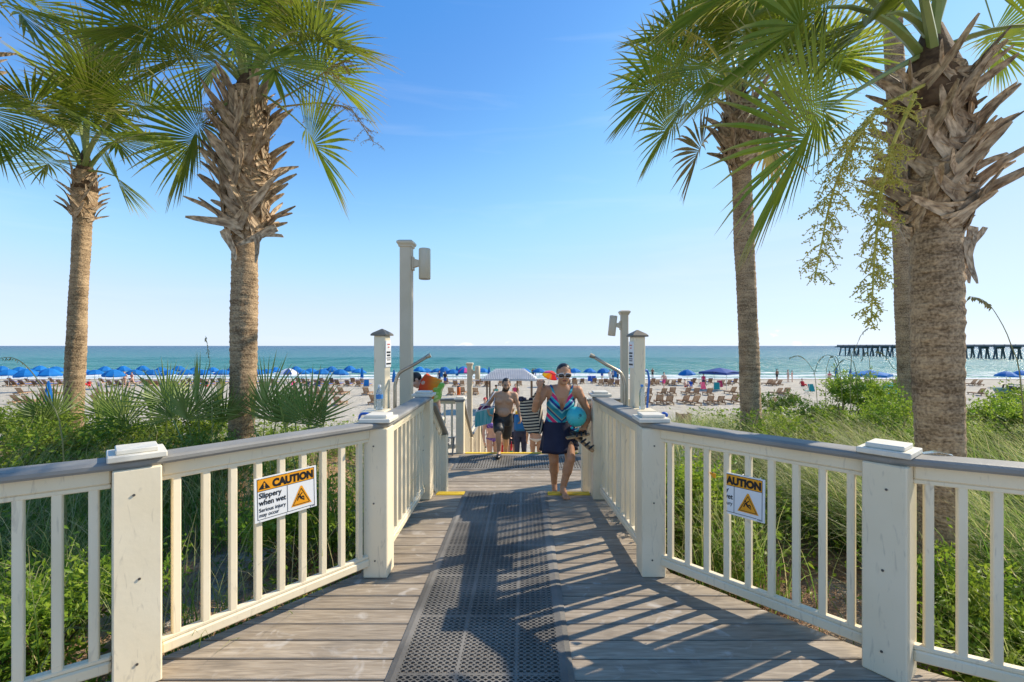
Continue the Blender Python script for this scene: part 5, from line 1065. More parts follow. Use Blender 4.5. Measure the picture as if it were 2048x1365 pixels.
# every third back is lowered: a second mesh would be flat; keep upright ones as the photo shows mostly upright
ROWS = [(33.5, False, 'nearest row of bare wooden loungers', [16, 37, 72, 179, 561, 579, 614, 635, 669, 744, 1298, 1325, 1345, 1376, 1396, 1428, 1448, 1476, 1555, 1590]),
        (41, False, 'middle row of bare wooden loungers', [25, 76, 98, 185, 584, 615, 631, 660, 678, 728, 900, 923, 949, 1303, 1331, 1350, 1380, 1398, 1424, 1471, 1564, 1582, 1750, 1767, 1975]),
        (51.5, True, 'shore row of loungers with blue cushions', [5, 17, 33, 58, 70, 82, 110, 212, 227, 290, 305, 345, 360, 385, 405, 520, 630, 649, 671, 691, 713, 731, 910, 954, 973, 1137, 1236]),
        (52.5, False, 'shore row of bare loungers', [922, 1000, 1038, 1152, 1204, 1222, 1304, 1317, 1337, 1350, 1412, 1448, 1462, 1543, 1552, 1564, 1724, 1738, 1796, 1811, 1825, 1955, 1968]),
        (56, True, 'back row of loungers with blue cushions', [12, 46, 95, 128, 140, 195, 240, 256, 278, 320, 334, 372, 396, 420, 436, 460, 505, 540, 592, 604, 640, 660, 702, 722, 890, 940, 962, 1150, 1166, 1190, 1214, 1226, 1310, 1330, 1362, 1390, 1425, 1475])]
for Y, pad, rn, xs_ in ROWS:
    for k, px in enumerate(sorted(xs_)):
        yy = Y + random.uniform(-.5, .5); p = beach_at(px, yy - .9) ; p = Vector((p.x, yy, gz(p.x, yy) - .01)); lb = '%s lounger from the left in the %s' % (ORD[k], rn); key = int(pad); src, tr = (LP_, LPt) if pad else (LO, LOt)
        if not used[key]: used[key] = True; src.location = p; src.rotation_euler = (0, 0, random.uniform(-.06, .06)); src.scale = (.8, .8, .8); src['label'] = lb; src['group'] = rn
        else: dup(src, tr, p, random.uniform(-.15, .15), random.uniform(.76, .86), lb, rn)
# canopy tents
def tent(label, px, Y, w, h, m_, rz=0.0, hw=None):
    p = beach_at(px, Y); t = thing('canopy_tent', label, 'canopy tent', p, rz); a = w / 2; top = MB(); e = h * .80
    vs_ = [(-a, -a, e), (a, -a, e), (a, a, e), (-a, a, e), (0, 0, h), (0, -a, e + .1), (a, 0, e + .1), (0, a, e + .1), (-a, 0, e + .1)]
    top.add(vs_, [(0, 5, 4), (5, 1, 4), (1, 6, 4), (6, 2, 4), (2, 7, 4), (7, 3, 4), (3, 8, 4), (8, 0, 4)]); c = obj('roof', top, m_, t, local=True); va = MB()
    cs = [(-a, -a), (a, -a), (a, a), (-a, a)]
    for i in range(4): (x0, y0), (x1, y1) = cs[i], cs[(i + 1) % 4]; va.add([(x0, y0, e), (x1, y1, e), (x1, y1, e - .2), (x0, y0, e - .2)], [(0, 1, 2, 3)])
    obj('valance', va, m_, c, local=True)
    for x, y in cs: obj('leg', MB().tube([(x * .98, y * .98, -.15), (x * .98, y * .98, e)], .022, 8), m_pole, t, local=True)
    return t
tent('navy canopy tent with white legs left of the slim palm', 1440, 47, 3.0, 2.25, m_canvas_d, R(38))
tent('bright blue canopy tent behind the sea oats', 1741, 44, 3.0, 2.1, m_canvas, R(42))
p = beach_at(1775, 40); t = thing('pop_up_tent', 'cyan pop-up beach tent right of the blue canopy tent', 'tent', p, R(25)); m_cyan = mat('cyan_nylon', (.01, .36, .50), (.02, .48, .62), scale=3, rough=.6, trans=.25); nn_ = 12; vs_ = []; fs = []
for i in range(7):
    f = i / 6; zz = 1.18 * math.sin(f * PI / 2) ; rr = math.cos(f * PI / 2)
    for k in range(nn_): a = PI * (k / (nn_ - 1)) - PI * .05; vs_.append((1.15 * rr * math.cos(a) * (1 + .06 * math.sin(3 * a)), .85 * rr * math.sin(a) * (1 + .08 * math.cos(5 * a)) - .2, zz + .04 * math.sin(7 * a)))
fs = [(i * nn_ + k, i * nn_ + k + 1, (i + 1) * nn_ + k + 1, (i + 1) * nn_ + k) for i in range(6) for k in range(nn_ - 1)]
sh_ = obj('shell', MB().add(vs_, fs), m_cyan, t, local=True); obj('side_flap', MB().add([(-1.1, -.2, .02), (-.2, -.75, .02), (-.25, -.3, .85), (.0, -.2, 1.15)], [(0, 1, 2), (0, 2, 3)]), m_cyan, t, local=True)
obj('floor_sheet', MB().box((0, .1, .02), (2.2, 1.5, .02)), m_cyan, t, local=True)
# water scooter on its trailer
p = beach_at(2017, 37); t = thing('water_scooter', 'green and grey water scooter parked on the sand at the right edge', 'water scooter', p, R(80)); m_hull = mat('scooter_green', (.10, .16, .07), (.16, .22, .10), scale=3, rough=.3); vs_ = []
for x, w, z0, z1 in ((-1.3, .42, .35, .75), (-.6, .5, .28, .8), (.2, .5, .28, .85), (.9, .38, .36, .85), (1.45, .08, .6, .78)): vs_ += [(x, -w, (z0 + z1) / 2), (x, -w * .6, z0), (x, 0, z0 - .06), (x, w * .6, z0), (x, w, (z0 + z1) / 2), (x, w * .7, z1), (x, 0, z1 + .06), (x, -w * .7, z1)]
obj('hull', MB().add(vs_, [(i * 8 + k, i * 8 + (k + 1) % 8, i * 8 + 8 + (k + 1) % 8, i * 8 + 8 + k) for i in range(4) for k in range(8)] + [tuple(range(7, -1, -1)), tuple(32 + k for k in range(8))]), m_hull, t, local=True)
obj('seat', MB().box((-.5, 0, .98), (1.1, .32, .24), None, .06), m_dark, t, local=True); obj('handlebar', MB().tube([(.35, -.35, 1.15), (.45, 0, 1.18), (.35, .35, 1.15)], .03, 8).tube([(.55, 0, .85), (.45, 0, 1.2)], .06, 8), m_dark, t, local=True)
tr_ = obj('trailer', MB().box((0, -.35, .14), (2.4, .08, .08)).box((0, .35, .14), (2.4, .08, .08)).box((-.4, 0, .14), (.08, 1.0, .08)).box((.5, 0, .2), (.08, .7, .2)), m_pad, t, local=True)
for sy_ in (-.55, .55): obj('wheel', MB().tube([(-.4, sy_ - .1, .16), (-.4, sy_ + .1, .16)], .17, 14), m_dark, tr_, local=True)
# gazebo with ribbed metal roof
p = beach_at(1020, 30); t = thing('gazebo', 'small gazebo with a ribbed metal hip roof at the foot of the steps', 'gazebo', p); m_tin = mat('ribbed_tin', (.50, .49, .47), (.62, .60, .57), scale=2, rough=.5, metal=0.0); m_gpost = mat('gazebo_wood', (.13, .08, .05), (.2, .13, .08), scale=5, rough=.8)
a, b, e, h = 1.78, 1.5, D(0, 757, 30).z - p.z, D(0, 739, 30).z - p.z; rx_ = .95
V0 = [(-a, -b, e), (a, -b, e), (a, b, e), (-a, b, e), (-rx_, 0, h), (rx_, 0, h)]
rf = obj('roof', MB().add(V0 + [(x, y, z - .05) for x, y, z in V0[:4]], [(0, 1, 5, 4), (1, 2, 5), (2, 3, 4, 5), (3, 0, 4), (0, 6, 7, 1), (1, 7, 8, 2), (2, 8, 9, 3), (3, 9, 6, 0)]), m_tin, t, local=True)
for i in range(31):
    x = -a + (i + .5) * 2 * a / 31; lim = max(0, (abs(x) - rx_) / (a - rx_)); f = 1 - lim; y1 = -b + b * f; z1 = e + (h - e) * f
    obj('roof_rib', MB().bar((x, -b, e + .02), (x, y1 - .01, z1 + .02), .05, .09), m_tin, rf, local=True)
for x in (-1.42, 1.42):
    for y in (-1.15, 1.15): obj('post', MB().box((x, y, (e - .05) / 2 - .1), (.11, .11, e + .05)), m_gpost, t, local=True)
for x in (-.45, .45): obj('post', MB().box((x, 1.15, (e - .05) / 2 - .1), (.09, .09, e + .05)), m_gpost, t, local=True)
# slatted bin and cooler behind the right railing
p = beach_at(1367, 23.5); t = thing('slatted_bin', 'grey wooden slatted bin on the sand behind the right railing', 'bin', p)
for k in range(5): obj('slat', MB().box((-.26 + k * .13, -.3, .33), (.11, .03, .70)), m_lwood, t, local=True)
for k in range(4): obj('slat', MB().box((.31, -.2 + k * .14, .33), (.03, .12, .70)), m_lwood, t, local=True); obj('slat', MB().box((-.31, -.2 + k * .14, .33), (.03, .12, .70)), m_lwood, t, local=True)
obj('liner', MB().box((0, 0, .3), (.5, .5, .56)), m_dark, t, local=True)
p = beach_at(1462, 22); t = thing('cooler', 'white cooler on the sand left of the slim palm', 'cooler', p); obj('tub', MB().box((0, 0, .2), (.8, .45, .42), None, .03), m_white, t, local=True); obj('lid', MB().box((0, 0, .44), (.84, .48, .07), None, .02), m_white, t, local=True)
# coloured beach chairs by the canopy tents
def beach_chair(label, px, Y, m_, rz):
    p = beach_at(px, Y); t = thing('beach_chair', label, 'chair', p, rz, 'folding beach chairs'); obj('seat', MB().box((0, .05, .28), (.52, .48, .04)), m_, t, local=True); obj('backrest', MB().box((0, -.3, .6), (.52, .05, .7), Matrix.Rotation(R(-22), 3, 'X')), m_, t, local=True)
    for sx_ in (-.27, .27): obj('side_frame', MB().tube([(sx_, .3, 0), (sx_, -.25, .3), (sx_, -.42, .92)], .015, 6).tube([(sx_, -.35, 0), (sx_, .3, .3)], .015, 6).tube([(sx_, -.33, .48), (sx_, .25, .48), (sx_, .28, .28)], .015, 6), m_pole, t, local=True)
m_pink = mat('hot_pink', (.65, .05, .14), rough=.7); m_teal = mat('teal_cloth', (.02, .28, .26), rough=.7)
for a in (('pink folding chair at the left leg of the navy canopy tent', 1402, 44.5, m_pink, .3), ('green folding chair under the navy canopy tent', 1432, 44, m_teal, -.2), ('red folding chair at the right of the navy canopy tent', 1437, 47.5, m_pink, .1), ('blue folding chair left of the rainbow umbrella', 1178, 58, m_pad, .2),
          ('blue folding chair behind the barefoot woman, farther right', 1187, 58, m_pad, -.1), ('bright blue chair beside the left shower post', 733, 49, m_canvas, .3), ('teal folding chair left of the blue canopy tent', 1618, 42, m_teal, .1), ('teal folding chair in front of the blue canopy tent', 1727, 42, m_teal, -.3)): beach_chair(*a)
# --- pier
m_pier = mat('pier_concrete', (.10, .11, .11), (.16, .17, .17), scale=.4, rough=.8)
pA, pB = Vector((174, 246, SEA)), Vector((188, 172, SEA)); dv = (pB - pA).normalized(); nv = Vector((-dv.y, dv.x, 0)); zt = 1.6 + .35
t = thing('fishing_pier', 'long dark fishing pier on battered piles standing in the sea', 'pier', pA)
def pt(s, n, z): q = pA + dv * s + nv * n; return Vector((q.x, q.y, z))
obj('deck', MB().bar(pt(-4, 0, zt - .55), pt(190, 0, zt - .55), 4.6, .45), m_pier, t); obj('end_platform', MB().bar(pt(-3, 0, zt - .95), pt(14, 0, zt - .95), 9.5, .45), m_pier, t)
for n_ in (-2.2, 2.2): obj('parapet', MB().bar(pt(-4, n_, zt + .15), pt(190, n_, zt + .15), .12, .14).bar(pt(-4, n_, zt - .2), pt(190, n_, zt - .2), .12, .35), m_pier, t)
for k in range(20):
    s = k * 5.2 + .5; w = 4.2 if k < 3 else 1.9; bt = obj('pile_bent', MB().bar(pt(s, -w - .3, zt - 1.15), pt(s, w + .3, zt - 1.15), .9, .8), m_pier, t)
    for n_, n2 in (((-w, -w * 1.35), (-w * .35, -w * .35), (w * .35, w * .35), (w, w * 1.35)) if k < 3 else ((-w, -w * 1.7), (-w * .8, -w * .5), (w * .8, w * .5), (w, w * 1.7))): obj('pile', MB().bar(pt(s, n_, zt - 1.5), pt(s, n2, SEA - 1.5), .42, .42), m_pier, bt)
for k in range(30): obj('parapet_post', MB().box(pt(k * 3.4 - 3.5, -2.2, zt + .0), (.16, .16, .5)), m_pier, t)
# ================================================================== PEOPLE
def skin(name, c, c2): return mat(name, c, c2, scale=9, rough=.5, spec=.35)
m_skin1 = skin('tan_skin', (.50, .24, .125), (.58, .30, .165)); m_skin2 = skin('olive_skin', (.50, .29, .175), (.56, .335, .21)); m_skin3 = skin('light_skin', (.62, .36, .25), (.68, .42, .30)); m_skin4 = skin('brown_skin', (.20, .10, .055), (.26, .13, .075))
m_hair = mat('dark_hair', (.018, .013, .010), (.045, .035, .028), scale=40, stretch=(1, .2, 1), rough=.45); m_hairg = mat('greying_hair', (.016, .013, .011), (.05, .045, .04), scale=30, stretch=(3, .3, 1), rough=.4)
m_hairb = mat('brown_hair', (.16, .09, .04), (.25, .15, .07), scale=30, rough=.5); m_lip = mat('lips', (.28, .07, .06), rough=.4); m_navy = mat('navy_cloth', (.012, .013, .034), (.020, .022, .05), scale=6, rough=.75, bump=.3, bscale=18)
m_charcoal = mat('charcoal_shorts', (.022, .021, .020), (.05, .048, .045), scale=7, rough=.5, bump=.5, bscale=14); m_eyew = mat('white_frame', (.8, .79, .75), rough=.25); m_lens = mat('brown_lens', (.02, .01, .01), rough=.05, spec=.8)
V3 = Vector
def caps(mb, p, q, r0, r1, n=14):
    p, q = V3(p), V3(q); mb.tube([p, p.lerp(q, .33), p.lerp(q, .66), q], [r0, r0 + (r1 - r0) * .33, r0 + (r1 - r0) * .66, r1], n); mb.ell(p, r0 * 1.0, 10, 8); mb.ell(q, r1 * 1.0, 10, 8)
def limb(mb, a, b, c, ra, rm, rb, rc, bulge=.5):
    """upper segment a-b and lower segment b-c with a muscle bulge each"""
    a, b, c = V3(a), V3(b), V3(c); caps(mb, a, b, ra, rb * .98); caps(mb, b, c, rb, rc); m1 = a.lerp(b, .38); mb.ell(m1, ra * 1.02, 10, 8); m2 = b.lerp(c, .28); caps(mb, b.lerp(c, .08), b.lerp(c, .45), rb * .95, rm); 
def loft(mb, secs, n=18):
    """secs: (centre, rx, ry, lateral axis, forward axis)"""
    vs_ = []
    for c, rx, ry, lx, fy in secs:
        for k in range(n): a = 2 * PI * k / n; vs_.append(V3(c) + V3(lx) * rx * math.cos(a) + V3(fy) * ry * math.sin(a))
    m = len(secs); mb.add(vs_, [(i * n + k, i * n + (k + 1) % n, (i + 1) * n + (k + 1) % n, (i + 1) * n + k) for i in range(m - 1) for k in range(n)] + [tuple(range(n - 1, -1, -1)), tuple((m - 1) * n + k for k in range(n))])
def hand(mb, w, d, pn, s=1.0, curl=.5, side=1):
    """w wrist, d hand direction, pn palm normal; five curled fingers"""
    w, d, pn = V3(w), V3(d).normalized(), V3(pn).normalized(); pn = (pn - d * pn.dot(d)).normalized(); x = d.cross(pn) * side
    pc = w + d * .045 * s; Rm = Matrix((x, d, pn)).transposed(); mb.ell(pc, (.038 * s, .050 * s, .017 * s), 12, 8, rot=Rm); caps(mb, w - d * .03 * s, w + d * .02 * s, .024 * s, .026 * s)
    for k, (off, ln) in enumerate(((-.029, .066), (-.010, .078), (.010, .072), (.028, .055))):
        p = w + d * .082 * s + x * off * s; c = curl; q = p + (d * math.cos(c) + pn * math.sin(c)) * ln * .45 * s; r_ = q + (d * math.cos(c * 2.2) + pn * math.sin(c * 2.2)) * ln * .33 * s; t_ = r_ + (d * math.cos(c * 3) + pn * math.sin(c * 3)) * ln * .25 * s
        mb.tube([p - d * .02 * s, p, q, r_, t_], [.0095 * s, .0095 * s, .0088 * s, .008 * s, .0066 * s], 8)
    p = w + d * .028 * s - x * .030 * s; q = p + (d * .55 - x * .75 + pn * .35).normalized() * .036 * s; r_ = q + (d * .9 - x * .25 + pn * .45).normalized() * .030 * s; mb.tube([p, q, r_, r_ + (r_ - q) * .6], [.013 * s, .011 * s, .0098 * s, .007 * s], 8)
def foot(mb, ankle, toe, r=.035, s=1.0):
    a, t_ = V3(ankle), V3(toe); d = t_ - a; d.z = 0; d.normalize(); x = d.cross(V3((0, 0, 1))); heel = a - d * .035 * s; heel.z = a.z - (a.z - t_.z) * .8; mb.ell(heel, (.032 * s, .036 * s, .034 * s), 10, 8)
    caps(mb, a, t_.lerp(a, .35) + V3((0, 0, .010)), r, r * .82); caps(mb, heel, t_.lerp(a, .2), .028 * s, .026 * s); mb.ell(t_.lerp(a, .12), (.042 * s, .048 * s, .020 * s), 12, 8, rot=Matrix((x, d, V3((0, 0, 1)))).transposed())
    for k in range(5): q = t_ + x * (-.030 + .015 * k) * s + d * (.028 - .007 * abs(k - 1)) * s; mb.ell(q - V3((0, 0, .006)), .0105 * s if k else .0135 * s, 8, 6)
def head(mb, c, fwd, up, s=1.0, nose=1.0):
    c, f, u = V3(c), V3(fwd).normalized(), V3(up).normalized(); x = f.cross(u).normalized(); u = x.cross(f); Rm = Matrix((x, f, u)).transposed(); at = lambda a, b, d: c + (x * a + f * b + u * d) * s
    mb.ell(at(0, -.012, .030), (.073 * s, .088 * s, .082 * s), 18, 14, rot=Rm); mb.ell(at(0, .012, -.028), (.060 * s, .070 * s, .078 * s), 16, 12, rot=Rm); mb.ell(at(0, .048, -.078), (.032 * s, .030 * s, .026 * s), 12, 8, rot=Rm)
    caps(mb, at(0, .080, .012), at(0, .097, -.018), .009 * s, .0155 * s * nose, 8); mb.ell(at(0, .072, .026), (.052 * s, .016 * s, .012 * s), 12, 6, rot=Rm)
    for sg in (-1, 1): mb.ell(at(sg * .037, .060, -.018), (.022 * s, .020 * s, .020 * s), 10, 8, rot=Rm); mb.ell(at(sg * .074, -.008, -.005), (.010 * s, .020 * s, .031 * s), 10, 8, rot=Rm); mb.ell(at(sg * .013, .088, -.022), .0085 * s, 8, 6)
    mb.ell(at(0, .076, -.048), (.024 * s, .012 * s, .010 * s), 10, 6, rot=Rm)
    return at, Rm
def remesh(name, mb, m_, parent, vox=.008, it=3, fac=.5, smooth=True, local=False):
    me = bpy.data.meshes.new('tmp'); me.from_pydata(mb.v, [], mb.f); o = bpy.data.objects.new('tmp', me); C.objects.link(o)
    md = o.modifiers.new('r', 'REMESH'); md.mode = 'VOXEL'; md.voxel_size = vox; md.use_smooth_shade = True; sm_ = o.modifiers.new('s', 'SMOOTH'); sm_.factor = fac; sm_.iterations = it
    dg = bpy.context.evaluated_depsgraph_get(); dg.update(); m2 = bpy.data.meshes.new_from_object(o.evaluated_get(dg)); bpy.data.objects.remove(o); inv = None if local else inv_of(parent)
    m2.name = name; m2.materials.clear(); m2.materials.append(m_)
    if inv is not None: m2.transform(inv)
    m2.polygons.foreach_set('use_smooth', [True] * len(m2.polygons)); return link(bpy.data.objects.new(name, m2), parent)
def garment(name, body, parent, m_, pred, off=.006):
    """shell over the body where pred(world co, world normal) holds"""
    M_ = ROOT.get(parent.name) or Matrix.Identity(4); bm = bmesh.new(); bm.from_mesh(body.data); bm.normal_update()
    kill = [f for f in bm.faces if not pred(M_ @ f.calc_center_median(), f.normal)]; bmesh.ops.delete(bm, geom=kill, context='FACES'); bm.normal_update()
    for _ in range(3): bmesh.ops.smooth_vert(bm, verts=[v for v in bm.verts if v.is_boundary], factor=.5, use_axis_x=True, use_axis_y=True, use_axis_z=True)
    ns = {v: v.normal.copy() for v in bm.verts}
    for v in bm.verts: v.co += ns[v] * off
    me = bpy.data.meshes.new(name); bm.to_mesh(me); bm.free(); me.materials.append(m_); me.polygons.foreach_set('use_smooth', [True] * len(me.polygons)); return link(bpy.data.objects.new(name, me), parent)

# ---------------- woman with the striped bag
t = thing('person', 'barefoot woman in striped swimsuit, navy skirt and sunglasses climbing the steps', 'person', (.40, 4.95, 0)); W_ = t
LX, FY = V3((1, 0, 0)), V3((0, -1, 0)); mb = MB()
fwd = V3((0, -.95, .25)).normalized()
loft(mb, [((.373, 5.03, .615), .10, .09, LX, FY), ((.373, 5.035, .66), .155, .115, LX, FY), ((.373, 5.03, .715), .168, .122, LX, FY), ((.375, 5.005, .79), .148, .105, LX, FY), ((.380, 4.97, .87), .138, .10, LX, FY), ((.386, 4.935, .96), .150, .105, LX, FY),
          ((.392, 4.90, 1.05), .158, .105, LX, FY), ((.394, 4.885, 1.12), .150, .082, LX, FY), ((.394, 4.875, 1.165), .085, .06, LX, FY), ((.394, 4.865, 1.19), .052, .05, LX, FY)])
for sg in (-1, 1): mb.ell((.388 + sg * .068, 4.835, .985), (.066, .066, .068), 14, 10); mb.ell((.373 + sg * .075, 5.105, .665), (.075, .07, .075), 14, 10)
caps(mb, (.394, 4.865, 1.16), (.404, 4.835, 1.25), .050, .048)
hc = V3((.409, 4.80, 1.295)); at, Rm = head(mb, hc, (.03, -1, -.10), (0, -.10, 1), 1.0)
shR, shL = V3((.222, 4.885, 1.125)), V3((.566, 4.885, 1.118)); elR, haR = V3((.105, 4.84, .925)), V3((.150, 4.715, 1.155)); elL, haL = V3((.695, 4.905, .855)), V3((.600, 4.76, .725))
for s_ in (shR, shL): mb.ell(s_, (.055, .052, .055), 12, 8); caps(mb, V3((.394, 4.88, 1.15)), s_, .045, .048)
limb(mb, shR, elR, haR, .049, .040, .038, .025); limb(mb, shL, elL, haL, .049, .040, .038, .025)
hand(mb, haR, (.18, -.05, 1), (.6, .7, .1), .95, 1.05, -1); hand(mb, haL, (-.95, -.25, -.05), (-.1, 0, 1), .95, .42, 1)
hipR, knR, anR, toR = V3((.293, 5.04, .69)), V3((.318, 5.0, .345)), V3((.333, 5.19, .03)), V3((.337, 5.075, -.125)); hipL, knL, anL, toL = V3((.453, 5.03, .69)), V3((.478, 4.80, .41)), V3((.405, 4.86, .085)), V3((.425, 4.725, .024))
for h_, k_, a_, t_ in ((hipR, knR, anR, toR), (hipL, knL, anL, toL)): limb(mb, h_, k_, a_, .084, .054, .055, .034); foot(mb, a_, t_, .033, .95)
bw = remesh('body', mb, m_skin1, t, .0065, 3, .5)
# swimsuit: halter with a deep V, diagonal stripes
m_suit = bpy.data.materials.new('striped_swimsuit'); m_suit.use_nodes = True; nn, ll, bb = nodes_of(m_suit); bb.inputs['Roughness'].default_value = .55
tcg = nn.new('ShaderNodeTexCoord'); sg_ = nn.new('ShaderNodeSeparateXYZ'); ll.new(tcg.outputs['Object'], sg_.inputs[0])
def mth(op, a, b): 
    q = nn.new('ShaderNodeMath'); q.operation = op
    for i, v in enumerate((a, b)):
        if v is None: continue
        if isinstance(v, (int, float)): q.inputs[i].default_value = v
        else: ll.new(v, q.inputs[i])
    return q.outputs[0]
ab = mth('ABSOLUTE', mth('SUBTRACT', sg_.outputs['X'], -.005), None); u = mth('SUBTRACT', sg_.outputs['Z'], mth('MULTIPLY', ab, .95)); u = mth('FRACT', mth('MULTIPLY', u, 3.6), None)
cr = nn.new('ShaderNodeValToRGB'); cr.color_ramp.interpolation = 'CONSTANT'; ll.new(u, cr.inputs[0]); e = cr.color_ramp.elements; e[0].position = 0; e[0].color = (.01, .30, .42, 1); e[1].position = .14; e[1].color = (.25, .60, .62, 1)
for p_, c_ in ((.22, (.008, .03, .22)), (.34, (.02, .42, .50)), (.46, (.70, .015, .14)), (.62, (.62, .55, .42)), (.65, (.02, .40, .48)), (.78, (.012, .05, .22)), (.86, (.55, .50, .20)), (.90, (.02, .36, .46))): q = e.new(p_); q.color = (*c_, 1)
ll.new(cr.outputs[0], bb.inputs['Base Color'])
def suit(p, n):
    x = abs(p.x - .392); z = p.z
    if p.y < 4.66 or x > .17 or z < .70: return False
    if z > 1.205: return False
    if n.y > .15: return z < .93 and x < .165
    if z < .92: return x < .165
    vv = .008 + (z - .92) * .36; outer = .155 - max(0, z - .99) * .52
    return vv < x < max(outer, vv + .028) and p.y < 4.93
garment('swimsuit', bw, t, m_suit, suit, .005)
sk = []; n = 48
for i in range(9):
    f = i / 8; row = []
    for k in range(n):
        a = 2 * PI * k / n; fl = .004 + .022 * f; w = 1 + fl * 4 * math.sin(a * 7 + 1.2 * math.sin(a * 2)) * f; rx_ = (.158 + .045 * f ** .7) * w; ry_ = (.120 + .075 * f) * w; zz = .775 - .30 * f + (.025 * math.cos(a - .5) * f)
        row.append((.375 + rx_ * math.cos(a), 5.015 - .045 * f + ry_ * math.sin(a), zz))
    sk.append(row)
vs_ = [v for r_ in sk for v in r_] + [(.375 + (v[0] - .375) * .965, 4.985 + (v[1] - 4.985) * .965, v[2] + .004) for v in sk[-1]]
obj('skirt', MB().add(vs_, [(i * n + k, i * n + (k + 1) % n, (i + 1) * n + (k + 1) % n, (i + 1) * n + k) for i in range(9) for k in range(n)]), m_navy, t, smooth=True)
hm = MB(); hm.ell(at(0, -.022, .038), (.079, .088, .083), 20, 16, rot=Rm); hm.ell(at(0, -.075, .0), (.055, .04, .05), 12, 10, rot=Rm); ho = remesh('hair', hm, m_hairg, t, .006, 2)
Mi = ROOT[t.name]; bm = bmesh.new(); bm.from_mesh(ho.data); kill = []
for f in bm.faces:
    q = Rm.transposed() @ (Mi @ f.calc_center_median() - hc)
    if q.y > .012 + max(0, (q.z - .060)) * 3.0 and q.z < .105: kill.append(f)
bmesh.ops.delete(bm, geom=kill, context='FACES'); bm.to_mesh(ho.data); bm.free()
gl = MB()
for sg in (-1, 1):
    c = at(sg * .036, .096, .006); gl.tube([c + (Rm @ V3((.030 * math.cos(a), -.014 * abs(math.cos(a)), .024 * math.sin(a)))) for a in [2 * PI * k / 16 for k in range(17)]], .0040, 6, cap=False); gl.tube([at(sg * .066, .085, .012), at(sg * .078, .04, .012), at(sg * .078, -.01, .010)], .004, 6)
gl.tube([at(-.010, .100, .010), at(.010, .100, .010)], .004, 6); go = obj('sunglasses', gl, m_eyew, t, smooth=True)
for sg in (-1, 1): obj('lens', MB().ell(at(sg * .036, .093, .006), (.029, .006, .023), 14, 8, rot=Rm), m_lens, go, smooth=True)
obj('lips', MB().ell(at(0, .083, -.049), (.022, .007, .0065), 12, 6, rot=Rm), m_lip, t, smooth=True)
# striped tote bag hanging from her shoulder
t = thing('tote_bag', 'navy and cream striped tote bag hanging beside the barefoot woman', 'bag', (.10, 5.0, .62)); m_stripe = bpy.data.materials.new('bag_stripes'); m_stripe.use_nodes = True; nn, ll, bb = nodes_of(m_stripe); bb.inputs['Roughness'].default_value = .85
tcg = nn.new('ShaderNodeTexCoord'); mp_ = nn.new('ShaderNodeMapping'); mp_.inputs['Rotation'].default_value = (0, R(5), 0); ll.new(tcg.outputs['Object'], mp_.inputs[0]); sg_ = nn.new('ShaderNodeSeparateXYZ'); ll.new(mp_.outputs[0], sg_.inputs[0])
u = mth('GREATER_THAN', mth('FRACT', mth('MULTIPLY', sg_.outputs['Z'], 30.0), None), .5); mxn = nn.new('ShaderNodeMix'); mxn.data_type = 'RGBA'; ll.new(u, mxn.inputs['Factor']); mxn.inputs['A'].default_value = (.60, .53, .38, 1); mxn.inputs['B'].default_value = (.012, .012, .022, 1); ll.new(mxn.outputs['Result'], bb.inputs['Base Color'])
m_stripe2 = m_stripe.copy(); m_stripe2.name = 'bag_stripes_side'
for q in m_stripe2.node_tree.nodes:
    if q.type == 'MAPPING': q.inputs['Rotation'].default_value = (0, R(78), 0)
bg_ = MB(); cols = []
b = [(-.055, .985), (.16, .985)]; prof = [(1.0, -.055, .18), (.93, -.062, .19), (.84, -.050, .20), (.75, -.030, .21), (.68, -.005, .205), (.635, .045, .18)]
vs_ = []; nb_ = 16
for z, x0, x1 in prof:
    for k in range(nb_): a = 2 * PI * k / nb_; cx_ = (x0 + x1) / 2; vs_.append((cx_ + (x1 - x0) / 2 * math.copysign(abs(math.cos(a)) ** .6, math.cos(a)), 5.06 + .085 * math.copysign(abs(math.sin(a)) ** .7, math.sin(a)) * (1 if z > .65 else .7), z + .012 * math.sin(3 * a)))
fs = []; ms = []
for i in range(len(prof) - 1):
    for k in range(nb_): fs.append((i * nb_ + k, (i + 1) * nb_ + k, (i + 1) * nb_ + (k + 1) % nb_, i * nb_ + (k + 1) % nb_)); ms.append(1 if (k in (13, 14, 15, 0, 1)) else 0)
fs.append(tuple((len(prof) - 1) * nb_ + k for k in range(nb_))); ms.append(0); bg_.v = [tuple(v) for v in vs_]; bg_.f = fs; bg_.m = ms
sa = obj('bag_body', bg_, [m_stripe, m_stripe2], t, smooth=True)
tr_ = MB()
for k in range(nb_): tr_.ell(V3(vs_[k]) + V3((0, 0, .008)), (.022, .022, .014), 8, 6)
obj('fringe_rim', tr_, m_navy, t); obj('strap', MB().tube([(.06, 5.0, .99), (.12, 4.93, 1.09), (.165, 4.80, 1.17), (.185, 4.72, 1.225), (.20, 4.80, 1.19), (.20, 4.95, 1.13), (.15, 5.08, .99)], .011, 8), m_stripe, t, smooth=True)
m_ballm = mat('aqua_ball', (.05, .48, .52), (.07, .54, .57), scale=2, rough=.38); t = thing('ball', 'aqua blue ball tucked under the barefoot woman\'s arm', 'ball', (.535, 4.74, .76)); bo = obj('ball_skin', MB().ell((.535, 4.735, .862), .105, 32, 22), m_ballm, t, smooth=True)
mk = MB(); cN = V3((.25, -.95, .15)).normalized(); ax = cN.cross(V3((0, 0, 1))).normalized(); ay = ax.cross(cN); bc = V3((.535, 4.735, .862)); onb = lambda a_, b_: bc + (cN + ax * a_ + ay * b_).normalized() * .1055
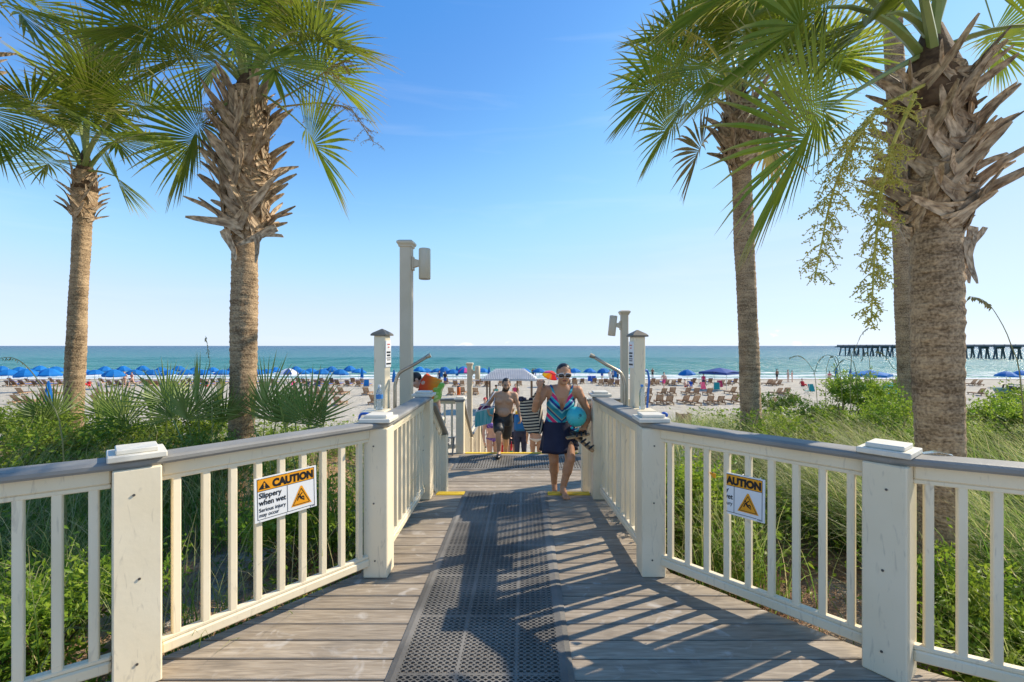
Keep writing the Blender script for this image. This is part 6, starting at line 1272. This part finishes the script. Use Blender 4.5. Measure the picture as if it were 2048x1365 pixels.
mk.tube([onb(-.02 - .15 * 0 + .12 * math.cos(q), .12 + .12 * math.sin(q)) for q in [2 * PI * k / 18 for k in range(19)]], .0022, 5, cap=False); mk.tube([onb(-.05 + .03 * math.cos(q), .12 + .05 * math.sin(q)) for q in [2 * PI * k / 10 for k in range(11)]], .0018, 5, cap=False); obj('ring_mark', mk, m_navy, bo)
obj('smudge_mark', MB().tube([onb(.16, -.16), onb(.10, -.10)], .005, 6), m_navy, bo)
def sandal(label, c, rz, tilt):
    t = thing('sandal', label, 'sandal', c, rz); Rm_ = Matrix.Rotation(tilt, 3, 'Y'); pr = [(-.12, .028), (-.09, .036), (0, .030), (.07, .042), (.11, .036), (.13, .015)]; vs_ = []
    for z in (0, .018): vs_ += [Rm_ @ V3((x, w, z)) for x, w in pr] + [Rm_ @ V3((x, -w, z)) for x, w in reversed(pr)]
    n = 12; obj('sole', MB().add(vs_, [tuple(range(n - 1, -1, -1)), tuple(range(n, 2 * n))] + [(i, (i + 1) % n, n + (i + 1) % n, n + i) for i in range(n)]), mat('sole_tan', (.42, .26, .13), rough=.7), t, local=True)
    for k in (-.05, .0, .05): obj('strap', MB().tube([Rm_ @ V3((.03 + k, -.04, .01)), Rm_ @ V3((.04 + k, -.025, .05)), Rm_ @ V3((.04 + k, .025, .05)), Rm_ @ V3((.03 + k, .04, .01))], .010, 6), m_dark, t, local=True)
sandal('upper tan and black sandal held in the barefoot woman\'s hand', (.545, 4.715, .655), R(12), R(-8)); sandal('lower tan and black sandal dangling under the barefoot woman\'s hand', (.60, 4.70, .585), R(-25), R(35))
cm = MB(); crn = random.Random(5)
for k in range(10): caps(cm, (.53 + crn.uniform(-.05, .07), 4.77, .70 + crn.uniform(-.03, .02)), (.54 + crn.uniform(-.07, .08), 4.76 + crn.uniform(-.03, .03), .64 + crn.uniform(-.06, .03)), .024, .015, 8)
tag(remesh('goggles_case', cm, m_dark, None, .008, 2), 'bunched black bathing things held under the aqua ball', 'bundle')

# ---------------- shirtless man
t = thing('person', 'shirtless bearded man in charcoal shorts stepping onto the landing', 'person', (-.42, 8.5, -.45)); mb = MB()
loft(mb, [((-.41, 8.56, .13), .10, .09, LX, FY), ((-.41, 8.56, .20), .165, .12, LX, FY), ((-.41, 8.55, .30), .168, .13, LX, FY), ((-.40, 8.535, .40), .165, .135, LX, FY), ((-.39, 8.515, .50), .172, .125, LX, FY), ((-.385, 8.49, .60), .188, .125, LX, FY), ((-.382, 8.475, .68), .185, .10, LX, FY), ((-.378, 8.465, .735), .10, .07, LX, FY), ((-.375, 8.455, .76), .06, .06, LX, FY)])
for sg in (-1, 1): mb.ell((-.385 + sg * .085, 8.40, .585), (.085, .045, .06), 12, 10)
mb.ell((-.40, 8.43, .37), (.12, .07, .09), 12, 10); caps(mb, (-.375, 8.46, .73), (-.352, 8.42, .83), .062, .060); hc2 = V3((-.343, 8.385, .885)); at2, Rm2 = head(mb, hc2, (.12, -1, -.28), (0, -.25, 1), 1.06, 1.1)
sR, sL = V3((-.575, 8.48, .685)), V3((-.195, 8.475, .68)); eR, hR = V3((-.69, 8.56, .50)), V3((-.675, 8.37, .415)); eL, hL = V3((-.115, 8.50, .44)), V3((-.085, 8.34, .30))
for s_ in (sR, sL): mb.ell(s_, (.066, .062, .066), 12, 8); caps(mb, V3((-.378, 8.47, .72)), s_, .05, .058)
limb(mb, sR, eR, hR, .056, .047, .044, .029); limb(mb, sL, eL, hL, .056, .047, .044, .029); hand(mb, hR, (.2, -.5, -.8), (.8, .3, .2), 1.05, .7, 1); hand(mb, hL, (.1, -.5, -.8), (-.8, .2, .2), 1.05, .6, -1)
h1, k1_, a1, t1 = V3((-.495, 8.54, .20)), V3((-.475, 8.23, .045)), V3((-.475, 8.33, -.345)), V3((-.485, 8.19, -.415)); h2, k2_, a2, t2 = V3((-.33, 8.58, .20)), V3((-.365, 8.72, -.16)), V3((-.375, 8.96, -.50)), V3((-.38, 8.86, -.575))
for h_, k_, a_, t_ in ((h1, k1_, a1, t1), (h2, k2_, a2, t2)): limb(mb, h_, k_, a_, .092, .062, .064, .038); foot(mb, a_, t_, .038, 1.05)
bmn = remesh('body', mb, m_skin2, t, .010, 3)
sh_ = MB(); loft(sh_, [((-.41, 8.56, .10), .15, .13, LX, FY), ((-.41, 8.56, .20), .187, .145, LX, FY), ((-.41, 8.55, .345), .182, .148, LX, FY)]); caps(sh_, h1, V3((-.478, 8.27, .075)), .115, .100); caps(sh_, h2, V3((-.36, 8.69, -.09)), .115, .105); so_ = remesh('shorts', sh_, m_charcoal, t, .012, 2)
bm = bmesh.new(); bm.from_mesh(so_.data); Mi = ROOT[t.name]; bmesh.ops.delete(bm, geom=[f for f in bm.faces if (Mi @ f.calc_center_median()).z > .335], context='FACES'); bm.to_mesh(so_.data); bm.free()
hm = MB(); hm.ell(at2(0, -.016, .036), (.081, .092, .086), 18, 14, rot=Rm2); ho = remesh('hair', hm, m_hair, t, .008, 2); bm = bmesh.new(); bm.from_mesh(ho.data)
def hq(f, c, Rq): return Rq.transposed() @ (Mi @ f.calc_center_median() - c)
bmesh.ops.delete(bm, geom=[f for f in bm.faces if (lambda q: q.y > .045 and q.z < .085 or q.z < -.03)(hq(f, hc2, Rm2))], context='FACES'); bm.to_mesh(ho.data); bm.free()
garment('beard', bmn, t, m_hair, lambda p, n: (lambda q: q.length < .15 and q.z < -.035 and q.y > -.01 and q.z > -.125 and not (abs(q.x) < .024 and -.056 < q.z < -.040 and q.y > .06))((Rm2.transposed() @ (p - hc2)) / 1.06), .004)
obj('eyebrows', MB().tube([at2(-.052, .074, .024), at2(-.034, .088, .030), at2(-.014, .088, .026)], .0045, 6).tube([at2(.052, .074, .024), at2(.034, .088, .030), at2(.014, .088, .026)], .0045, 6), m_hair, t)
for sg in (-1, 1): obj('eye', MB().ell(at2(sg * .032, .080, .004), (.014, .006, .006), 10, 6, rot=Rm2), m_dark, t, smooth=True)
for a_, t_ in ((a1, t1), (a2, t2)): q = MB(); d = (t_ - a_); d.z = 0; d.normalize(); c = (a_ + t_) / 2; c.z = t_.z + .012; q.ell(c + d * .01, (.056, .150, .050), 14, 10, rot=Matrix((d.cross(V3((0, 0, 1))), d, V3((0, 0, 1)))).transposed()); remesh('shoe', q, m_dark, t, .012, 2)
m_tealb = mat('teal_stripe_bag', (.03, .30, .31), (.22, .48, .47), scale=3, stretch=(14, 14, 1), rough=.7)
t = thing('beach_bag', 'teal patterned beach bag hanging from the shirtless man\'s shoulder', 'bag', (-.74, 8.45, .12)); vs_ = []
for z, hw, xo in ((.44, .17, -.735), (.30, .165, -.76), (.15, .15, -.775)): vs_ += [(xo - hw, 8.36, z - .05), (xo + hw, 8.36, z + .03), (xo + hw, 8.54, z + .03), (xo - hw, 8.54, z - .05)]
obj('bag_body', MB().add(vs_, [(i * 4 + k, i * 4 + 4 + k, i * 4 + 4 + (k + 1) % 4, i * 4 + (k + 1) % 4) for i in range(2) for k in range(4)] + [(8, 9, 10, 11)]), m_tealb, t); obj('rim', MB().tube([V3(vs_[k % 4]) for k in range(5)], .010, 6), m_whitec, t)
for y_ in (8.37, 8.53): obj('strap', MB().tube([(-.83, y_, .40), (-.66, y_, .60), (-.55, 8.45, .755), (-.54, 8.5, .745), (-.585, y_, .50), (-.62, y_, .46)], .011, 6), m_whitec, t, smooth=True)
obj('towel_inside', MB().ell((-.735, 8.45, .43), (.14, .075, .06), 12, 8), mat('magenta_towel', (.35, .02, .12), (.05, .02, .04), scale=14, rough=.9), t, smooth=True)

# ---------------- child bending over the shower, draped in a towel
t = thing('shower_bench', 'cream foot-rinse step behind the left handrail', 'bench', (-1.32, 6.3, -.45)); obj('seat', MB().box((-1.34, 6.3, .555), (.36, .5, .04), None, .005), m_cream, t)
for x in (-1.48, -1.20):
    for y in (6.1, 6.5): obj('leg', MB().box((x, y, .045), (.06, .06, .97)), m_cream, t)
t = thing('person', 'child in green shorts bending over, a red and orange towel on the back', 'person', (-1.25, 6.3, .58)); mb = MB(); ax = V3((-.80, -.1, .42)).normalized(); lat = V3((0, 1, 0)); up_ = ax.cross(lat).normalized() * -1
hp = V3((-1.235, 6.3, 1.02)); loft(mb, [(hp - ax * .06, .07, .07, lat, up_), (hp, .105, .085, lat, up_), (hp + ax * .07, .10, .075, lat, up_), (hp + ax * .14, .112, .078, lat, up_), (hp + ax * .185, .09, .055, lat, up_), (hp + ax * .21, .042, .042, lat, up_)])
hk = V3((-1.462, 6.24, 1.125)); caps(mb, hp + ax * .19, hk, .042, .042); atc, Rmc = head(mb, hk + V3((-.03, -.01, -.0)), (-.75, -.35, -.75), (-.6, 0, .7), .95)
for sg in (-1, 1):
    hj = hp + lat * sg * .055; kn = V3((-1.25 + .02 * sg, 6.3 + sg * .06, .83)); an = V3((-1.225 + .02 * sg, 6.3 + sg * .06, .655)); limb(mb, hj, kn, an, .06, .042, .044, .028); foot(mb, an, an + V3((-.10, -.03, -.055)), .028, .8)
    sj = hp + ax * .165 + lat * sg * .105; ej = sj + V3((-.05, -.02, -.15)); wj = ej + V3((-.08, 0, -.13)); limb(mb, sj, ej, wj, .036, .030, .029, .021); hand(mb, wj, (-.3, 0, -1), (-1, 0, .3), .75, .5, sg)
bk_ = remesh('body', mb, m_skin3, t, .009, 3)
m_gs = mat('green_swirl_shorts', (.22, .50, .06), (.62, .68, .30), scale=7, stretch=(1, 1, 3), rough=.7, lo=.45, hi=.55); q = MB(); loft(q, [(hp - ax * .09, .10, .10, lat, up_), (hp, .128, .11, lat, up_), (hp + ax * .11, .12, .095, lat, up_)])
for sg in (-1, 1): caps(q, hp + lat * sg * .055, V3((-1.245, 6.3 + sg * .06, .90)), .085, .082)
remesh('shorts', q, m_gs, t, .012, 2); obj('hair', MB().ell(atc(0, -.018, .035), (.078, .088, .080), 16, 12, rot=Rmc), m_hair, t, smooth=True)
for sg in (-1, 1): obj('sock', MB().tube([(-1.225 + .02 * sg, 6.3 + sg * .06, .62), (-1.226 + .02 * sg, 6.3 + sg * .06, .665)], .034, 10), m_dark, t); obj('shoe', MB().ell((-1.255 + .02 * sg, 6.285 + sg * .06, .607), (.085, .038, .034), 12, 8), m_white, t, smooth=True)
m_towel = bpy.data.materials.new('towel_red_orange'); m_towel.use_nodes = True; nn, ll, bb = nodes_of(m_towel); bb.inputs['Roughness'].default_value = .95; tcg = nn.new('ShaderNodeTexCoord'); sg_ = nn.new('ShaderNodeSeparateXYZ'); ll.new(tcg.outputs['Object'], sg_.inputs[0]); mr = nn.new('ShaderNodeMapRange'); mr.inputs[1].default_value = -.22; mr.inputs[2].default_value = .16; ll.new(sg_.outputs['X'], mr.inputs[0])
cr = nn.new('ShaderNodeValToRGB'); ll.new(mr.outputs[0], cr.inputs[0]); e = cr.color_ramp.elements; e[0].color = (.62, .03, .015, 1); e[1].color = (.82, .33, .02, 1); e.new(.35).color = (.78, .10, .015, 1); e.new(.6).color = (.85, .26, .015, 1); ll.new(cr.outputs[0], bb.inputs['Base Color'])
tw = thing('towel', 'red and orange beach towel draped over the bending child', 'towel', tuple(hp)); q = []; nu, nv_ = 14, 20
for i in range(nu + 1):
    f = -.03 + .235 * i / nu
    for k in range(nv_ + 1): a = -2.1 + 4.2 * k / nv_; c = hp + ax * f; rr = .128 + .012 * math.sin(a * 5 + i * .4) + (.02 if abs(a) > 1.5 else 0); q.append(c + lat * math.sin(a) * rr * 1.06 + up_ * math.cos(a) * rr * .92 - V3((0, 0, 1)) * max(0, abs(a) - 1.3) * .10)
me_ = MB().add(q, [(i * (nv_ + 1) + k, i * (nv_ + 1) + k + 1, (i + 1) * (nv_ + 1) + k + 1, (i + 1) * (nv_ + 1) + k) for i in range(nu) for k in range(nv_)]); obj('cloth', me_, m_towel, tw, smooth=True)

# ---------------- generic figures: stairs and beach
def fig(label, loc, rz, h=1.68, pose='stand', sk_=None, top=None, bottom=None, hairm=None, cap=None, hairlong=False, vox=.016, female=False, seedp=0, group=None, sleeve=False, shortlen=.30):
    """standing / walking / sitting figure built in its own space, facing -Y"""
    rnd = random.Random(seedp); t = thing('person', label, 'person', loc, rz, group); s = h / 1.7; q = lambda x, y, z: V3((x * s, y * s, z * s)); mb = MB(); hz = .90 if pose != 'sit' else .14; sw = .18 if female else .20; lean = V3((0, 0, 1))
    dY = .12 if pose == 'sit' else 0; T = lambda x, y, z: q(x, y + dY * (z), hz + z)
    wa = .125 if female else .145; loft(mb, [(T(0, 0, -.05), .10 * s, .085 * s, LX, FY), (T(0, .01, .03), (.17 if female else .155) * s, .115 * s, LX, FY), (T(0, 0, .16), wa * s, .098 * s, LX, FY), (T(0, 0, .34), (.148 if female else .165) * s, .11 * s, LX, FY), (T(0, .01, .47), sw * .85 * s, .085 * s, LX, FY), (T(0, .01, .53), .07 * s, .06 * s, LX, FY)])
    if female:
        for sg in (-1, 1): mb.ell(T(sg * .065, -.085, .36), .062 * s, 10, 8)
    caps(mb, T(0, .01, .50), T(0, -.01, .60), .05 * s, .05 * s); hcc = T(0, -.015, .69); att, Rmm = head(mb, hcc, (0, -1, 0), (0, 0, 1), s)
    st = {'stand': (.03, -.02), 'walk': (.22, -.20), 'sit': (0, 0)}[pose]
    for i, sg in enumerate((-1, 1)):
        hj = T(sg * .085, 0, 0)
        if pose == 'sit': kn, an = q(sg * .12, -.40, .36 + .1 * (i == 0)), q(sg * .13, -.72, .07)
        else: dy = st[i]; kn, an = q(sg * .09, -dy * .9 - .02, .49), q(sg * .09, -dy * 1.1 + (.10 if dy < 0 and pose == 'walk' else 0), .085 + (.04 if dy < -.1 else 0))
        limb(mb, hj, kn, an, .082 * s, .055 * s, .056 * s, .036 * s); foot(mb, an, an + q(sg * .02, -.13, -.062), .036 * s, s)
        sj = T(sg * sw, .01, .455); sw_ = st[1 - i] * .8
        if pose == 'sit': ej, wj = T(sg * (sw + .08), .08, .24), q(sg * .2, -.1, .3)
        else: ej, wj = T(sg * (sw + .05), -sw_ * .4 + .03, .20), T(sg * (sw + .06), -sw_ - .06, -.03)
        mb.ell(sj, .055 * s, 10, 8); caps(mb, T(0, .01, .48), sj, .045 * s, .048 * s); limb(mb, sj, ej, wj, .048 * s, .038 * s, .037 * s, .026 * s); hand(mb, wj, (wj - ej), (-sg, 0, 0), s, .5, sg)
    b = remesh('body', mb, sk_ or m_skin2, t, vox, 2, local=True)
    M_keep = ROOT[t.name]; ROOT[t.name] = Matrix.Identity(4); lim = sw * s * .98
    if bottom is not None:
        lo_ = (hz - (.06 if female else shortlen)) * s
        if pose == 'sit': garment('shorts', b, t, bottom, lambda p, n: p.z < (hz + .09) * s + 9 * 0 and p.y > -.32 * s and abs(p.x) < .20 * s and p.z > -.2, .010)
        else: garment('shorts' if not female else 'swim_bottom', b, t, bottom, lambda p, n: lo_ - (abs(p.x) * -.5 if female else 0) < p.z < (hz + (.05 if female else .10)) * s and abs(p.x) < .185 * s, .012 if not female else .007)
    if top is not None:
        if female: garment('swim_top', b, t, top, lambda p, n: (hz + .29) * s < p.z < (hz + .42) * s and abs(p.x) < lim * .92, .007)
        else: garment('shirt', b, t, top, lambda p, n: (hz + .06) * s < p.z < (hz + .52) * s and abs(p.x) < (lim + .06 * s if sleeve else lim * .97), .010)
    ROOT[t.name] = M_keep
    hb = MB(); hb.ell(att(0, -.022, .038), (.082 * s, .090 * s, .086 * s), 14, 10, rot=Rmm)
    if hairlong: hb.ell(att(0, -.075, -.06), (.075 * s, .045 * s, .14 * s), 12, 8, rot=Rmm)
    obj('hair' if cap is None else 'cap', hb, cap or hairm or m_hair, t, smooth=True, local=True)
    if cap is not None: obj('cap_brim', MB().ell(att(0, .085, .055), (.065 * s, .07 * s, .010 * s), 12, 6, rot=Rmm), cap, t, smooth=True, local=True)
    return t
m_purple = mat('purple_print', (.10, .04, .28), (.30, .18, .50), scale=26, rough=.7, lo=.45, hi=.55); m_greyt = mat('grey_tank', (.36, .34, .36), (.42, .40, .42), scale=5, rough=.8); m_bpack = mat('blue_backpack', (.01, .16, .42), rough=.6); m_wb = mat('white_bikini', (.78, .74, .68), rough=.6); m_slate = mat('slate_cloth', (.04, .05, .09), (.06, .07, .12), scale=6, rough=.8)
m_cyanc = mat('aqua_cloth', (.15, .52, .52), rough=.8); m_redc = mat('red_cloth', (.60, .02, .03), rough=.7); m_pinkc = mat('pink_cloth', (.72, .06, .20), rough=.7); m_bluec = mat('blue_cloth', (.02, .10, .42), rough=.7); m_blackc = mat('black_cloth', (.015, .015, .018), rough=.7); m_greenc = mat('green_cloth', (.05, .25, .10), rough=.7)
def on(px, Y, z): x = (px - CX) / F * Y; return V3((x, Y, z))
fig('woman in a purple print bikini on the stairs behind the shirtless man', on(985, 10.6, -1.397), R(25), 1.56, 'stand', m_skin3, m_purple, m_purple, m_hairb, hairlong=True, female=True, vox=.012)
fig('boy in a grey tank top on the stairs, between the two climbers', on(1023, 11.5, -1.397), R(190), 1.45, 'stand', m_skin3, m_greyt, m_slate, m_hairb, vox=.014)
bp_ = fig('man in slate clothes with a blue backpack walking down the stairs', on(1041, 11.0, -1.397), R(180), 1.62, 'stand', m_skin3, m_slate, m_slate, m_hair, vox=.014, sleeve=True, shortlen=.45)
p = on(1041, 11.0, -1.397); t = thing('backpack', 'blue backpack with a yellow top on the man in slate clothes', 'bag', (p.x, p.y - .18, p.z + .92)); obj('pack', MB().box((p.x, p.y - .17, p.z + 1.17), (.30, .16, .40), None, .05), m_bpack, t); obj('top_roll', MB().tube([(p.x - .12, p.y - .17, p.z + 1.40), (p.x + .12, p.y - .17, p.z + 1.40)], .045, 10), rb[2], t)
fig('woman in a white bikini bottom going down the stairs, beside the striped bag', on(1072, 10.7, -1.397), R(180), 1.50, 'stand', m_skin2, m_wb, m_wb, m_hair, female=True, vox=.012, hairlong=True)
fig('small child with a dark cap at the foot of the stairs', on(1018, 14.6, gz(-.5, 14.6)), R(170), 1.15, 'stand', m_skin3, m_redc, m_greenc, cap=m_navy, vox=.016)
fig('child in red patterned clothes at the foot of the stairs', on(1004, 14.9, gz(-.7, 14.9)), R(10), 1.2, 'stand', m_skin3, m_redc, m_redc, m_hairb, vox=.016)
fig('person wearing a red cap on the sand left of the gazebo', on(970, 21, gz(-1.8, 21)), R(20), 1.72, 'stand', m_skin3, m_greyt, m_slate, cap=m_redc, vox=.016)
fig('girl in a pink top in the shade of the gazebo', on(1031, 32, gz(-.7, 32)), 0, 1.6, 'stand', m_skin3, m_pinkc, m_pinkc, m_hairb, vox=.02)
fig('person in an aqua top in the shade of the gazebo', on(992, 31, gz(-2, 31)), R(40), 1.6, 'stand', m_skin2, m_cyanc, m_slate, m_hair, vox=.02)
bch = 'people on the beach'
for k, (lb, px, Y, rz, h, ps, s_, tp, bt, fem, lg) in enumerate((
    ('woman in a black bikini standing by the umbrellas on the left', 249, 50, 20, 1.7, 'stand', m_skin3, m_blackc, m_blackc, True, True), ('woman in a red bikini standing by the umbrellas on the left', 264, 50, -20, 1.7, 'walk', m_skin3, m_redc, m_redc, True, False),
    ('shirtless man in pink shorts walking up from the water', 1328, 47, 5, 1.78, 'walk', m_skin3, None, m_pinkc, False, False), ('woman in a blue wrap beside the bending child\'s towel', 890, 52, 10, 1.65, 'stand', m_skin4, m_blackc, m_bluec, False, True), ('person with dark hair left of the woman in the blue wrap', 879, 56, 0, 1.6, 'stand', m_skin2, m_slate, m_slate, False, False),
    ('shirtless bather in dark shorts at the surf, left of the pink shorts', 1305, 74, 0, 1.7, 'stand', m_skin4, None, m_blackc, False, False), ('bather with bare back left of the right lamp post', 1204, 66, 180, 1.7, 'stand', m_skin2, None, m_bluec, False, False), ('person in white nearest the right lamp post', 1220, 60, 30, 1.65, 'stand', m_skin2, m_wb, m_wb, False, False), ('person in grey nearest the right lamp post', 1226, 60, -30, 1.55, 'stand', m_skin2, m_greyt, m_slate, False, False), ('child in dark clothes at the right lamp post', 1235, 60, 0, 1.3, 'stand', m_skin2, m_slate, m_slate, False, False),
    ('shirtless person in dark shorts at the surf right of the slim palm', 1554, 62, 200, 1.7, 'stand', m_skin4, None, m_blackc, False, False), ('woman in a pale swimsuit at the surf right of the slim palm', 1576, 60, 90, 1.65, 'stand', m_skin3, m_wb, m_wb, True, True), ('bare-backed person bending near the surf right of the slim palm', 1584, 60, 60, 1.5, 'stand', m_skin3, m_redc, m_redc, True, False), ('standing sunbather behind the tuft of sea oats', 1659, 55, 150, 1.6, 'stand', m_skin3, m_pinkc, m_bluec, True, True),
    ('person sitting under the striped umbrella', 586, 50, 30, 1.65, 'sit', m_skin3, m_pinkc, m_bluec, False, False), ('person in dark clothes sitting right of the striped umbrella', 616, 49, 0, 1.7, 'sit', m_skin4, m_slate, m_slate, False, False), ('person sitting on the sand left of the lamp posts and umbrellas pair', 638, 50, -30, 1.7, 'sit', m_skin4, m_slate, m_bluec, False, False), ('sunbather in orange left of the two bikini women', 178, 50, 20, 1.6, 'sit', m_skin3, m_redc, m_redc, False, False),
    ('sunbather with bare legs left of the two bikini women', 199, 50, 60, 1.6, 'sit', m_skin3, m_greyt, m_bluec, False, False), ('sunbather in a dark top behind the largest palmetto', 413, 50, 0, 1.65, 'sit', m_skin2, m_blackc, m_redc, False, False), ('sunbather sitting under the single blue umbrella', 1371, 49, 40, 1.65, 'sit', m_skin3, None, m_redc, False, False), ('sunbather in blue beside the single blue umbrella', 1382, 49, -40, 1.65, 'sit', m_skin4, m_bluec, m_bluec, False, False),
    ('person in pink under the navy canopy tent', 1407, 48, 0, 1.55, 'stand', m_skin3, m_pinkc, m_slate, False, False), ('person sitting on the sand behind the shrub by the slim palm', 1605, 50, 0, 1.7, 'sit', m_skin3, m_redc, m_slate, False, False), ('swimmer standing in the waves near the gazebo', 1066, 78, 0, 1.7, 'stand', m_skin4, None, m_blackc, False, False), ('second swimmer standing in the waves near the rainbow umbrella', 1071, 78, 90, 1.65, 'stand', m_skin2, None, m_bluec, False, False))):
    zz = gz((px - CX) / F * Y, Y); fig(lb, on(px, Y, zz + .005), R(rz), h, ps, s_, tp, bt, m_hairb if lg else m_hair, None, lg, .028, fem, k, bch)
